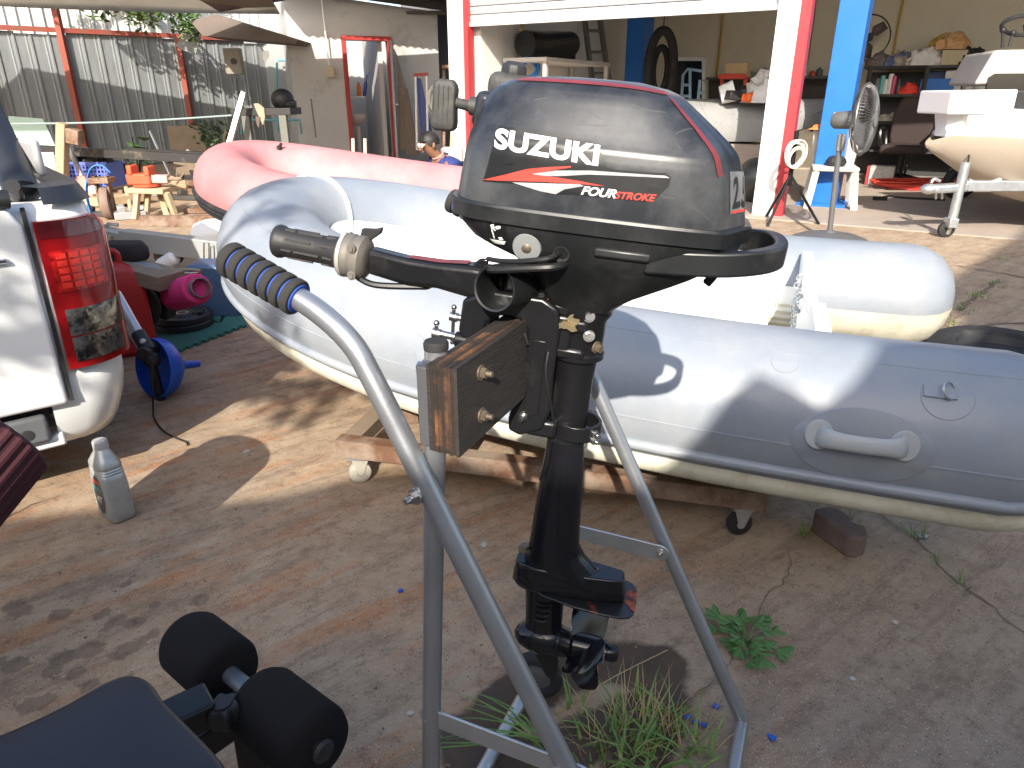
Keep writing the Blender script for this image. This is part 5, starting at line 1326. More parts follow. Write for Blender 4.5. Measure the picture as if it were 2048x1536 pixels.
o = mb.build('grit', M('grit', (.2, .16, .12), .9, var=.6, vs=200), None, smooth=0, loc=(0, 1, 0)); tag(o, 'loose grit and crumbs scattered over the concrete', None, kind='stuff')
random.seed(7)
# ------------------------------------------------------------------ left yard: fence, wash house, junk
def slab(name, pts, Y, t, mat, label=None, cat=None, parent=None, bevel=.003, group=None, lean=0):
    """a board with real thickness standing at distance Y; its outline given as sight points"""
    q = [PY(x, y, Y) for x, y in pts]
    zb = min(p.z for p in q)
    mb = MB(); n = len(q)
    a = [p + Vector((0, lean * (p.z - zb), 0)) for p in q]; b = [p + Vector((0, t, 0)) for p in a]
    mb.add(a + b, [tuple(range(n)), tuple(range(2 * n - 1, n - 1, -1))] + [(k, (k + 1) % n, n + (k + 1) % n, n + k) for k in range(n)])
    if parent: return mb.build(name, mat, parent, bevel=bevel)
    base = Vector((sum(p.x for p in q) / n, Y, zb))
    return tag(mb.build(name, mat, None, bevel=bevel, loc=tuple(base)), label, cat, group)
ZN = M('zinc_shaded', (.20, .215, .22), .6, .2, var=.22, vs=3, stretch=(3, 3, .6), bump=.15, bs=20, col2=(.16, .165, .16), thr=.6, s2=2.5, soft=.12)  # fence sheet colour kept dark to carry the shade on it
ZB = M('zinc_sunlit', (.62, .62, .58), .5, .15, var=.12, vs=3)  # paler copy of the sheet metal, sunlight put into the colour
FRD = M('fence_red', (.24, .05, .032), .75, var=.25, vs=8, col2=(.13, .07, .045), thr=.58, s2=8)
FA_, FB_ = PY(-260, 330, 10.6), PY(606, 330, 15.0); FA_.z = FB_.z = 0
fd = (FB_ - FA_); fl_ = fd.length; fu = fd.normalized(); fnn = Vector((fu.y, -fu.x, 0))
def rib_profile(w_, pitch, h):
    xs = []; x = 0
    while x < w_ - 1e-6:
        xs += [(x, 0), (x + pitch * .60, 0), (x + pitch * .68, h * .35), (x + pitch * .72, 0), (x + pitch * .80, 0), (x + pitch * .86, h), (x + pitch * .96, h)]; x += pitch
    return xs + [(w_, 0)]
fen = thing('corrugated_fence', 'grey ribbed metal sheet fence with red posts at the back of the yard', 'fence', FA_)
ns = int(fl_ / .72) + 1
for i in range(ns):
    mb = MB(); pr_ = rib_profile(.74, .247, .022); off = random.uniform(0, .012); zt_ = 2.06 + random.uniform(-.03, .03); tl_ = random.uniform(-.006, .006)
    for z in (0.02, zt_): pass
    vs = [FA_ + fu * (i * .72 + x + (tl_ if z > 1 else 0)) + fnn * (y + off) + Vector((0, 0, z)) for z in (.02, zt_) for x, y in pr_]
    n = len(pr_); mb.add(vs, [(k, k + 1, n + k + 1, n + k) for k in range(n - 1)]); mb.build('metal_sheet', ZN, fen, smooth=0, solid=.0012)
mb = MB(); mb.beam(FA_ + fnn * .06 + Vector((0, 0, 2.10)), FB_ + fnn * .06 + Vector((0, 0, 2.10)), .05, .07); mb.build('top_rail', FRD, fen)
for px, Y in ((20, 11.3), (190, 11.9), (410, 13.2)):
    p = PY(px, 300, Y); t = (p - FA_).dot(fu); p = FA_ + fu * t + fnn * .08; p.z = 0
    mb = MB(); mb.beam(p, p + Vector((0, 0, 2.75 if px == 190 else 2.1)), .09, .09); mb.build('post', FRD, fen, bevel=.004)
up_ = thing('corrugated_fence', 'sunlit pale ribbed metal fence rising behind the grey one', 'fence', FA_ - fnn * .5)
for i in range(ns):
    mb = MB(); pr_ = rib_profile(.74, .185, .035); vs = [FA_ - fnn * .5 + fu * (i * .72 + x) + fnn * y + Vector((0, 0, z)) for z in (0, 2.62 + random.uniform(-.02, .02)) for x, y in pr_]
    n = len(pr_); mb.add(vs, [(k, k + 1, n + k + 1, n + k) for k in range(n - 1)]); mb.build('metal_sheet', ZB, up_, smooth=0, solid=.0012)
# shade sail, scrap roof sheets
SAIL = M('sail_cloth', (.62, .58, .5), .85, var=.12, vs=2, bump=.2, bs=30); SAILP = M('sail_mauve', (.30, .22, .25), .85, var=.12, vs=2)
def see_through(m, fac):
    t = m.node_tree; b = t.nodes['Principled BSDF']; tr_n = t.nodes.new('ShaderNodeBsdfTranslucent'); mx = t.nodes.new('ShaderNodeMixShader'); mx.inputs[0].default_value = fac
    lk = b.inputs['Base Color'].links[0].from_socket; t.links.new(lk, tr_n.inputs['Color']); t.links.new(b.outputs[0], mx.inputs[1]); t.links.new(tr_n.outputs[0], mx.inputs[2]); t.links.new(mx.outputs[0], t.nodes['Material Output'].inputs['Surface'])
see_through(SAIL, .6); see_through(SAILP, .3)
def cloth(name, c4, sag, mat, label, cat, n=14):
    c = [Vector(p) for p in c4]; mb = MB(); vs = []
    for i in range(n + 1):
        for j in range(n + 1):
            u, v_ = i / n, j / n; p = c[0].lerp(c[1], u).lerp(c[3].lerp(c[2], u), v_)
            vs.append(p - Vector((0, 0, sag * 4 * (u * (1 - u) * .6 + v_ * (1 - v_) * .4) + .03 * sin(9 * u) * sin(5 * v_))))
    mb.add(vs, [(i * (n + 1) + j, (i + 1) * (n + 1) + j, (i + 1) * (n + 1) + j + 1, i * (n + 1) + j + 1) for i in range(n) for j in range(n)])
    return tag(mb.build(name, mat, None, loc=tuple(c[0]), solid=.004, smooth=60), label, cat)
cloth('shade_sail', [PY(-120, 6, 10.8), PY(560, 28, 12.7), Vector((-2.4, 6.0, 3.1)), Vector((-9.8, 5.6, 3.1))], .05, SAIL, 'beige shade sail sagging over the yard at upper left', 'shade sail')
cloth('shade_sail', [PY(440, 24, 12.0), PY(840, -60, 12.4), Vector((-1.2, 6.6, 3.3)), Vector((-4.9, 6.6, 3.3))], .05, SAILP, 'mauve shade sail drooping beside the beige one', 'shade sail')
RFM = M('roof_brown', (.12, .095, .08), .75, var=.2, vs=4, stretch=(1, 6, 1))
slab('awning_sheet', [(380, 42), (430, 28), (598, 80), (590, 88), (405, 72)], 12.6, .9, RFM, 'weathered brown awning sheet below the sails', 'awning')
slab('metal_scrap', [(352, 90), (385, 40), (402, 70), (392, 108), (362, 100)], 13.1, .02, ZN, 'bent zinc scrap sheet hanging under the awning', 'metal sheet')
# foliage beyond the fence
leaf_tree('garden_tree', 'leafy green tree beyond the fence at top left', [((-6.6, 14.2, 0), .14), ((-6.6, 14.1, 1.6), .12), ((-6.5, 13.7, 2.6), .08)], [((-7.2, 12.0, 2.75), .3), ((-6.4, 12.2, 2.55), .36), ((-5.8, 12.4, 2.4), .36), ((-5.3, 12.8, 2.25), .3), ((-6.9, 13.2, 3.2), .6), ((-6.0, 13.4, 3.2), .6)], LEAF, 2200, .15, seed=8)
leaf_tree('garden_tree', 'dark green tree behind the wash house roof', [((-1.2, 19, 0), .15), ((-1.2, 19, 2.2), .12), ((-1.1, 18.9, 3.0), .09)], [((-1.8, 18.2, 3.5), .9), ((-.5, 18, 3.4), .9), ((.3, 18.5, 3.8), .8)], LEAFD, 1500, .2, seed=9)
# wash house
WHW = M('wash_wall', (.46, .45, .43), .85, var=.08, vs=2, bump=.15, bs=40, col2=(.33, .31, .28), thr=.6, s2=2)
WHD = M('wash_inner', (.44, .43, .42), .8, var=.05)
h0, h1 = PY(600, 300, 13.2), PY(884, 300, 14.1); h0.z = h1.z = 0
hu = (h1 - h0).normalized(); hn_ = Vector((-hu.y, hu.x, 0)); hl = (h1 - h0).length
def HS(a, b, z): return h0 + hu * a + hn_ * b + Vector((0, 0, z))
def ha(px):           # position along the wall for a picture column
    r = ray(px, 200); n = hn_; t = (h0 - Vector((0, 0, HC))).dot(n) / r.dot(n); return (Vector((0, 0, HC)) + r * t - h0).dot(hu)
wh = thing('wash_house', 'grey rendered wash house with a red-framed open doorway', 'wash house', h0)
d0, d1 = ha(700), ha(780); HM = frame(h0, hu, hn_)
mb = MB(HM)
mb.prism([(0, 0), (d0, 0), (d0, 2.03), (d1, 2.03), (d1, 0), (hl, 0), (hl, 2.52), (.15, 2.75), (0, 2.78)], -.12, 0); mb.build('front_wall', WHW, wh)
mb = MB(HM); mb.box((-.06 + .11, 1.2, 1.39), (.10, 2.2, 2.75)); mb.build('side_wall', WHW, wh)
mb = MB(HM); mb.box((hl / 2, 2.3, 1.3), (hl + 1, .1, 2.6)); mb.build('rear_wall', WHD, wh)
mb = MB(HM); mb.box((hl - .05, 1.2, 1.25), (.10, 2.15, 2.49)); mb.build('end_wall', WHW, wh)
mb = MB(HM); mb.box((d0 + .62, 1.0, 1.2), (.08, 1.7, 2.3)); mb.build('inner_wall', WHD, wh)
fr = MB(HM); fr.box((d0 - .035, -.02, 1.03), (.07, .16, 2.06)); fr.box((d1 + .035, -.02, 1.03), (.07, .16, 2.06)); fr.box(((d0 + d1) / 2, -.02, 2.065), (d1 - d0 + .14, .16, .07))
RDF = M('frame_red', (.32, .028, .022), .5, var=.15)
fr.build('door_frame', RDF, wh, bevel=.004)
dm = HM @ Matrix.Translation((d1 + .06, -.1, 0)) @ Matrix.Rotation(radians(-102), 4, 'Z')
mb = MB(dm); mb.box((.02 + .37, 0, 1.0), (.74, .04, 1.98)); dr = mb.build('door_leaf', M('door_grey', (.35, .33, .33), .5), wh, bevel=.003)
mb = MB(dm); mb.box((.39, -.025, 1.0), (.78, .012, 2.0)); mb.build('door_edge', RDF, dr)
mb = MB(dm); mb.tube([(.66, .02, 1.0), (.66, .07, 1.0), (.56, .07, 1.0)], .011, 8); mb.build('handle', STEEL, dr)
sk = HM @ Vector((d0 + .14, .42, 0))
sink = thing('wash_basin', 'white wash basin inside the doorway', 'wash basin', sk + Vector((0, 0, .6)))
mb = MB(); mb.lathe([(.05, .0), (.12, .05), (.2, .14), (.21, .20), (.19, .2), (.17, .14), (.03, .08), (0, .08)], sk + Vector((0, 0, .62)), (0, 0, 1), 24); mb.build('bowl', M('ceramic', (.62, .60, .57), .2), sink)
mb = MB(); mb.cyl(sk + Vector((0, .1, 0)), sk + Vector((0, .1, .64)), .05); mb.build('pedestal', M('ceramic', (.62, .60, .57), .2), sink)
mb = MB(); mb.box(sk + Vector((.03, .1, 1.12)), (.3, .12, .02)); o = tag(mb.build('wash_shelf', WHITE, None, loc=tuple(sk + Vector((0, 0, 1.1)))), 'small white shelf above the basin', 'shelf')
mb = MB(); c = sk + Vector((.08, .09, 1.13)); mb.lathe([(.04, 0), (.042, .16), (.03, .2), (.018, .21), (.018, .24), (0, .24)], c, (0, 0, 1), 16); tag(mb.build('cleaner_bottle', M('bottle_orange', (.6, .16, .02), .4), None, loc=tuple(c)), 'orange cleaner bottle on the small wash shelf', 'bottle')
mb = MB(); c = sk + Vector((.17, .09, 1.13)); mb.lathe([(.03, 0), (.035, .2), (.02, .26), (0, .26)], c, (.2, 0, 1), 14); mb.cyl(c + Vector((.05, 0, .24)), c + Vector((.1, 0, .42)), .012); tag(mb.build('scrub_brush', M('brush_blue', (.03, .06, .28), .5), None, loc=tuple(c)), 'blue scrubbing brush on the small wash shelf', 'brush')
mb = MB(HM); vs = []
RCOR = M('roof_sheet', (.10, .085, .075), .7, .2, var=.2, vs=3)
for i in range(61):
    x = -.35 + (hl + 1.6) * i / 60; z = .018 * cos(i * pi / 1.0)
    for b, hz_ in ((-1.25, 0), (.3, -.05)): vs.append((x, b, 2.90 - .085 * x / 1 * .9 + hz_ + z))
mb.add(vs, [(2 * i, 2 * i + 1, 2 * i + 3, 2 * i + 2) for i in range(60)]); mb.build('roof', RCOR, wh, smooth=0, solid=.003)
mb = MB(HM); mb.box((hl / 2 + .3, -.35, 2.66 - .04 * 0), (hl + 1.0, .06, .12), (0, .085, 0)); mb.build('roof_beam', M('beam_dark', (.05, .04, .035), .8), wh)
mb = MB(HM); a_ = ha(660); mb.tube([(a_ - .02, -.14, 2.72), (a_, -.132, 2.6), (a_ + .02, -.132, 1.62)], .012, 8); mb.build('conduit', WHITE, wh)
mb = MB(HM); mb.box((ha(664), -.135, 1.52), (.13, .05, .17)); mb.build('switch_box', M('box_beige', (.45, .38, .25), .5), wh, bevel=.01)
# lean-to wall between fence and wash house, pipes
lw0, lw1 = PY(518, 300, 14.6), PY(604, 300, 14.6); lw0.z = lw1.z = 0
mb = MB(); mb.box((lw0 + lw1) / 2 + Vector((0, .1, 1.1)), ((lw1 - lw0).length, .12, 2.2)); o = tag(mb.build('rendered_wall', M('wall_bluegrey', (.26, .28, .28), .85, var=.1), None, loc=tuple(lw0)), 'blue-grey rendered wall beside the wash house corner', 'wall')
PBL = M('pipe_blue', (.10, .30, .36), .5)
for pts, lb in ((((554, 125, ), (554, 200), (556, 262)), 'thin blue water pipe on the blue-grey wall'), (((483, 268), (485, 240), (600, 240), (603, 268)), 'low blue pipe frame behind the steel bench'), (((556, 121), (585, 120)), 'short blue pipe end at the wall corner')):
    mb = MB(); mb.tube([PY(*q, 14.45 if len(pts) != 4 else 12.6) for q in pts], .02, 8); tag(mb.build('water_pipe', PBL, None, loc=tuple(PY(*pts[-1], 14.45))), lb, 'pipe')
mb = MB(); eb = PY(468, 123, 13.6); mb.box(eb, (.30, .14, .42)); ebo = thing('electrical_box', 'grey electrical box on the fence near the wash house', 'electrical box', eb); mb.build('box_body', M('box_grey', (.22, .20, .17), .6), ebo, bevel=.015)
mb = MB(); mb.lathe([(.05, 0), (.05, .02), (0, .02)], eb + Vector((.02, -.07, 0)), (0, -1, 0), 16); mb.build('box_dial', PLAS, ebo)
mb = MB(); mb.tube([eb + Vector((0, -.02, -.21)), eb + Vector((.03, -.04, -.5)), eb + Vector((.1, -.05, -.9))], .012, 6, sm=3); mb.build('box_cable', CAB, ebo)
slab('hanging_reflector', [(524, 103), (536, 101), (539, 112), (530, 126), (525, 115)], 11.2, .006, M('glint_white', (.8, .8, .8), .3), 'hanging reflector below the awning, its light reflection painted white', 'tag')  # white colour stands for light glinting off a small hanging mirror
mb = MB(); mb.tube([PY(512, 84, 11.2), PY(519, 92, 11.2), PY(527, 103, 11.2)], .006, 6); tag(mb.build('reflector_cord', CAB, None, loc=tuple(PY(512, 84, 11.2))), 'short dark cord holding the hanging reflector', 'cord')
# rope line across the yard
mb = MB(); a_, b_ = PY(-40, 248, 8.6), PY(474, 230, 9.4); mb.tube([a_.lerp(b_, t / 8) - Vector((0, 0, .03 * sin(pi * t / 8))) for t in range(9)], .011, 8, sm=2); tag(mb.build('rope_line', M('rope_green', (.25, .33, .32), .8, bump=.5, bs=120), None, loc=tuple(a_)), 'pale green rope stretched across the left yard', 'rope')
# long dark steel beam on trestles
tr = thing('steel_beam', 'long black steel beam lying on props across the left yard', 'beam', G(250, 420))
BST = M('beam_black', (.035, .033, .033), .6, .3, bump=.2, bs=50, col2=(.16, .13, .1), thr=.62, s2=4, soft=.06)
mb = MB(); a_, b_ = PY(40, 297, 8.9), PY(560, 326, 8.2); mb.beam(a_, b_, .12, .095); mb.build('beam_bar', BST, tr, bevel=.006)
mb = MB(); a2, b2 = PY(250, 300, 9.5), PY(560, 318, 8.9); mb.beam(a2, b2, .08, .06); mb.build('beam_bar', BST, tr, bevel=.006)
for t in (.18, .86):
    p = a_.lerp(b_, t); mb = MB(); mb.beam(p + Vector((0, 0, -.05)), Vector((p.x, p.y, 0)), .08, .08); mb.build('prop', WOOD, tr)
mb = MB(); q0, q1 = PY(488, 184, 9.2), PY(432, 383, 8.9); mb.beam(q0, q1, .06, .06, up=(0, 1, 0)); tag(mb.build('leaning_post', GALV, None, bevel=.004, loc=(q1.x, q1.y, 0)), 'galvanised square post leaning by the steel bench', 'post')
# steel bench with helmet and gloves
wb = thing('steel_workbench', 'dark steel workbench by the wash house corner', 'workbench', G(530, 330))
mb = MB(); mb.beam(PY(476, 224, 9.6), PY(592, 222, 9.6), .5, .085); mb.build('bench_top', BST, wb, bevel=.006)
for px in (492, 566):
    for dy in (-.2, .2):
        p = PY(px, 230, 9.6 + dy); mb = MB(); mb.beam(p, Vector((p.x, p.y, 0)), .09, .09); mb.build('leg', M('leg_greygreen', (.14, .14, .12), .7), wb)
hm_ = PY(567, 216, 9.6); hl_ = thing('welding_helmet', 'black welding helmet on the steel bench', 'helmet', hm_)
mb = MB(); mb.ball(hm_ + Vector((0, 0, .10)), (.14, .16, .13), 20, 12); mb.build('shell', PLAS, hl_)
mb = MB(); mb.box(hm_ + Vector((.11, -.06, .05)), (.14, .12, .09)); mb.build('visor', BLKG, hl_, bevel=.02)
slab('work_glove', [(506, 207), (516, 206), (528, 216), (530, 235), (526, 252), (520, 240), (512, 222)], 9.32, .03, M('glove', (.32, .27, .2), .9, bump=.4, bs=50), 'worn beige work glove hanging over the steel bench', 'glove', bevel=.01)
slab('work_glove', [(510, 232), (520, 234), (518, 258), (513, 250)], 9.30, .03, M('glove_dark', (.13, .09, .07), .9), 'dark brown work glove below the beige one', 'glove', bevel=.01)
mb = MB(); mb.cyl(PY(622, 198, 12.9), PY(632, 275, 12.8), .014, n=8); tag(mb.build('stick', WOOD, None, loc=tuple(PY(632, 275, 12.8))), 'thin wooden stick leaning on the wash house wall', 'stick')
# boards leaning beside the wash-house door
slab('leaning_plank', [(793, 110), (806, 160), (812, 180), (822, 300), (800, 300)], 13.2, .05, WOOD, 'tall grey plank leaning beside the red door', 'plank', lean=.03)
slab('leaning_plank', [(806, 172), (814, 178), (838, 310), (812, 310)], 12.9, .05, M('plank_brown', (.12, .09, .07), .85, var=.3, vs=5, stretch=(2, 2, 10)), 'short dark brown plank leaning beside the red door', 'plank', lean=.03)
slab('blue_board', [(833, 155), (842, 158), (872, 300), (846, 300), (838, 230)], 13.0, .04, M('board_blue', (.03, .05, .20), .5), 'blue board leaning at the wash house end', 'board')
rf = thing('pipe_rack', 'red-topped white pipe frame at the wash house end', 'frame', PY(842, 300, 12.9))
mb = MB(); mb.beam(PY(828, 150, 12.9), PY(856, 148, 12.9), .06, .05); mb.build('red_bar', RDF, rf)
for px in (831, 853):
    mb = MB(); mb.cyl(PY(px, 152, 12.9), PY(px + 3, 300, 12.9), .02, n=10); mb.build('pipe', WHITE, rf)
for i, (px, py) in enumerate(((706, 277), (730, 277))):
    mb = MB(); mb.cyl(PY(px, py, 9.5), PY(px + 1, 330, 9.5), .022, n=10); tag(mb.build('pvc_stub', M('pvc_cream', (.6, .56, .44), .5), None, loc=tuple(PY(px, 330, 9.5))), ('left' if i == 0 else 'right') + ' cream plastic pipe stub standing before the doorway', 'pipe')
# clutter at the left: panels, posts, crate, vice on stool, jack, wheel, bin
slab('leaning_sheet', [(12, 232), (82, 238), (112, 300), (118, 372), (30, 372)], 9.6, .03, M('panel_green', (.30, .42, .37), .6, var=.08, vs=8), 'pale green sheet leaning on the fence', 'panel', lean=.05)
slab('leaning_sheet', [(68, 305), (104, 305), (118, 372), (90, 372)], 8.4, .02, M('panel_white', (.66, .68, .66), .6), 'white sheet leaning below the black beam', 'panel', lean=.05)
pw = thing('timber_post', 'weathered timber post with a rusty bracket', 'post', G(127, 366)); mb = MB(); mb.beam(PY(126, 246, 8.3), PY(124, 366, 8.3), .12, .10); mb.build('post_timber', M('post_wood', (.33, .25, .17), .85, var=.35, vs=6, stretch=(2, 2, 12), bump=.5, bs=30), pw, bevel=.01)
mb = MB(); mb.box(PY(150, 273, 8.3), (.14, .14, .16), (0, .2, 0)); mb.build('bracket', RUST, pw, bevel=.01)
# blue crate
bcx, bcY = PY(183, 348, 8.9), 8.9
cr8 = thing('plastic_crate', 'blue perforated plastic crate full of scrap on the yard ground', 'crate', (bcx.x, bcY, bcx.z - .14))
CB_ = M('crate_blue', (.10, .14, .50), .5, var=.15); cw, ch, cd = .60, .28, .4; c0 = Vector((bcx.x, bcY, bcx.z))
mb = MB()
for k in range(14): mb.box(c0 + Vector((-cw / 2 + cw * (k + .5) / 14, -cd / 2, 0)), (.016, .012, ch))
for k in range(6): mb.box(c0 + Vector((0, -cd / 2 + .004, -ch / 2 + ch * (k + .5) / 6)), (cw, .010, .020))
mb.build('front_lattice', CB_, cr8)['kind'] = 'stuff'
mb = MB(); mb.box(c0 + Vector((0, cd / 2, 0)), (cw, .012, ch)); mb.build('rear_panel', CB_, cr8)
for s_ in (-1, 1):
    mb = MB(); mb.box(c0 + Vector((s_ * cw / 2, 0, 0)), (.012, cd - .02, ch)); mb.build('end_panel', CB_, cr8)
mb = MB(); mb.box(c0 + Vector((0, 0, -ch / 2)), (cw - .02, cd - .02, .012)); mb.build('crate_base', CB_, cr8)
mb = MB(); mb.beam(c0 + Vector((-cw / 2 - .02, -cd / 2, ch / 2)), c0 + Vector((cw / 2 + .02, -cd / 2, ch / 2)), .03, .035); mb.build('crate_rim', CB_, cr8)
random.seed(21); mb = MB()
for k in range(26):
    p = c0 + Vector((random.uniform(-.25, .25), random.uniform(-.15, .15), ch / 2 + random.uniform(-.04, .12))); mb.box(p, [random.uniform(.03, .14) for _ in range(3)], [random.uniform(0, 3) for _ in range(3)])
tag(mb.build('scrap_heap', M('scrap_dark', (.05, .042, .035), .8, var=.7, vs=12), None, smooth=0, loc=tuple(c0)), 'dark heap of scrap pieces in the blue crate', None, kind='stuff')
# plants by the fence
def potplant(name, lb, c, n, s, r, mat, up=.3):
    t = thing(name, lb, 'plant', c); mb = MB()
    tips = [c + Vector((random.gauss(0, r), random.gauss(0, r), random.uniform(.3, 1) * up)) for _ in range(n)]
    for q in tips[:6]: mb.tube([c, c.lerp(q, .5) + Vector((0, 0, .05)), q], .008, 5, sm=2)
    mb.build('stem', mat, t)
    mb = MB()
    for q in tips: leaf(mb, q, s * random.uniform(.7, 1.3), wd=.6)
    mb.build('foliage', mat, t, smooth=0)
potplant('broadleaf_plant', 'green broad-leafed plant in front of the fence', PY(280, 352, 9.7), 12, .24, .12, LEAFD, .5)
potplant('bushy_plant', 'small bushy plant near the green bin', PY(427, 310, 10.2), 110, .09, .13, LEAFD, .45)
slab('leaning_sheet', [(330, 252), (398, 252), (420, 325), (432, 372), (355, 372)], 10.4, .03, M('panel_brown', (.17, .13, .09), .85, var=.25, vs=4), 'brown hardboard sheet leaning on the fence', 'panel', lean=.06)
gb_ = G(428, 366); gbt = thing('green_bin', 'green plastic bin behind the leaning galvanised post', 'bin', gb_); mb = MB(); mb.loft([[gb_ + Vector((x * k, .15 + y * k, z)) for x, y in ((-.2, -.15), (.2, -.15), (.2, .15), (-.2, .15))] for z, k in ((0, .8), (.36, 1))]); mb.build('bin_body', M('bin_green', (.01, .22, .11), .5), gbt, bevel=.02)
mb = MB(); mb.tube([gb_ + Vector((x, .15 + y, .365)) for x, y in ((-.2, -.15), (.2, -.15), (.2, .15), (-.2, .15))], .018, 6, closed=True); mb.build('bin_rim', M('bin_green', (.01, .22, .11), .5), gbt)
slab('orange_bag', [(462, 330), (476, 326), (480, 360), (468, 372), (460, 355)], 8.6, .12, M('bag_orange', (.6, .13, .03), .5, var=.4, vs=12), 'orange plastic bag by the green bin', 'bag', bevel=.03)
vs0 = G(305, 432); YV = vs0.y
st = thing('timber_stool', 'rough timber stool carrying the orange vice', 'stool', vs0)
mb = MB(); a_, b_ = PY(268, 378, YV), PY(340, 380, YV); mb.beam(a_, b_, .32, .05); mb.build('stool_top', TIMBER, st, bevel=.008)
for (tx, ty, bx, by, dy) in ((275, 385, 270, 440, -.12), (296, 385, 292, 436, .0), (318, 385, 335, 436, .12), (333, 385, 352, 434, -.12)):
    p, q = PY(tx, ty, YV + dy), G(bx, by); mb = MB(); mb.beam(p, q, .05, .05); mb.build('leg', TIMBER, st, bevel=.006)
VO = M('vice_orange', (.62, .09, .035), .55, var=.2, vs=10, col2=(.2, .06, .04), thr=.62, s2=12)
vc = PY(295, 372, YV); vi = thing('bench_vice', 'orange bench vice sitting on the timber stool', 'vice', vc)
mb = MB(); mb.box(vc + Vector((-.05, 0, .07)), (.24, .14, .11)); mb.build('vice_body', VO, vi, bevel=.015)
mb = MB(); mb.box(vc + Vector((-.12, 0, .16)), (.05, .16, .09)); mb.build('rear_jaw', VO, vi, bevel=.01)
mb = MB(); mb.box(vc + Vector((.05, 0, .15)), (.05, .16, .09)); mb.build('front_jaw', VO, vi, bevel=.01)
mb = MB(); mb.box(vc + Vector((.15, 0, .07)), (.16, .09, .08)); mb.build('slide', M('vice_pale', (.55, .3, .26), .6), vi, bevel=.01)
mb = MB(); mb.cyl(vc + Vector((.22, 0, .07)), vc + Vector((.36, 0, .07)), .018); mb.cyl(vc + Vector((.34, -.1, .03)), vc + Vector((.34, .1, .11)), .01); mb.build('screw_handle', RUST, vi)
mb = MB(); mb.lathe([(.13, 0), (.13, .02), (.1, .02)], vc, (0, 0, 1), 20); mb.build('vice_base', VO, vi)
js = G(165, 403); jk = thing('jack_stand', 'faded pink jack stand with a raised ratchet post', 'jack stand', js); PKJ = M('jack_pink', (.50, .20, .17), .7)
mb = MB(); mb.loft([[js + Vector((x * k, .1 + y * k, z)) for x, y in ((-.16, -.12), (.16, -.12), (.16, .12), (-.16, .12))] for z, k in ((0, 1), (.02, 1), (.28, .32))]); mb.build('base', PKJ, jk, bevel=.005)
mb = MB(); mb.beam(js + Vector((0, .1, .28)), js + Vector((-.09, .1, .66)), .045, .04, up=(0, 1, 0)); mb.build('ratchet_post', GALV, jk)
mb = MB(); mb.beam(js + Vector((-.17, .1, .68)), js + Vector((-.02, .1, .66)), .06, .035); mb.build('saddle', GALV, jk, bevel=.006)
wj = G(215, 440); wq = thing('trolley_wheel', 'rusty trolley wheel in its bracket with a blue strap', 'wheel', wj)
mb = MB(); mb.lathe([(.04, -.035), (.15, -.035), (.155, -.02), (.155, .02), (.15, .035), (.04, .035)], wj + Vector((0, .05, .16)), (1, .35, 0), 26); mb.build('wheel', M('wheel_brown', (.20, .14, .11), .7, var=.3), wq)
for s_ in (-1, 1):
    mb = MB(); mb.beam(wj + Vector((s_ * .06, .05, .08)), wj + Vector((s_ * .06, .05, .42)), .02, .06, up=(0, 1, 0)); mb.build('fork', RUST, wq)
mb = MB(); mb.box(wj + Vector((0, .05, .38)), (.2, .16, .05)); mb.build('plate', RUST, wq)
mb = MB(); mb.tube([wj + Vector((-.14, 0, .01)), wj + Vector((-.15, 0, .25)), wj + Vector((-.06, 0, .48)), wj + Vector((.05, .02, .52)), wj + Vector((.12, .02, .45))], .018, 6, sm=4, flat=(.4, 1.3)); mb.build('blue_strap', M('strap_blue', (.03, .2, .55), .6), wq)
pl = G(200, 400); mb = MB(); mb.beam(PY(160, 402, 8.4), PY(262, 398, 8.0), .5, .09); tag(mb.build('pallet_board', TIMBER, None, bevel=.006, loc=tuple(pl)), 'pale timber boards lying behind the jack stand', 'timber')
mb = MB(); mb.beam(PY(262, 418, 7.6), PY(292, 414, 7.5), .05, .03); tag(mb.build('white_batten', WHITE, None, loc=tuple(G(270, 420))), 'short white batten on the ground behind the stool', 'batten')
mb = MB(); a_, b_ = G(285, 452), G(500, 452); mb.beam(a_ + Vector((0, 0, .05)), b_ + Vector((0, 0, .05)), .09, .10); tag(mb.build('rusty_channel', RUST, None, bevel=.004, loc=tuple(a_)), 'long rusty iron channel lying on the ground beyond the trailer tongue', 'iron channel')
mb = MB(); mb.box(G(415, 428) + Vector((0, .1, .03)), (.5, .2, .05)); tag(mb.build('rusty_plate', RUST, None, bevel=.004, loc=tuple(G(415, 428))), 'rusty plate lying behind the iron channel', 'plate')
# trailer tongue on the brown slab
tt = thing('trailer_tongue', 'pale grey boat trailer tongue with coupler pointing left', 'trailer', G(320, 540))
PG = M('trailer_grey', (.42, .43, .42), .5, .3, var=.06)
a_, b_ = PY(250, 478, 4.9), PY(470, 505, 4.55); mb = MB(); mb.beam(a_, b_, .09, .135); mb.build('beam', PG, tt, bevel=.006)
mb = MB(); mb.beam(PY(205, 468, 5.02), PY(262, 480, 4.9), .11, .10); mb.build('coupler_plate', PG, tt, bevel=.006)
mb = MB(); mb.ball(PY(203, 462, 5.02), (.06, .06, .055)); mb.build('coupler_head', GALV, tt)
mb = MB(); mb.tube([PY(212, 458, 5.0), PY(216, 448, 5.0), PY(236, 450, 5.0)], .014, 8); mb.build('latch', STEEL, tt)
for px in (222, 236, 250):
    mb = MB(); mb.hexbolt(PY(px, 474 + (px - 222) * .12, 4.9) + Vector((0, -.01, 0)), (0, -1, 0), .012, .01); mb.build('coupler_bolt', STEEL, tt)
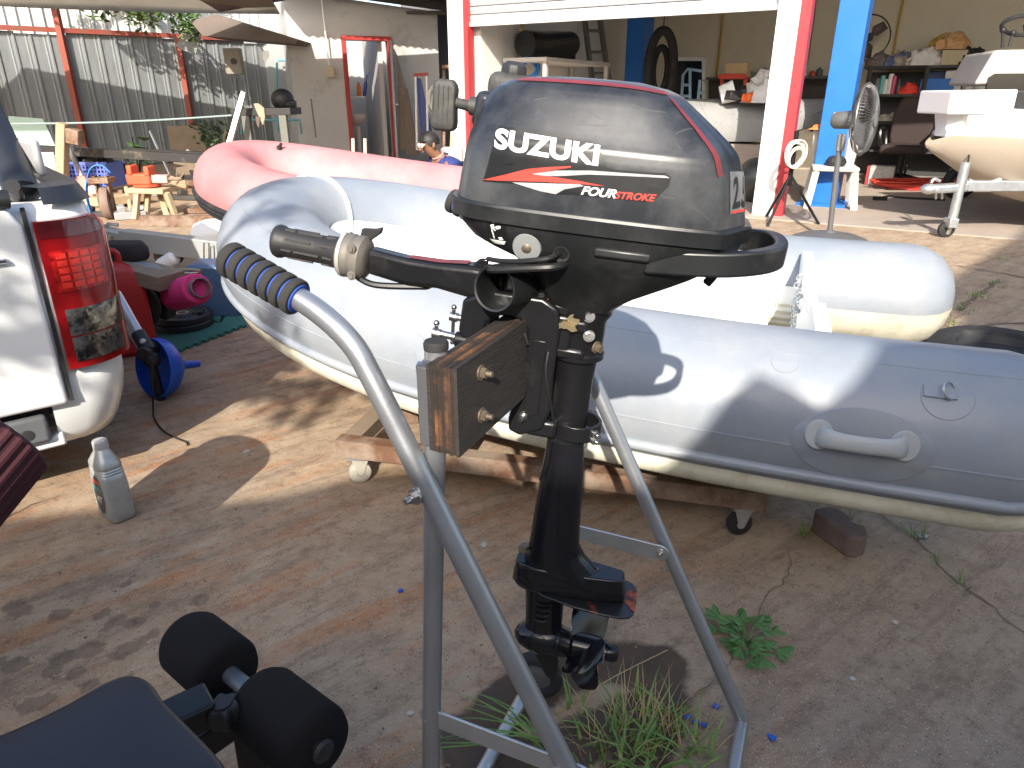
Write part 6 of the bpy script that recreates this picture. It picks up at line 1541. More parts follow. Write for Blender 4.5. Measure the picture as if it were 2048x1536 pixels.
mb = MB(); mb.tube([PY(408, 486, 4.5), PY(408, 520, 4.5), PY(418, 520, 4.5), PY(418, 486, 4.5)], .006, 6, closed=True); mb.build('u_bolt', STEEL, tt)
for t in (.3, .95):
    p = a_.lerp(b_, t); mb = MB(); mb.beam(p + Vector((0, .03, -.07)), Vector((p.x, p.y + .03, 0)), .07, .07); mb.build('prop', WOOD, tt)
mb = MB(); c = G(405, 478); mb.lathe([(.22, 0), (.22, .04), (.18, .10), (.1, .13), (0, .135)], c + Vector((.05, .2, 0)), (0, 0, 1), 24); tag(mb.build('round_cover', WHITE, None, loc=tuple(c)), 'round white lid lying beyond the trailer tongue', 'lid')
mb = MB(); mb.lathe([(.05, 0), (.055, .02), (.05, .12), (.03, .14)], PY(322, 535, 4.7), (.8, 0, .5), 16); tag(mb.build('white_fender', WHITE, None, loc=tuple(PY(322, 535, 4.7))), 'small white fender under the trailer tongue', 'fender')
slab('black_wedge', [(318, 540), (340, 520), (360, 515), (352, 530), (330, 545)], 4.75, .1, PLAS, 'black plastic wedge under the trailer tongue', 'wedge')
# loose junk along the fence foot
random.seed(31)
kinds = [('steel offcut', RUST, 'rusty'), ('timber offcut', TIMBER, 'pale timber'), ('bucket lid', M('lid_grey', (.3, .3, .3), .6), 'grey'), ('engine part', M('part_dark', (.06, .055, .05), .6, .3), 'dark')]
spots = [((235, 392), 'beside the pallet boards'), ((150, 412), 'left of the jack stand'), ((262, 438), 'by the stool foot'), ((372, 400), 'right of the stool'), ((395, 392), 'below the brown sheet'), ((360, 378), 'under the brown sheet'), ((440, 395), 'at the foot of the leaning post'), ((190, 432), 'near the trolley wheel'), ((400, 378), 'in front of the green bin'), ((250, 376), 'behind the stool')]
for i, (q, where) in enumerate(spots):
    k, m_, adj = kinds[i % 4]; c = G(*q); mb = MB(); s1_, s2_, s3_ = random.uniform(.15, .4), random.uniform(.06, .16), random.uniform(.04, .12)
    mb.box(c + Vector((0, 0, s3_ / 2 + .002)), (s1_, s2_, s3_), (0, 0, random.uniform(-.6, .6))); mb.box(c + Vector((random.uniform(-.1, .1), 0, s3_ + .03)), (s2_, s2_ * .7, .06), (0, .2, random.uniform(-1, 1)))
    tag(mb.build(k.replace(' ', '_'), m_, None, bevel=.008, loc=tuple(c)), '%s %s lying %s' % (adj, k, where) if adj not in k else '%s lying %s' % (k, where), k.split()[-1])
random.seed(44)
pipes = [((205, 300), (188, 360), 9.0, 'rusty iron rod leaning by the blue crate', RUST), ((300, 262), (345, 360), 10.8, 'grey pipe leaning on the fence above the vice', GALV), ((252, 375), (262, 420), 7.9, 'thin timber batten leaning beside the stool', TIMBER), ((375, 300), (410, 352), 9.9, 'bent steel strut in front of the brown sheet', GALV), ((452, 262), (440, 330), 10.0, 'dark stake beside the bushy plant', WOOD)]
for a_, b_, Y_, lb, m_ in pipes:
    mb = MB(); mb.cyl(PY(*a_, Y_ + .2), PY(*b_, Y_), .022, n=8); tag(mb.build('leaning_rod', m_, None, loc=tuple(PY(*b_, Y_))), lb, 'rod')
DRK = M('junk_dark', (.035, .03, .028), .7, .2, var=.4, vs=10)
for (px, py, w_, h_, m_, nm, lb, ct) in ((245, 352, .22, .2, DRK, 'engine_block', 'dark engine block on the ground left of the vice', 'engine'), (385, 362, .3, .16, DRK, 'gearbox_part', 'dark gearbox part below the brown sheet', 'gearbox'), (405, 350, .14, .2, M('tin_khaki', (.22, .21, .15), .7), 'tin', 'khaki oil tin in front of the brown sheet', 'tin'), (448, 372, .24, .12, RUST, 'rusty_casting', 'rusty casting left of the orange bag', 'casting'), (218, 372, .2, .16, M('rust_orange', (.28, .13, .06), .9, var=.4, vs=8), 'rusty_housing', 'rusty orange housing right of the blue crate', 'housing'), (140, 395, .25, .12, TIMBER, 'timber_chunk', 'timber chunk left of the pallet boards', 'timber'), (325, 392, .2, .1, M('grey_tin', (.2, .2, .2), .6), 'paint_tin', 'grey tin right of the stool top', 'tin'), (510, 300, .35, .2, DRK, 'cable_heap', 'dark heap of cable under the steel bench', 'cable'), (540, 290, .3, .22, M('heap_brown', (.11, .08, .06), .8), 'sack_heap', 'brown sack under the steel bench', 'sack')):
    c = G(px, py + 18) if py < 330 else G(px, py); mb = MB(); z = 0
    mb.box(c + Vector((0, 0, h_ * .3)), (w_, w_ * .7, h_ * .6), (0, 0, random.uniform(-.5, .5))); mb.cyl(c + Vector((-w_ * .2, 0, h_ * .55)), c + Vector((w_ * .25, .02, h_ * .75)), h_ * .25, n=12); mb.box(c + Vector((w_ * .2, -.05, h_ * .75)), (w_ * .3, w_ * .3, h_ * .5), (.2, .3, random.uniform(-1, 1)))
    tag(mb.build(nm, m_, None, bevel=.012, loc=tuple(c)), lb, ct)
mb = MB(); c = PY(188, 380, 8.2); mb.ball(c, (.07, .06, .05)); tag(mb.build('plastic_bag', WHITE, None, loc=tuple(c)), 'small white plastic bag before the blue crate', 'bag')
random.seed(7)
# ------------------------------------------------------------------ workshop
W0 = Vector((-.62, 9.3, 0)); WU = Vector((.861, -.509, 0)).normalized(); WV = Vector((-WU.y, WU.x, 0))
WM = frame(W0, WU, WV)
def WS(a, b, z): return W0 + WU * a + WV * b + Vector((0, 0, z))
def wa(px, py, b):      # meet the plane at depth b inside the shop
    r = ray(px, py); c = Vector((0, 0, HC)); p0 = W0 + WV * b
    return c + r * ((p0 - c).dot(WV) / r.dot(WV))
CRM = M('shop_cream', (.60, .55, .43), .85, var=.05, vs=2, col2=(.52, .47, .37), thr=.62, s2=1.5)
SHW = M('shop_white', (.66, .65, .62), .7, var=.05, vs=2)
RDP = M('post_red', (.40, .03, .035), .5, var=.15, vs=5)
BD = 5.2; AW = 10.5
ws = thing('workshop', 'open-fronted workshop with cream walls, white posts and a half-raised shutter', 'workshop', W0)
mb = MB(WM); mb.box((AW / 2, BD + .06, 1.8), (AW + .2, .12, 3.6)); mb.build('rear_wall', CRM, ws)
mb = MB(WM); mb.box((.16, BD / 2 + .05, 1.8), (.12, BD - .12, 3.6)); mb.build('side_wall', SHW, ws)
mb = MB(WM); mb.box((AW, BD / 2, 1.8), (.12, BD, 3.6)); mb.build('side_wall', CRM, ws)
mb = MB(WM); mb.box((AW / 2, BD / 2 - .05, 3.66), (AW + .5, BD + .5, .08)); mb.build('roof', RCOR, ws)
mb = MB(WM); mb.box((.0, -.0, 1.8), (.20, .22, 3.6)); mb.build('post', WHITE, ws, bevel=.004)
mb = MB(WM); mb.box((.135, -.02, 1.25), (.06, .12, 2.5)); mb.build('red_guide', RDP, ws)
def a_of(px, py=200): return (wa(px, py, 0) - W0).dot(WU)
aL, aR = a_of(1525, 412), a_of(1600, 0)
ac = (a_of(1548, 412) + a_of(1580, 0)) / 2
mb = MB(WM); mb.box((ac - .035, 0, 1.8), (.20, .2, 3.6)); mb.build('post', M('post_white', (.74, .74, .72), .4, var=.05, vs=3, col2=(.5, .55, .6), thr=.64, s2=3, soft=.08), ws, bevel=.004)
mb = MB(WM); mb.box((ac + .115, -.01, 1.8), (.09, .14, 3.6)); mb.build('red_guide', RDP, ws)
SHT = M('shutter_slat', (.52, .54, .56), .4, .4, var=.06)
zs = wa(1000, 42, -.02).z
k = 0
while zs + k * .085 < 3.5:
    z = zs + k * .085; mb = MB(WM); h = .085; w_ = ac - .16
    pr_ = [(-.012, 0), (-.02, .01), (-.012, .02), (-.022, .045), (-.012, .072), (-.004, .078), (-.004, .004)]
    mb.prism([(y, q) for y, q in pr_], -(w_ + .02) , -.02, (.1, 0, z), (0, 1, 0), (0, 0, 1)) if False else mb.loft([[Vector((a, y, z + q)) for y, q in pr_] for a in (.12, w_ + .02)])
    mb.build('shutter_slat', SHT, ws); k += 1
mb = MB(WM); mb.box((ac / 2, -.012, zs - .02), (ac - .22, .05, .045)); mb.build('shutter_foot', M('foot_white', (.6, .62, .62), .4), ws, bevel=.004)
# floor slab of the shop, a little paler
mb = MB(WM); mb.box((AW / 2, BD / 2 - .15, .004), (AW, BD + .3, .012)); o = mb.build('workshop_floor', M('shop_floor', (.36, .30, .25), .8, var=.15, vs=3, bump=.1, bs=60), None, loc=tuple(W0)); tag(o, 'smooth pale concrete workshop floor', kind='structure')
YC = M('conduit_yellow', (.45, .30, .06), .6)
for px, b in ((1443, BD - .02), (1795, BD - .02), (1300, BD - .02)):
    p = wa(px, 60, b); mb = MB(); mb.cyl(Vector((p.x, p.y, .9)), Vector((p.x, p.y, 3.5)), .018, n=8); mb.build('conduit', YC, ws)
mb = MB(); p = WS(.24, 1.05, 0); mb.cyl(p + Vector((0, 0, 1.25)), p + Vector((0, 0, 3.4)), .02, n=8); mb.build('conduit', M('conduit_cream', (.55, .42, .2), .6), ws)
mb = MB(); q = [wa(x, y, BD - .005) for x, y in ((1632, 0), (1628, 40), (1622, 80), (1618, 110), (1612, 150))]; mb.tube(q, .006, 5); mb.build('wall_crack', SOIL, ws)
# lift columns
LB_ = M('lift_blue', (.015, .14, .50), .4, var=.06, vs=4, col2=(.03, .10, .3), thr=.66, s2=5)
def lift(px, b, w_, lb, wd=.30):
    p = wa(px, 360, b); p.z = 0; t = thing('lift_column', lb, 'lift', p)
    Fm = frame(p, -WV, WU); mb = MB(Fm)
    pr_ = [(-wd / 2, -.14), (-.06, -.14), (-.06, -.10), (-wd / 2 + .02, -.10), (-wd / 2 + .02, .12), (wd / 2 - .02, .12), (wd / 2 - .02, -.10), (.06, -.10), (.06, -.14), (wd / 2, -.14), (wd / 2, .14), (-wd / 2, .14)]
    mb.prism(pr_, .01, 3.4, (0, 0, 0), (1, 0, 0), (0, 1, 0)); mb.build('column', LB_, t, bevel=.004)
    mb = MB(Fm); mb.box((-.005, -.06, 1.9), (.05, .05, 2.9)); mb.build('slide_bar', M('slide_grey', (.35, .36, .36), .4, .5), t)
    mb = MB(Fm); mb.box((0, 0, .02), (.55, .5, .04)); mb.build('base_plate', LB_, t)
    mb = MB(Fm); mb.box((wd / 2 + .003, 0.02, .95), (.004, .09, .06)); mb.build('yellow_notice', M('notice_yellow', (.62, .50, .12), .5), t)
    return t
lift(1655, 1.1, .3, 'blue vehicle lift column right of the white post, fully in view', .34)
lift(1262, 3.7, .3, 'blue vehicle lift column at the back left of the workshop', .40)
# cabinet, roll, ladder, cable, inner tubes
CBW = M('cabinet_white', (.45, .43, .40), .7)
cab = thing('white_table', 'white table along the left workshop wall carrying a black roll', 'table', WS(.6, 2.2, 0))
ca, cb = wa(1022, 124, 1.2), wa(1180, 130, 3.2)
ca, cb = wa(1030, 120, .6), wa(1170, 130, 2.4); zt2 = .5 * (ca.z + cb.z)
mb = MB(WM); l0, l1 = .55, 2.5
ta0, ta1 = (ca - W0).dot(WU), (cb - W0).dot(WU)
mb.box((.24 + .33, (l0 + l1) / 2, zt2), (.62, l1 - l0, .05)); mb.build('table_top', CBW, cab, bevel=.004)
for a in (.30, .84):
    for b in (l0 + .05, l1 - .05):
        mb = MB(WM); mb.box((a, b, zt2 / 2 - .0125), (.05, .05, zt2 - .025)); mb.build('leg', CBW, cab)
ra, rb = wa(1050, 100, .85), wa(1140, 82, 2.0)
ra.z = rb.z = 0
r0_ = Vector((ra.x, ra.y, zt2 + .03 + .16)); r1_ = Vector((rb.x, rb.y, zt2 + .03 + .22))
mb = MB(); axr = (r1_ - r0_).normalized(); L_ = (r1_ - r0_).length
mb.lathe([(.10, .01), (.158, 0), (.162, .02), (.155, L_ * .3), (.16, L_ * .7), (.16, L_), (.10, L_), (.05, L_ - .05)], r0_, axr, 28); tag(mb.build('plastic_roll', M('roll_black', (.018, .018, .021), .3, bump=.3, bs=30, coat=.3), None, loc=tuple(r0_)), 'shiny black plastic roll lying on the white table', 'roll')
mb = MB(); c = wa(1120, 118, 2.2); c.z = zt2 + .07; mb.box(c, (.4, .12, .08), (0, 0, .4)); mb.box(c + Vector((.15, .1, .03)), (.15, .1, .12), (0, 0, .9)); tag(mb.build('tool_pile', PLAS, None, bevel=.01, loc=tuple(c)), 'dark tools heaped in front of the black roll', 'tools')
ld = thing('ladder', 'grey aluminium ladder leaning on the left workshop wall', 'ladder', WS(.8, 2.6, 0)); LG = M('ladder_grey', (.17, .16, .14), .5, .3)
l0t, l0b = wa(1168, 30, 2.75), wa(1188, 190, 2.55); l1t, l1b = wa(1198, 26, 2.95), wa(1222, 190, 2.75)
def ext(t, b): d = (t - b); return b - d * (b.z / d.z), b + d * ((2.6 - b.z) / d.z)
for t, b in ((l0t, l0b), (l1t, l1b)):
    mb = MB(); p, q = ext(t, b); mb.beam(p, q, .05, .075); mb.build('rail', LG, ld)
p0, q0_ = ext(l0t, l0b); p1, q1_ = ext(l1t, l1b)
for k in range(1, 9):
    t = k / 9; mb = MB(); mb.cyl(p0.lerp(q0_, t), p1.lerp(q1_, t), .022, n=8); mb.build('rung', LG, ld)
mb = MB(); random.seed(2); cc = wa(1057, 138, .9)
for k in range(8): mb.torus(cc + Vector((random.uniform(-.02, .02), random.uniform(-.03, .03), random.uniform(-.02, .02))), .115 + random.uniform(-.02, .02), .010, (random.uniform(-.2, .2), -1, random.uniform(-.2, .2)), 26, 6)
tag(mb.build('cable_coil', M('cable_blue', (.02, .22, .62), .45), None, loc=tuple(cc)), 'bright blue cable coil hanging at the table corner', 'cable')
it = wa(1322, 132, 3.0)
mb = MB(); mb.tube([it + Vector((.19 * cos(2 * pi * k / 30), .05 * cos(2 * pi * k / 30), .46 * sin(2 * pi * k / 30) * (1 if sin(2 * pi * k / 30) > 0 else 1.4))) for k in range(30)], .065, 12, closed=True); tag(mb.build('inner_tube', RUB, None, loc=tuple(it)), 'large black inner tube hung up in the workshop', 'inner tube')
mb = MB(); mb.tube([it + Vector((.11 * cos(2 * pi * k / 24) + .02, .14, .30 * sin(2 * pi * k / 24) - .05)) for k in range(24)], .05, 10, closed=True); tag(mb.build('inner_tube', RUB, None, loc=tuple(it + Vector((0, .14, 0)))), 'smaller inner tube hanging inside the large one', 'inner tube')
mb = MB(); q = it + Vector((0, .02, .4)); mb.cyl(q + Vector((0, 0, 0)), Vector((q.x, q.y, 3.6)), .008, n=6); tag(mb.build('hanging_rope', CORD, None, loc=tuple(q)), 'cord holding the inner tubes to the roof', 'cord')
wf = thing('window', 'white-framed dark window in the rear workshop wall', 'window', wa(1375, 200, BD - .02))
q = [wa(x, y, BD - .02) for x, y in ((1342, 118), (1408, 118), (1408, 215), (1342, 215))]
for a, b in ((0, 1), (1, 2), (2, 3), (3, 0)):
    mb = MB(); mb.beam(q[a], q[b], .05, .06); mb.build('frame', WHITE, wf)
mb = MB(); mb.add(q, [(0, 1, 2, 3)]); mb.build('pane', GLS, wf)
rk = thing('tube_rack', 'pale blue tubular rack in front of the dark window', 'rack', wa(1380, 220, 3.6)); BT_ = M('rack_blue', (.30, .45, .60), .4)
for pts in (((1362, 215), (1366, 150), (1375, 138), (1405, 142)), ((1380, 215), (1380, 140)), ((1395, 215), (1400, 160), (1410, 162)), ((1363, 170), (1382, 170)), ((1362, 192), (1382, 192)), ((1395, 185), (1410, 185))):
    mb = MB(); mb.tube([wa(*p, 3.6) for p in pts], .022, 8); mb.build('rack_tube', BT_, rk)
# wall shelf with crate and red stand
SHD = M('shelf_dark', (.06, .055, .05), .7)
def shelfboard(x0, x1, y, b, dpt, lb, t=.035):
    p, q = wa(x0, y, b), wa(x1, y, b); z = (p.z + q.z) / 2; p.z = q.z = z; mb = MB(); mb.beam(p, q, dpt, t); return tag(mb.build('wall_shelf', SHD, None, loc=tuple((p + q) / 2)), lb, 'shelf'), p, q, z
so_, p_, q_, zsh = shelfboard(1418, 1668, 156, BD - .2, .36, 'long dark shelf on the rear workshop wall')
so2, p2_, q2_, z2_ = shelfboard(1590, 1668, 203, BD - .15, .26, 'short tool shelf left of the blue column')
rs = thing('red_stand', 'red metal stand on the long dark shelf', 'stand', wa(1468, 190, 3.9)); RM = M('stand_red', (.55, .05, .03), .5)
for px in (1445, 1492):
    mb = MB(); mb.beam(wa(px, 150, 3.9), wa(px - 2, 195, 3.9), .05, .05); mb.build('leg', RM, rs)
mb = MB(); mb.beam(wa(1442, 153, 3.9), wa(1496, 153, 3.9), .3, .07); mb.build('top', RM, rs, bevel=.006)
c = wa(1476, 140, 3.9); mb = MB(WM @ Matrix.Translation(WM.inverted() @ c)); mb.box((0, 0, 0), (.32, .25, .19)); bx = tag(mb.build('carton', M('carton_tan', (.50, .36, .20), .7), None, bevel=.006, loc=tuple(c)), 'tan carton standing on the red metal stand', 'carton')
TBD = M('darkening_panel', (.05, .045, .04), .8)  # added dark panel, stands in for the dim lower interior
slab_ = [wa(x, y, BD - .03) for x, y in ((1418, 160), (1668, 160), (1668, 205), (1418, 212))]
mb = MB(); mb.add(slab_ + [p - WV * .03 for p in slab_], [(0, 1, 2, 3), (7, 6, 5, 4)] + [(k, (k + 1) % 4, 4 + (k + 1) % 4, 4 + k) for k in range(4)]); tag(mb.build('darkening_panel', TBD, None, loc=tuple(slab_[0])), 'dark panel added under the long wall shelf to darken the interior', 'board')
for i, (px, l_, nm) in enumerate(((1603, .18, 'leftmost'), (1616, .26, 'second'), (1630, .34, 'third'), (1643, .22, 'fourth'), (1656, .30, 'rightmost'))):
    c = wa(px, 214, BD - .06); mb = MB(); mb.cyl(c, c - Vector((0, 0, l_)), .014, n=8); mb.box(c - Vector((0, 0, l_)), (.06, .03, .05), (0, .3, 0)); tag(mb.build('hand_tool', BLK, None, loc=tuple(c)), nm + ' of the dark hand tools hanging below the short tool shelf', 'tool')
for i, (px, h, r, col, lb) in enumerate(((1500, .10, .04, (.1, .3, .3), 'teal tub beside the tan carton'), (1515, .08, .05, (.5, .45, .35), 'cream dish on the long shelf'), (1530, .14, .03, (.3, .3, .3), 'grey tin on the long shelf left of the white post'), (1600, .22, .03, (.1, .08, .3), 'purple bottle on the long shelf right of the white post'), (1610, .18, .03, (.5, .5, .5), 'white bottle on the long shelf right of the white post'), (1625, .08, .05, (.5, .06, .04), 'red tin near the blue column'), (1638, .12, .05, (.06, .08, .08), 'dark pot near the blue column'))):
    c = wa(px, 150, BD - .2); c.z = zsh + .02; mb = MB(); mb.lathe([(r, 0), (r, h * .75), (r * .5, h * .85), (r * .5, h), (0, h)], c, (0, 0, 1), 12); tag(mb.build('shelf_pot', M('sp_%d' % i, col, .5), None, loc=tuple(c)), lb, lb.split()[1])
# repaired grey hull on its crate
HG_ = M('hull_grey_worn', (.23, .23, .225), .8, var=.2, vs=3, col2=(.06, .06, .06), thr=.64, s2=16, soft=.03)
hp = [wa(1380, 235, 1.3), wa(1630, 245, 1.9)]
rh = thing('repair_hull', 'scuffed grey hull section resting on a pale crate in the workshop', 'boat hull', Vector((hp[0].x, hp[0].y, 0)))
mb = MB(); d = hp[1] - hp[0]; dx = Vector((d.x, d.y, 0)).normalized(); dyv = Vector((-dx.y, dx.x, 0)); ln = Vector((d.x, d.y, 0)).length + .25; secs = []
o_ = Vector((hp[0].x, hp[0].y, 0)) - dx * .15; zt3 = wa(1500, 205, 1.5).z; zb3 = wa(1500, 290, 1.5).z
for i in range(13):
    t = i / 12; sc = 1 if t < .55 else sqrt(max(0.02, 1 - ((t - .55) / .47) ** 2)); ze = zb3 + (.22 * max(0, t - .5) / .5)
    secs.append([o_ + dx * ln * t + dyv * y * sc + Vector((0, 0, z)) for y, z in ((-.30, ze + .05), (-.34, ze + .18), (-.30, zt3 - .1), (-.18, zt3), (.0, zt3 + .04), (.3, zt3), (.34, ze + .15), (.1, ze))])
mb.loft(secs); mb.build('hull_shell', HG_, rh, smooth=50)
cw_ = wa(1460, 330, 1.4); mb = MB(WM @ Matrix.Translation(WM.inverted() @ Vector((cw_.x, cw_.y, (zb3 + .04) / 2)))); mb.box((0, .1, 0), (.75, .5, zb3 + .0)); tag(mb.build('wooden_crate', M('crate_wood', (.27, .22, .18), .8, var=.2, vs=4, stretch=(1, 1, 10)), None, bevel=.006, loc=(cw_.x, cw_.y, 0)), 'pale wooden crate under the scuffed grey hull', 'crate')
mb = MB(); bl = wa(1512, 360, .9); mb.ball((bl.x, bl.y, bl.z), (.24, .24, .25), 24, 14); tag(mb.build('dark_buoy', M('buoy_dark', (.05, .05, .045), .35, var=.4, vs=4), None, loc=(bl.x, bl.y, 0)), 'dark round buoy on the floor beside the white post', 'buoy')
# things on the hull
c = wa(1440, 197, 1.2); c.z = zt3 + .08; mb = MB(); mb.lathe([(.10, 0), (.12, .16), (.11, .16), (.1, .02)], c, (.9, -.2, .3), 18); tag(mb.build('white_bucket', WHITE, None, loc=tuple(c)), 'white bucket tipped over on the grey hull', 'bucket')
c = wa(1475, 205, 1.2); c.z = zt3 + .07; mb = MB(); mb.box(c, (.3, .14, .10), (0, .1, .3)); mb.ball(c + Vector((.1, 0, .05)), (.12, .08, .07)); tag(mb.build('power_tool', PLAS, None, bevel=.01, loc=tuple(c)), 'black power tool lying on the grey hull', 'power tool')
c = wa(1496, 208, 1.1); c.z = zt3 + .05; mb = MB(); mb.box(c, (.12, .12, .09), (0, .2, .5)); mb.cyl(c, c + Vector((.1, .02, .08)), .03); tag(mb.build('sander', M('sander_orange', (.7, .12, .02), .5), None, bevel=.02, loc=tuple(c)), 'orange sander on the grey hull', 'sander')
def heap(name, c, r, mat, label, cat, n=9, seed=1, flat=.6):
    random.seed(seed); mb = MB(); vs = []
    n1, n2 = 18, 8; ctr = Vector(c)
    for i in range(n2 + 1):
        t = pi / 2 * i / n2
        for k in range(n1):
            a = 2 * pi * k / n1; q = Vector((cos(a) * cos(t), sin(a) * cos(t), sin(t) * flat)); f_ = 1 + .38 * mn.noise(q * 2.6 + Vector((seed, 0, 0))) + .2 * mn.noise(q * 7 + Vector((0, seed, 0)))
            vs.append(ctr + Vector((q.x * r[0], q.y * r[1], q.z * r[2])) * f_)
    mb.add(vs, [(i * n1 + k, i * n1 + (k + 1) % n1, (i + 1) * n1 + (k + 1) % n1, (i + 1) * n1 + k) for i in range(n2) for k in range(n1)] + [tuple(range(n1 - 1, -1, -1))])
    random.seed(7)
    return tag(mb.build(name, mat, None, loc=tuple(c), smooth=25), label, cat)
c = wa(1535, 205, 1.3); heap('cloth_heap', (c.x, c.y, zt3), (.26, .2, .30), M('cloth_white', (.55, .53, .5), .9, var=.2, vs=10), 'heap of white and blue cloths on the grey hull', 'cloth', seed=3, flat=1)
# tripod with a coiled hose
tpd = thing('tripod_stand', 'black tripod stand beside the white post', 'tripod', wa(1600, 400, -.5))
tb_ = wa(1603, 395, -.4); tb_.z = 0; top = wa(1594, 262, -.4)
mb = MB(); mb.cyl(Vector((top.x, top.y, .35)), top, .022, n=10); mb.build('pole', BLK, tpd)
hub = Vector((top.x, top.y, .45))
for a in (-.3, 1.8, 3.9):
    mb = MB(); mb.cyl(hub, Vector((hub.x + .32 * cos(a), hub.y + .32 * sin(a), 0)), .013, n=8); mb.build('leg', BLK, tpd)
mb = MB(); random.seed(4); cc = PY(1592, 312, top.y - .08)
for k in range(6): mb.torus(cc + Vector((random.uniform(-.02, .02), random.uniform(-.03, .03), random.uniform(-.03, .03))), .10 + random.uniform(-.02, .03), .009, (.5, -1, random.uniform(-.2, .2)), 24, 6)
tag(mb.build('hose_coil', M('hose_cream', (.62, .60, .52), .5), None, loc=tuple(cc)), 'cream hose coil hanging on the tripod', 'hose'); random.seed(7)
# white moulded chair with tool, container
chx = G(1655, 414)
wc_ = thing('plastic_chair', 'grubby white plastic chair behind the standing fan', 'chair', chx); CHW = M('chair_white', (.58, .55, .49), .6, var=.15, vs=6)
cm = frame(chx, (.95, -.3, 0))
mb = MB(cm); mb.prism([(-.22, .42), (.22, .42), (.25, .80), (.1, .86), (-.1, .86), (-.25, .80)], -.26, -.22); mb.build('backrest', CHW, wc_, bevel=.02)
mb = MB(cm); mb.box((0, 0, .42), (.46, .46, .05)); mb.build('seat', CHW, wc_, bevel=.02)
for a in (-.19, .19):
    for b in (-.19, .19):
        mb = MB(cm); mb.beam((a, b, .41), (a * 1.25, b * 1.25, 0), .05, .05); mb.build('leg', CHW, wc_)
mb = MB(cm); mb.torus((.0, -.1, .49), .08, .025, (0, -.5, 1), 18, 8); mb.box((.02, -.05, .49), (.14, .08, .07)); tag(mb.build('cable_bundle', PLAS, None, loc=tuple(chx + Vector((0, 0, .45)))), 'dark cable bundle on the white chair seat', 'cable')
heap('orange_cloth', tuple(cm @ Vector((-.16, .2, .80))), (.13, .06, .1), M('cloth_orange', (.7, .2, .06), .8), 'orange rag over the white chair back', 'rag', seed=6)
# standing fan
YF = 6.0; fh = PY(1712, 236, YF); fnT = thing('standing_fan', 'grey standing fan with wire guard outside the workshop', 'fan', Vector((PY(1668, 425, YF).x, YF, 0)))
FGm = M('fan_grey', (.10, .10, .10), .5); fb_ = Vector((PY(1667, 425, YF).x, YF, 0)); fa = Vector((.78, -.62, .05)).normalized()
mt = PY(1694, 240, YF); ctr = mt + fa * .13
mb = MB(); mb.cyl(fb_, PY(1678, 300, YF), .022, n=12); mb.build('pole', FGm, fnT)
mb = MB(); mb.beam(PY(1679, 302, YF), PY(1684, 268, YF), .05, .06); mb.build('control_box', M('fan_panel', (.25, .25, .25), .5), fnT, bevel=.008)
mb = MB(); mb.lathe([(.30, 0), (.30, .02), (.22, .05), (.05, .07), (.03, .09)], fb_, (0, 0, 1), 30); mb.build('base', FGm, fnT)
mb = MB(); mb.lathe([(0, -.17), (.045, -.165), (.065, -.14), (.07, -.04), (.06, 0)], mt + fa * .05, fa, 20); mb.build('motor_housing', FGm, fnT)
GW = M('guard_wire', (.14, .14, .14), .4, .5); RG = .265
u1 = Vector((0, 0, 1)) - fa * fa.z; u1.normalize(); u2 = fa.cross(u1)
mb = MB(); mb.torus(ctr, RG, .009, fa, 40, 8); mb.build('guard_rim', GW, fnT)
for k in range(3):
    a0_ = 2 * pi * k / 3; mb = MB(); vs = []
    for i in range(7):
        t = i / 6; r = .05 + .185 * t; hw = .55 * (1 - .45 * t * t)
        for j in range(5):
            a = a0_ + hw * (j / 2 - 1) + .35 * t; vs.append(ctr + (u1 * cos(a) + u2 * sin(a)) * r + fa * (.03 * (j / 2 - 1)))
    mb.add(vs, [(i * 5 + j, i * 5 + j + 1, (i + 1) * 5 + j + 1, (i + 1) * 5 + j) for i in range(6) for j in range(4)]); mb.build('blade', M('fan_blade', (.09, .09, .095), .4), fnT, solid=.003)
for side in (-1, 1):
    mb = MB()
    for k in range(64):
        a = 2 * pi * k / 64; o = u1 * cos(a) + u2 * sin(a)
        mb.tube([ctr + o * .05 + fa * side * .075, ctr + o * RG * .6 + fa * side * .07, ctr + o * RG * .92 + fa * side * .04, ctr + o * RG], .0016, 4, caps=False)
    mb.build('guard_wires', GW, fnT)['kind'] = 'stuff'
mb = MB(); mb.lathe([(.06, .075), (.06, .085), (0, .088)], ctr, fa, 20); mb.build('badge', GW, fnT)
# second fan behind the column
f2 = wa(1735, 75, BD - .5); f2t = thing('wall_fan', 'dark fan on the rear wall behind the blue column', 'fan', f2)
mb = MB(); mb.torus(f2, .30, .010, (-.3, -1, .05), 36, 6); mb.build('guard_rim', PLAS, f2t)
for k in range(3):
    a = 2 * pi * k / 3 + .6; mb = MB(); o = Vector((cos(a), -.1, sin(a))); s_ = Vector((-sin(a), .1, cos(a)))
    mb.add([f2 + o * .05, f2 + o * .12 + s_ * .09, f2 + o * .27 + s_ * .07, f2 + o * .28 - s_ * .05, f2 + o * .12 - s_ * .06], [(0, 1, 2, 3, 4)]); mb.build('blade', M('blade_brown', (.12, .09, .08), .5), f2t, solid=.006)
mb = MB(); mb.cyl(f2 + Vector((0, -.06, 0)), f2 + Vector((0, .15, 0)), .06); mb.build('hub', PLAS, f2t)
mb = MB(); mb.cyl(f2 + Vector((0, .15, 0)), Vector((f2.x + .1, f2.y + .4, f2.z - .2)), .03); mb.build('wall_arm', PLAS, f2t)
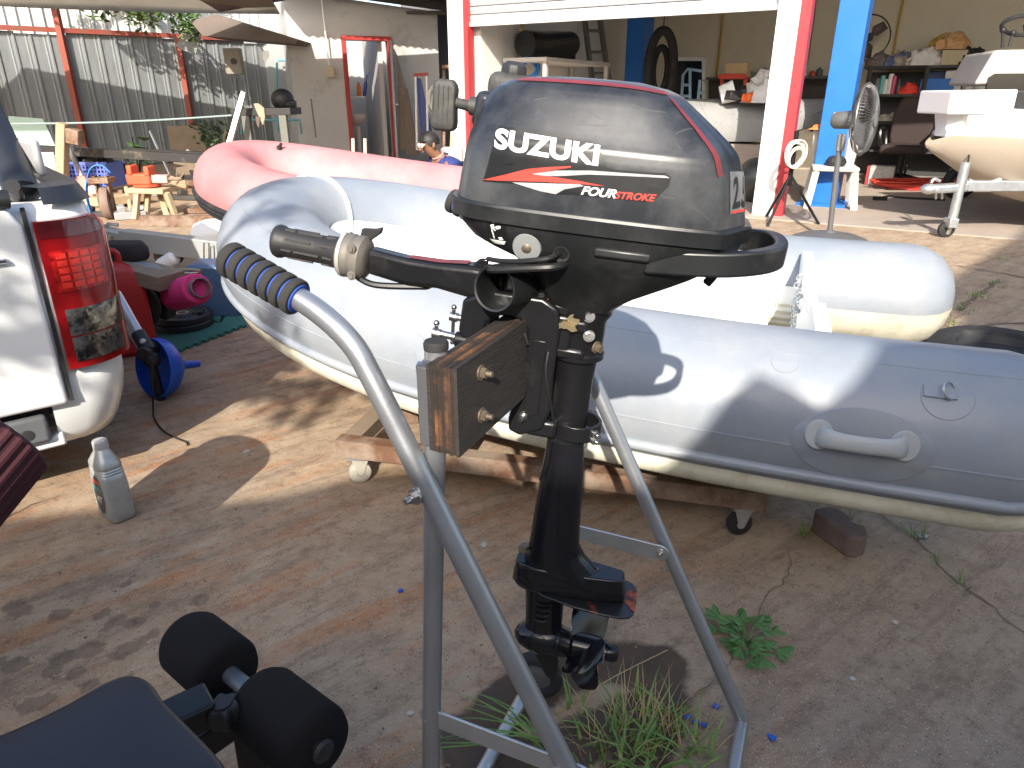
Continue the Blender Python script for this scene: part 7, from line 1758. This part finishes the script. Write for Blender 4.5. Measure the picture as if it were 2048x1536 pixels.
# big shelving unit
SU = thing('shelving_unit', 'black steel shelving unit against the rear workshop wall', 'shelving', wa(1850, 360, BD - .6)); BS = M('shelf_black', (.03, .03, .03), .6)
BB = BD - .62
xs0, xs1 = 1728, 2010; zz = []
for y in (134, 191, 246, 305):
    p, q = wa(xs0, y, BB), wa(xs1, y, BB); z = wa(1850, y, BB).z; zz.append(z); p.z = q.z = z; q = q + WU * .1
    mb = MB(); mb.beam(p + WV * .2, q + WV * .2, .42, .035); mb.build('shelf_board', BS, SU)
p, q = wa(xs0, 200, BB), wa(xs1, 200, BB); p.z = q.z = zz[0] / 2 - .02; mb = MB(); mb.beam(p + WV * .43, q + WU * .1 + WV * .43, .02, zz[0] - .06); mb.build('dark_backing', BS, SU)  # dark sheet added behind the shelves to deepen the interior gloom
for px in (1730, 1842, 1990):
    p = wa(px, 200, BB - .022); p.z = 0; mb = MB(); mb.beam(p, p + Vector((0, 0, zz[0] + .03)), .05, .04); mb.build('upright', BS, SU)
def on(px, k, b=.05): p = wa(px, 200, BB + b); p.z = zz[k] + .02; return p
def bottle(px, k, h, r, col, lb, cat='bottle', b=.08):
    c = on(px, k, b); mb = MB(); mb.lathe([(r, 0), (r, h * .68), (r * .4, h * .82), (r * .4, h), (0, h)], c, (0, 0, 1), 14); tag(mb.build('shelf_bottle', M('b_' + '%.2f%.2f%.2f' % col, col, .4), None, loc=tuple(c)), lb, cat)
def can(px, k, h, r, col, lb, cat='can', b=.08):
    c = on(px, k, b); mb = MB(); mb.lathe([(r, 0), (r, h), (r * .9, h + .01), (0, h + .01)], c, (0, 0, 1), 14); tag(mb.build('shelf_can', M('b_' + '%.2f%.2f%.2f' % col, col, .4), None, loc=tuple(c)), lb, cat)
def carton(px, k, w_, d_, h, col, lb, cat='box', b=.12, rz=0):
    c = on(px, k, b); mb = MB(WM @ Matrix.Translation(WM.inverted() @ c) @ Matrix.Rotation(rz, 4, 'Z')); mb.box((0, 0, h / 2), (w_, d_, h)); tag(mb.build('shelf_box', M('b_' + '%.2f%.2f%.2f' % col, col, .6), None, bevel=.006, loc=tuple(c)), lb, cat)
can(1749, 1, .20, .035, (.12, .12, .12), 'dark spray can at the left of the middle shelf'); can(1758, 1, .24, .035, (.1, .35, .35), 'teal spray can on the middle shelf'); can(1766, 1, .19, .033, (.6, .6, .58), 'white spray can on the middle shelf')
can(1774, 1, .26, .036, (.62, .6, .58), 'tall white can on the middle shelf'); can(1781, 1, .23, .035, (.45, .04, .12), 'crimson spray can on the middle shelf')
bottle(1792, 1, .2, .035, (.06, .06, .06), 'small dark bottle on the middle shelf')
heap('red_rag', tuple(on(1818, 1, .1)), (.16, .1, .22), M('rag_red', (.65, .05, .03), .8), 'bright red rag heap on the middle shelf', 'rag', seed=8)
carton(1868, 1, .42, .26, .20, (.02, .13, .42), 'blue tool case on the right middle shelf', 'tool case'); carton(1868, 1, .30, .2, .30, (.03, .06, .14), 'dark case behind the blue tool case', 'case', b=.30)
carton(1898, 1, .22, .2, .30, (.5, .48, .42), 'off-white canister on the right middle shelf', 'canister'); can(1930, 1, .2, .07, (.35, .36, .38), 'grey paint tin on the right middle shelf', 'tin'); can(1955, 1, .30, .09, (.45, .47, .42), 'large pale tub at the right shelf end', 'tub')
bottle(1843, 2, .24, .06, (.35, .5, .42), 'pale green bottle on the lower shelf'); can(1856, 2, .1, .05, (.4, .05, .04), 'small red tin on the lower shelf', 'tin'); bottle(1868, 2, .26, .06, (.55, .5, .42), 'cream bottle on the lower shelf'); bottle(1885, 2, .26, .05, (.1, .09, .09), 'dark brown bottle on the lower shelf')
heap('rag_heap', tuple(on(1790, 2, .1)), (.2, .12, .18), M('rag_pale', (.45, .42, .35), .8, var=.3, vs=12), 'pale rag heap on the lower shelf', 'rag', seed=10)
heap('sack', tuple(on(1742, 0, .1)), (.16, .14, .30), M('sack_brown', (.16, .13, .12), .7, var=.3, vs=8), 'brown plastic sack at the left of the top shelf', 'sack', seed=11)
heap('sack', tuple(on(1785, 0, .1)), (.24, .16, .30), M('sack_blue', (.05, .10, .25), .6, var=.4, vs=6, col2=(.5, .38, .2), thr=.5, s2=4), 'blue and tan sack on the top shelf', 'sack', seed=12)
heap('plastic_bag', tuple(on(1835, 0, .08)), (.28, .16, .36), M('bag_white', (.62, .60, .58), .5, var=.15, vs=10, col2=(.6, .05, .04), thr=.66, s2=4, soft=.03), 'white carrier bag with red print on the top shelf', 'bag', seed=13)
heap('paper_bag', tuple(on(1884, 0, .14) + Vector((0, 0, .2))), (.22, .16, .36), M('bag_tan', (.52, .30, .14), .7, var=.25, vs=10), 'crumpled tan paper bag on the top shelf', 'bag', seed=14)
heap('yellow_bag', tuple(on(1858, 0, .26) + Vector((0, 0, .22))), (.16, .12, .28), M('bag_yellow', (.5, .34, .08), .6), 'yellow bag behind the tan paper bag', 'bag', seed=15)
carton(1890, 0, .30, .24, .19, (.42, .36, .22), 'beige basket under the tan paper bag', 'basket'); heap('black_bag', tuple(on(1925, 0, .1)), (.2, .15, .36), M('bag_black', (.02, .02, .022), .5), 'black bag on the top shelf', 'bag', seed=16)
carton(1962, 0, .4, .25, .14, (.40, .31, .2), 'flat tan carton at the right of the top shelf', 'carton')
# office chair in the shade, radio, floor cables
oc = wa(1795, 372, BB - .7); oc.z = 0; och = thing('office_chair', 'dark brown upholstered office chair in the workshop shade', 'chair', oc); OCM = M('chair_brown', (.035, .022, .02), .8, bump=.3, bs=60)
om = frame(oc, (.8, -.6, 0)); mb = MB(om); mb.loft([[Vector((x * k, .22 + y, z)) for x, y in ((-.26, -.06), (.26, -.06), (.26, .08), (-.26, .08))] for z, k in ((.5, .9), (.6, 1), (.95, 1), (1.10, .75), (1.13, .5))]); mb.build('backrest', OCM, och, bevel=.05, seg=3)
mb = MB(om); mb.box((0, -.08, .46), (.54, .54, .13)); mb.build('seat', OCM, och, bevel=.05, seg=3)
mb = MB(om); mb.cyl((0, 0, .1), (0, 0, .42), .035); mb.build('gas_lift', BLK, och)
for k in range(5):
    a = 2 * pi * k / 5; mb = MB(om); mb.beam((0, 0, .12), (.3 * cos(a), .3 * sin(a), .06), .05, .04); mb.build('base_arm', BLK, och)
for s_ in (-1, 1):
    mb = MB(om); mb.tube([(s_ * .28, .15, .5), (s_ * .32, .15, .7), (s_ * .32, -.2, .7), (s_ * .28, -.2, .5)], .025, 8, sm=3); mb.build('armrest', BLK, och)
c = wa(1763, 352, BB - 1.15); mb = MB(WM @ Matrix.Translation(WM.inverted() @ Vector((c.x, c.y, 0)))); mb.box((0, 0, .135), (.30, .2, .25)); rd = tag(mb.build('battery_box', M('radio_pale', (.4, .38, .36), .5, var=.3, vs=20), None, bevel=.008, loc=(c.x, c.y, 0)), 'pale speckled box with red side on the workshop floor', 'box')
mb = MB(WM @ Matrix.Translation(WM.inverted() @ Vector((c.x, c.y, 0)))); mb.box((-.17, 0, .135), (.03, .19, .24)); mb.build('red_side', M('radio_red', (.4, .03, .04), .5), rd)
random.seed(12); mb = MB(); q = wa(1825, 372, BB - 1.4); q.z = .025
for k in range(6): mb.tube([Vector((q.x + (.35 + .05 * k) * cos(2 * pi * i / 20) * random.uniform(.9, 1.1), q.y + .22 * sin(2 * pi * i / 20) * random.uniform(.8, 1.2), .022 + .018 * k)) for i in range(20)], .011, 6, closed=True)
tag(mb.build('extension_cable', M('cable_red', (.5, .05, .03), .6), None, loc=tuple(q)), 'tangled red extension cable on the workshop floor', 'cable')
mb = MB(); mb.tube([G(1757, 398, .02), G(1775, 393, .02), G(1810, 396, .02), G(1850, 398, .02), G(1890, 400, .02)], .014, 6, sm=4); mb.box(G(1760, 397, .03), (.14, .07, .04)); tag(mb.build('plug_lead', CAB, None, loc=tuple(G(1800, 396))), 'black lead with plug lying on the shop floor', 'cable'); random.seed(7)

# ------------------------------------------------------------------ white motor boat on its trailer at right
YB = 6.7
mbo = thing('motor_boat', 'white and tan motor boat on a galvanised trailer at the right edge', 'motor boat', (4.6, 7.0, 0))
TAN = M('boat_tan', (.44, .37, .29), .4, var=.06, vs=2); BWH = M('boat_white', (.80, .80, .79), .3, var=.02)
bt0 = PY(1852, 290, 6.6); hb_ = Vector((.93, -.05, 0)).normalized(); lb2 = Vector((-hb_.y, hb_.x, 0))
BMx = frame(Vector((bt0.x, bt0.y, 0)), hb_, lb2); zsh_ = bt0.z + .09
secs = []
for x, w_, zk, zs_ in ((0, .02, bt0.z - .02, zsh_ - .06), (.12, .16, bt0.z - .10, zsh_), (.35, .36, bt0.z - .24, zsh_), (.7, .58, bt0.z - .42, zsh_ - .01), (1.1, .74, bt0.z - .52, zsh_ - .03), (1.7, .86, bt0.z - .55, zsh_ - .05), (2.8, .92, bt0.z - .56, zsh_ - .06), (4.2, .90, bt0.z - .55, zsh_ - .06)):
    secs.append([Vector((x, y * w_, zk + (zs_ - zk) * t)) for y, t in ((-1, 1), (-.97, .85), (-.82, .55), (-.55, .22), (-.25, .06), (0, 0), (.25, .06), (.55, .22), (.82, .55), (.97, .85), (1, 1))])
mb = MB(BMx); mb.loft(secs, caps=False, closed=False); mb.build('hull', TAN, mbo, smooth=60)
secs = []
for x, w_, z in ((.1, .10, zsh_), (.35, .33, zsh_), (.7, .55, zsh_ - .01), (1.1, .71, zsh_ - .03), (1.7, .83, zsh_ - .05), (4.2, .87, zsh_ - .06)):
    secs.append([Vector((x, y * w_, z + h)) for y, h in ((-1.03, -.015), (-1.0, .03), (-.72, .06), (-.66, .22), (.66, .22), (.72, .06), (1.0, .03), (1.03, -.015))])
mb = MB(BMx); mb.loft(secs); mb.build('deck', BWH, mbo, smooth=35)
p0_ = PY(1900, 205, 6.35); p1_ = PY(2032, 203, 6.35)
mb = MB(); mb.beam(p0_ + Vector((0, .25, .0)), p1_ + Vector((.0, .25, 0)), .5, .19); mb.build('bow_platform', BWH, mbo, bevel=.015, seg=3)
mb = MB(); mb.loft([[PY(x, y, 6.5) + Vector((0, d, 0)) for d in (-.12, .4) for x in ((1920, 2020) if d < 0 else (2020, 1920))] for y in (224, 275)]); mb.build('platform_support', BWH, mbo, bevel=.01)
q_ = [(1948, 170), (1990, 100), (2300, 92), (2300, 170)]
mb = MB(); A = [PY(x, y, 7.4) for x, y in q_]; Bq = [p + Vector((.25, .9, 0)) for p in A]; n = 4
mb.add(A + Bq, [tuple(range(4)), (7, 6, 5, 4)] + [(k, (k + 1) % 4, 4 + (k + 1) % 4, 4 + k) for k in range(4)]); mb.build('console', M('console_grey', (.44, .41, .38), .5), mbo, bevel=.03, seg=3)
mb = MB(); A = [PY(x, y, 7.38) for x, y in ((1972, 180), (1978, 155), (1990, 147), (2300, 145), (2300, 180))]; mb.add(A + [p + Vector((0, .02, 0)) for p in A], [(0, 1, 2, 3, 4), (9, 8, 7, 6, 5)] + [(k, (k + 1) % 5, 5 + (k + 1) % 5, 5 + k) for k in range(5)]); mb.build('dark_windscreen', GLS, mbo)
mb = MB(); A = [PY(x, y, 7.0) for x, y in ((1975, 240), (1975, 180), (2300, 175), (2300, 250))]; mb.add(A + [p + Vector((0, .2, 0)) for p in A], [(0, 1, 2, 3), (7, 6, 5, 4)] + [(k, (k + 1) % 4, 4 + (k + 1) % 4, 4 + k) for k in range(4)]); mb.build('cockpit_lining', PLAS, mbo, bevel=.02)
for px, py, tx, ty in ((2006, 60, 2004, 95), (2026, 66, 2018, 92)):
    mb = MB(); mb.cyl(PY(px, py, 7.5), PY(tx, ty, 7.5), .012, n=8); mb.ball(PY(px, py, 7.5), .028); mb.build('control_lever', PLAS, mbo)
mb = MB(); mb.torus(PY(2050, 50, 7.6), .19, .02, (-.3, -.5, 1), 26, 8); mb.cyl(PY(2050, 50, 7.6), PY(2062, 110, 7.75), .02, n=8); mb.build('steering_wheel', PLAS, mbo)
mb = MB(); ey = PY(1940, 297, 6.42); mb.torus(ey, .035, .012, (0.3, -1, .2), 16, 8); mb.build('bow_eye', STEEL, mbo)
trl = thing('boat_trailer', 'galvanised boat trailer with coupler and jockey leg under the motor boat', 'trailer', G(1893, 470))
a_, b_ = PY(1925, 371, 6.2), PY(2300, 372, 6.3); mb = MB(); mb.beam(a_, b_, .10, .085); mb.build('draw_bar', GALV, trl, bevel=.006)
mb = MB(); mb.beam(PY(1862, 378, 6.15), PY(1930, 374, 6.2), .12, .07); mb.build('coupler', GALV, trl, bevel=.02)
mb = MB(); mb.ball(PY(1858, 378, 6.15), (.07, .06, .045)); mb.build('coupler_head', GALV, trl)
mb = MB(); mb.tube([PY(1862, 366, 6.15), PY(1868, 358, 6.15), PY(1880, 362, 6.15)], .014, 8, sm=3); mb.build('coupler_latch', STEEL, trl)
for px in (1872, 1884):
    mb = MB(); mb.cyl(PY(px, 382, 6.12), PY(px, 398, 6.12), .010, n=8); mb.build('u_bolt_leg', STEEL, trl)
jf_ = G(1893, 472); mb = MB(); mb.cyl(PY(1932, 325, 6.15), PY(1905, 438, 6.15), .038, n=14); mb.build('jockey_tube', GALV, trl)
mb = MB(); mb.cyl(PY(1906, 436, 6.15), PY(1893, 468, 6.15), .028, n=12); mb.build('jockey_inner', STEEL, trl)
mb = MB(); mb.beam(PY(1893, 445, 6.12), PY(1911, 445, 6.12), .1, .08); mb.build('jockey_clamp', GALV, trl, bevel=.006)
mb = MB(); mb.lathe([(.05, -.02), (.07, -.015), (.07, .015), (.05, .02)], Vector((PY(1890, 470, 6.15).x, 6.15, .07)), (0, 1, 0), 18); mb.build('jockey_wheel', RUB, trl)
mb = MB(); mb.tube([PY(1935, 362, 6.2), PY(1965, 370, 6.2), PY(2000, 360, 6.2)], .025, 8, sm=3); mb.build('winch_post', GALV, trl)
wx = PY(1905, 392, 6.9); mb = MB(); mb.torus((wx.x + 1.1, 8.6, .2), .14, .06, (.2, 1, 0), 24, 8); mb.build('wheel_tyre', RUB, trl)
mb = MB(); mb.tube([ey, PY(1935, 330, 6.3), PY(1930, 350, 6.22)], .008, 6, sm=3); mb.build('winch_strap', CAB, trl)

# ------------------------------------------------------------------ shed beside the workshop and things left of it
shd = thing('dark_shed', 'dark metal shed between the wash house and the workshop', 'shed', PY(900, 300, 15.5)); q0, q1 = PY(850, 300, 15.8), PY(960, 300, 15.8)
mb = MB(); mb.box(((q0 + q1) / 2).xy.to_3d() + Vector((0, .05, 1.5)), (1.9, .05, 3.0)); mb.build('sheet_wall', M('shed_sheet', (.10, .10, .11), .7, var=.2, stretch=(8, 1, .3), vs=3), shd)
mb = MB(); mb.box(((q0 + q1) / 2).xy.to_3d() + Vector((.1, -.8, 2.62)), (2.0, 2.2, .05), (.12, 0, 0)); mb.build('sheet_roof', RCOR, shd)
rkx = thing('wire_rack', 'rusty rack draped with pale wire coils beside the workshop', 'rack', PY(893, 320, 11))
for px in (888, 906):
    mb = MB(); mb.beam(PY(px, 130, 11), PY(px, 320, 11), .04, .04); mb.build('rack_post', RUST, rkx)
mb = MB(); mb.beam(PY(886, 134, 11), PY(912, 134, 11), .3, .04); mb.build('rack_shelf', RUST, rkx)
random.seed(6); mb = MB(); cc = PY(888, 200, 10.7)
for k in range(12): mb.torus(cc + Vector((random.uniform(-.04, .04), random.uniform(-.04, .04), random.uniform(-.03, .03))), .22 + random.uniform(-.07, .07), .005, (random.uniform(-.4, .4), -1, random.uniform(-.3, .3)), 30, 5)
tag(mb.build('wire_coil', M('wire_pale', (.6, .58, .5), .4), None, loc=tuple(cc)), 'pale wire coils hanging behind the starter grip', 'wire'); random.seed(7)
slab('plywood_sheet', [(904, 200), (934, 196), (936, 320), (898, 320)], 10.0, .03, M('ply_tan', (.50, .30, .16), .75, var=.2, vs=4, stretch=(2, 2, 8)), 'tan plywood sheet leaning by the workshop post', 'plywood', lean=.03)
wbx = PY(902, 312, 8.3); mb = MB(); mb.box((wbx.x, 8.45, wbx.z), (.24, .3, .16)); wbo = tag(mb.build('white_case', BWH, None, bevel=.02, loc=tuple(wbx)), 'white plastic case with a dark slot behind the pink boat', 'case')
mb = MB(); mb.box((wbx.x - .06, 8.298, wbx.z + .01), (.06, .006, .06)); mb.build('slot', PLAS, wbo)
mb = MB(); mb.box((wbx.x, 8.45, (wbx.z - .08) / 2), (.4, .4, wbx.z - .084)); tag(mb.build('case_stand', WOOD, None, loc=(wbx.x, 8.45, 0)), 'low timber box carrying the white plastic case', 'box')

# ------------------------------------------------------------------ person crouching behind the pink boat
hc = PY(858, 289, 8.0); ps = thing('person', 'person in a dark blue polo shirt and glasses crouching behind the pink boat', 'person', (hc.x + .15, 8.1, 0))
SKIN = M('skin', (.22, .11, .065), .5, var=.1); HAIR = M('hair', (.012, .010, .009), .6, bump=.5, bs=200); POLO = M('polo_blue', (.02, .035, .16), .85)
def skin_obj(name, nodes, edges, mat, parent, root=0, sub=2):
    me = bpy.data.meshes.new(name); off = OFF[parent.name]; me.from_pydata([tuple(Vector(p) - off) for p, r in nodes], edges, [])
    o = bpy.data.objects.new(name, me); COL.objects.link(o); o.parent = parent; OFF[o.name] = off
    o.modifiers.new('k', 'SKIN'); 
    for d_, (p, r) in zip(me.skin_vertices[0].data, nodes): d_.radius = r if isinstance(r, tuple) else (r, r)
    me.skin_vertices[0].data[root].use_root = True
    m_ = o.modifiers.new('s', 'SUBSURF'); m_.levels = sub; m_.render_levels = sub
    me.materials.append(mat); 
    return o
H_ = hc; fw = Vector((-.75, -.55, -.35)).normalized()
sh = Vector((H_.x + .13, H_.y + .10, H_.z - .20)); pv = Vector((sh.x + .22, sh.y + .22, .24))
sd = Vector((.55, -.75, 0)).normalized()
N_ = [(pv, .15), (pv.lerp(sh, .5), .14), (sh, .13), (sh + Vector((-.05, -.04, .07)), .055), (H_ + Vector((.02, .01, -.06)), .06), (H_, .088), (H_ + Vector((0, 0, .05)), .075),
      (sh + sd * .19 + Vector((0, 0, -.02)), .06), (sh + sd * .24 + Vector((-.1, -.08, -.22)), .045), (sh + sd * .16 + Vector((-.32, -.18, -.24)), .035), (sh + sd * .15 + Vector((-.39, -.21, -.24)), .03),
      (sh - sd * .19 + Vector((0, 0, -.02)), .06), (sh - sd * .24 + Vector((-.1, -.08, -.22)), .045), (sh - sd * .16 + Vector((-.32, -.18, -.24)), .035), (sh - sd * .15 + Vector((-.39, -.21, -.24)), .03),
      (pv + sd * .12, .09), (pv + sd * .2 + Vector((-.32, -.26, .14)), .07), (pv + sd * .17 + Vector((-.16, -.14, -.2)), .05), (pv + sd * .17 + Vector((-.28, -.22, -.21)), .035),
      (pv - sd * .12, .09), (pv - sd * .2 + Vector((-.32, -.26, .14)), .07), (pv - sd * .17 + Vector((-.16, -.14, -.2)), .05), (pv - sd * .17 + Vector((-.28, -.22, -.21)), .035)]
skin_obj('body', N_, [(0, 1), (1, 2), (2, 3), (3, 4), (4, 5), (5, 6), (2, 7), (7, 8), (8, 9), (9, 10), (2, 11), (11, 12), (12, 13), (13, 14), (0, 15), (15, 16), (16, 17), (17, 18), (0, 19), (19, 20), (20, 21), (21, 22)], SKIN, ps)
S_ = [(pv, .165), (pv.lerp(sh, .5), .155), (sh, .15), (sh + Vector((-.035, -.03, .055)), .075), (sh + sd * .19 + Vector((0, 0, -.02)), .078), (sh + sd * .225 + Vector((-.05, -.04, -.12)), .068), (sh - sd * .19 + Vector((0, 0, -.02)), .078), (sh - sd * .225 + Vector((-.05, -.04, -.12)), .068)]
skin_obj('polo_shirt', S_, [(0, 1), (1, 2), (2, 3), (2, 4), (4, 5), (2, 6), (6, 7)], POLO, ps)
mb = MB(); fz = Vector((-.8, -.6, -.12)).normalized(); rt = fz.cross(Vector((0, 0, 1))).normalized(); upf = rt.cross(fz)
def HF(a, b, c): return H_ + fz * a + rt * b + upf * c
vs = []
for i in range(11):
    t = pi * .56 * i / 10
    for k in range(20):
        a = 2 * pi * k / 20; f_ = 1 + .10 * mn.noise(Vector((cos(a) * 4, sin(a) * 4, t * 4)))
        d_ = Vector((-.018 + .112 * sin(t) * cos(a), .098 * sin(t) * sin(a), .018 + .118 * cos(t))) * f_
        if d_.x > .06 and d_.z < .05: d_.z = .05 + .2 * (d_.z - .05)
        vs.append(HF(*d_))
mb.add(vs, [(i * 20 + k, i * 20 + (k + 1) % 20, (i + 1) * 20 + (k + 1) % 20, (i + 1) * 20 + k) for i in range(10) for k in range(20)]); mb.build('hair', HAIR, ps, smooth=60)
mb = MB(); mb.tube([HF(.085, 0, .02), HF(.108, 0, -.015), HF(.122, 0, -.032), HF(.09, 0, -.04)], [.010, .013, .016, .010], 8, sm=3); mb.build('nose', SKIN, ps)
for s_ in (-1, 1):
    mb = MB(); mb.ball(HF(-.005, s_ * .088, -.005), (.018, .018, .032), 10, 7); mb.build('ear', SKIN, ps)
    mb = MB(); mb.ball(HF(.082, s_ * .032, .008), .012, 10, 7); mb.build('eye', WHITE, ps)
mb = MB(); mb.tube([HF(.086, -.026, -.062), HF(.096, 0, -.060), HF(.086, .026, -.062)], .007, 6, sm=3); mb.build('mouth', M('lips', (.2, .07, .05), .5), ps)
GLW = M('lens', (.75, .75, .75), .08, .3)  # pale colour stands in for the white reflection on the glasses
gl = thing('glasses', 'reflective glasses worn by the crouching person', 'glasses', HF(.1, 0, .008))
for s_ in (-1, 1):
    mb = MB(); mb.lathe([(.0, 0), (.024, 0), (.024, .004), (0, .004)], HF(.103, s_ * .032, .008), fz, 16); mb.build('lens', GLW, gl)
    mb = MB(); mb.cyl(HF(.10, s_ * .057, .012), HF(0, s_ * .092, .012), .003, n=6); mb.build('temple', PLAS, gl)
mb = MB(); mb.cyl(HF(.105, -.012, .012), HF(.105, .012, .012), .003, n=6); mb.build('bridge', PLAS, gl)
mb = MB(); mb.torus(sh + Vector((-.045, -.035, .085)), .066, .010, (-.4, -.3, .8), 20, 6); mb.build('collar_trim', M('trim_pink', (.5, .25, .22), .8), ps)
mb = MB(); mb.lathe([(.14, 0), (.15, .03), (.14, pv.z - .14)], (pv.x, pv.y, 0), (0, 0, 1), 16); tag(mb.build('low_stool', PLAS, None, loc=(pv.x, pv.y, 0)), 'low black stool under the crouching person', 'stool')
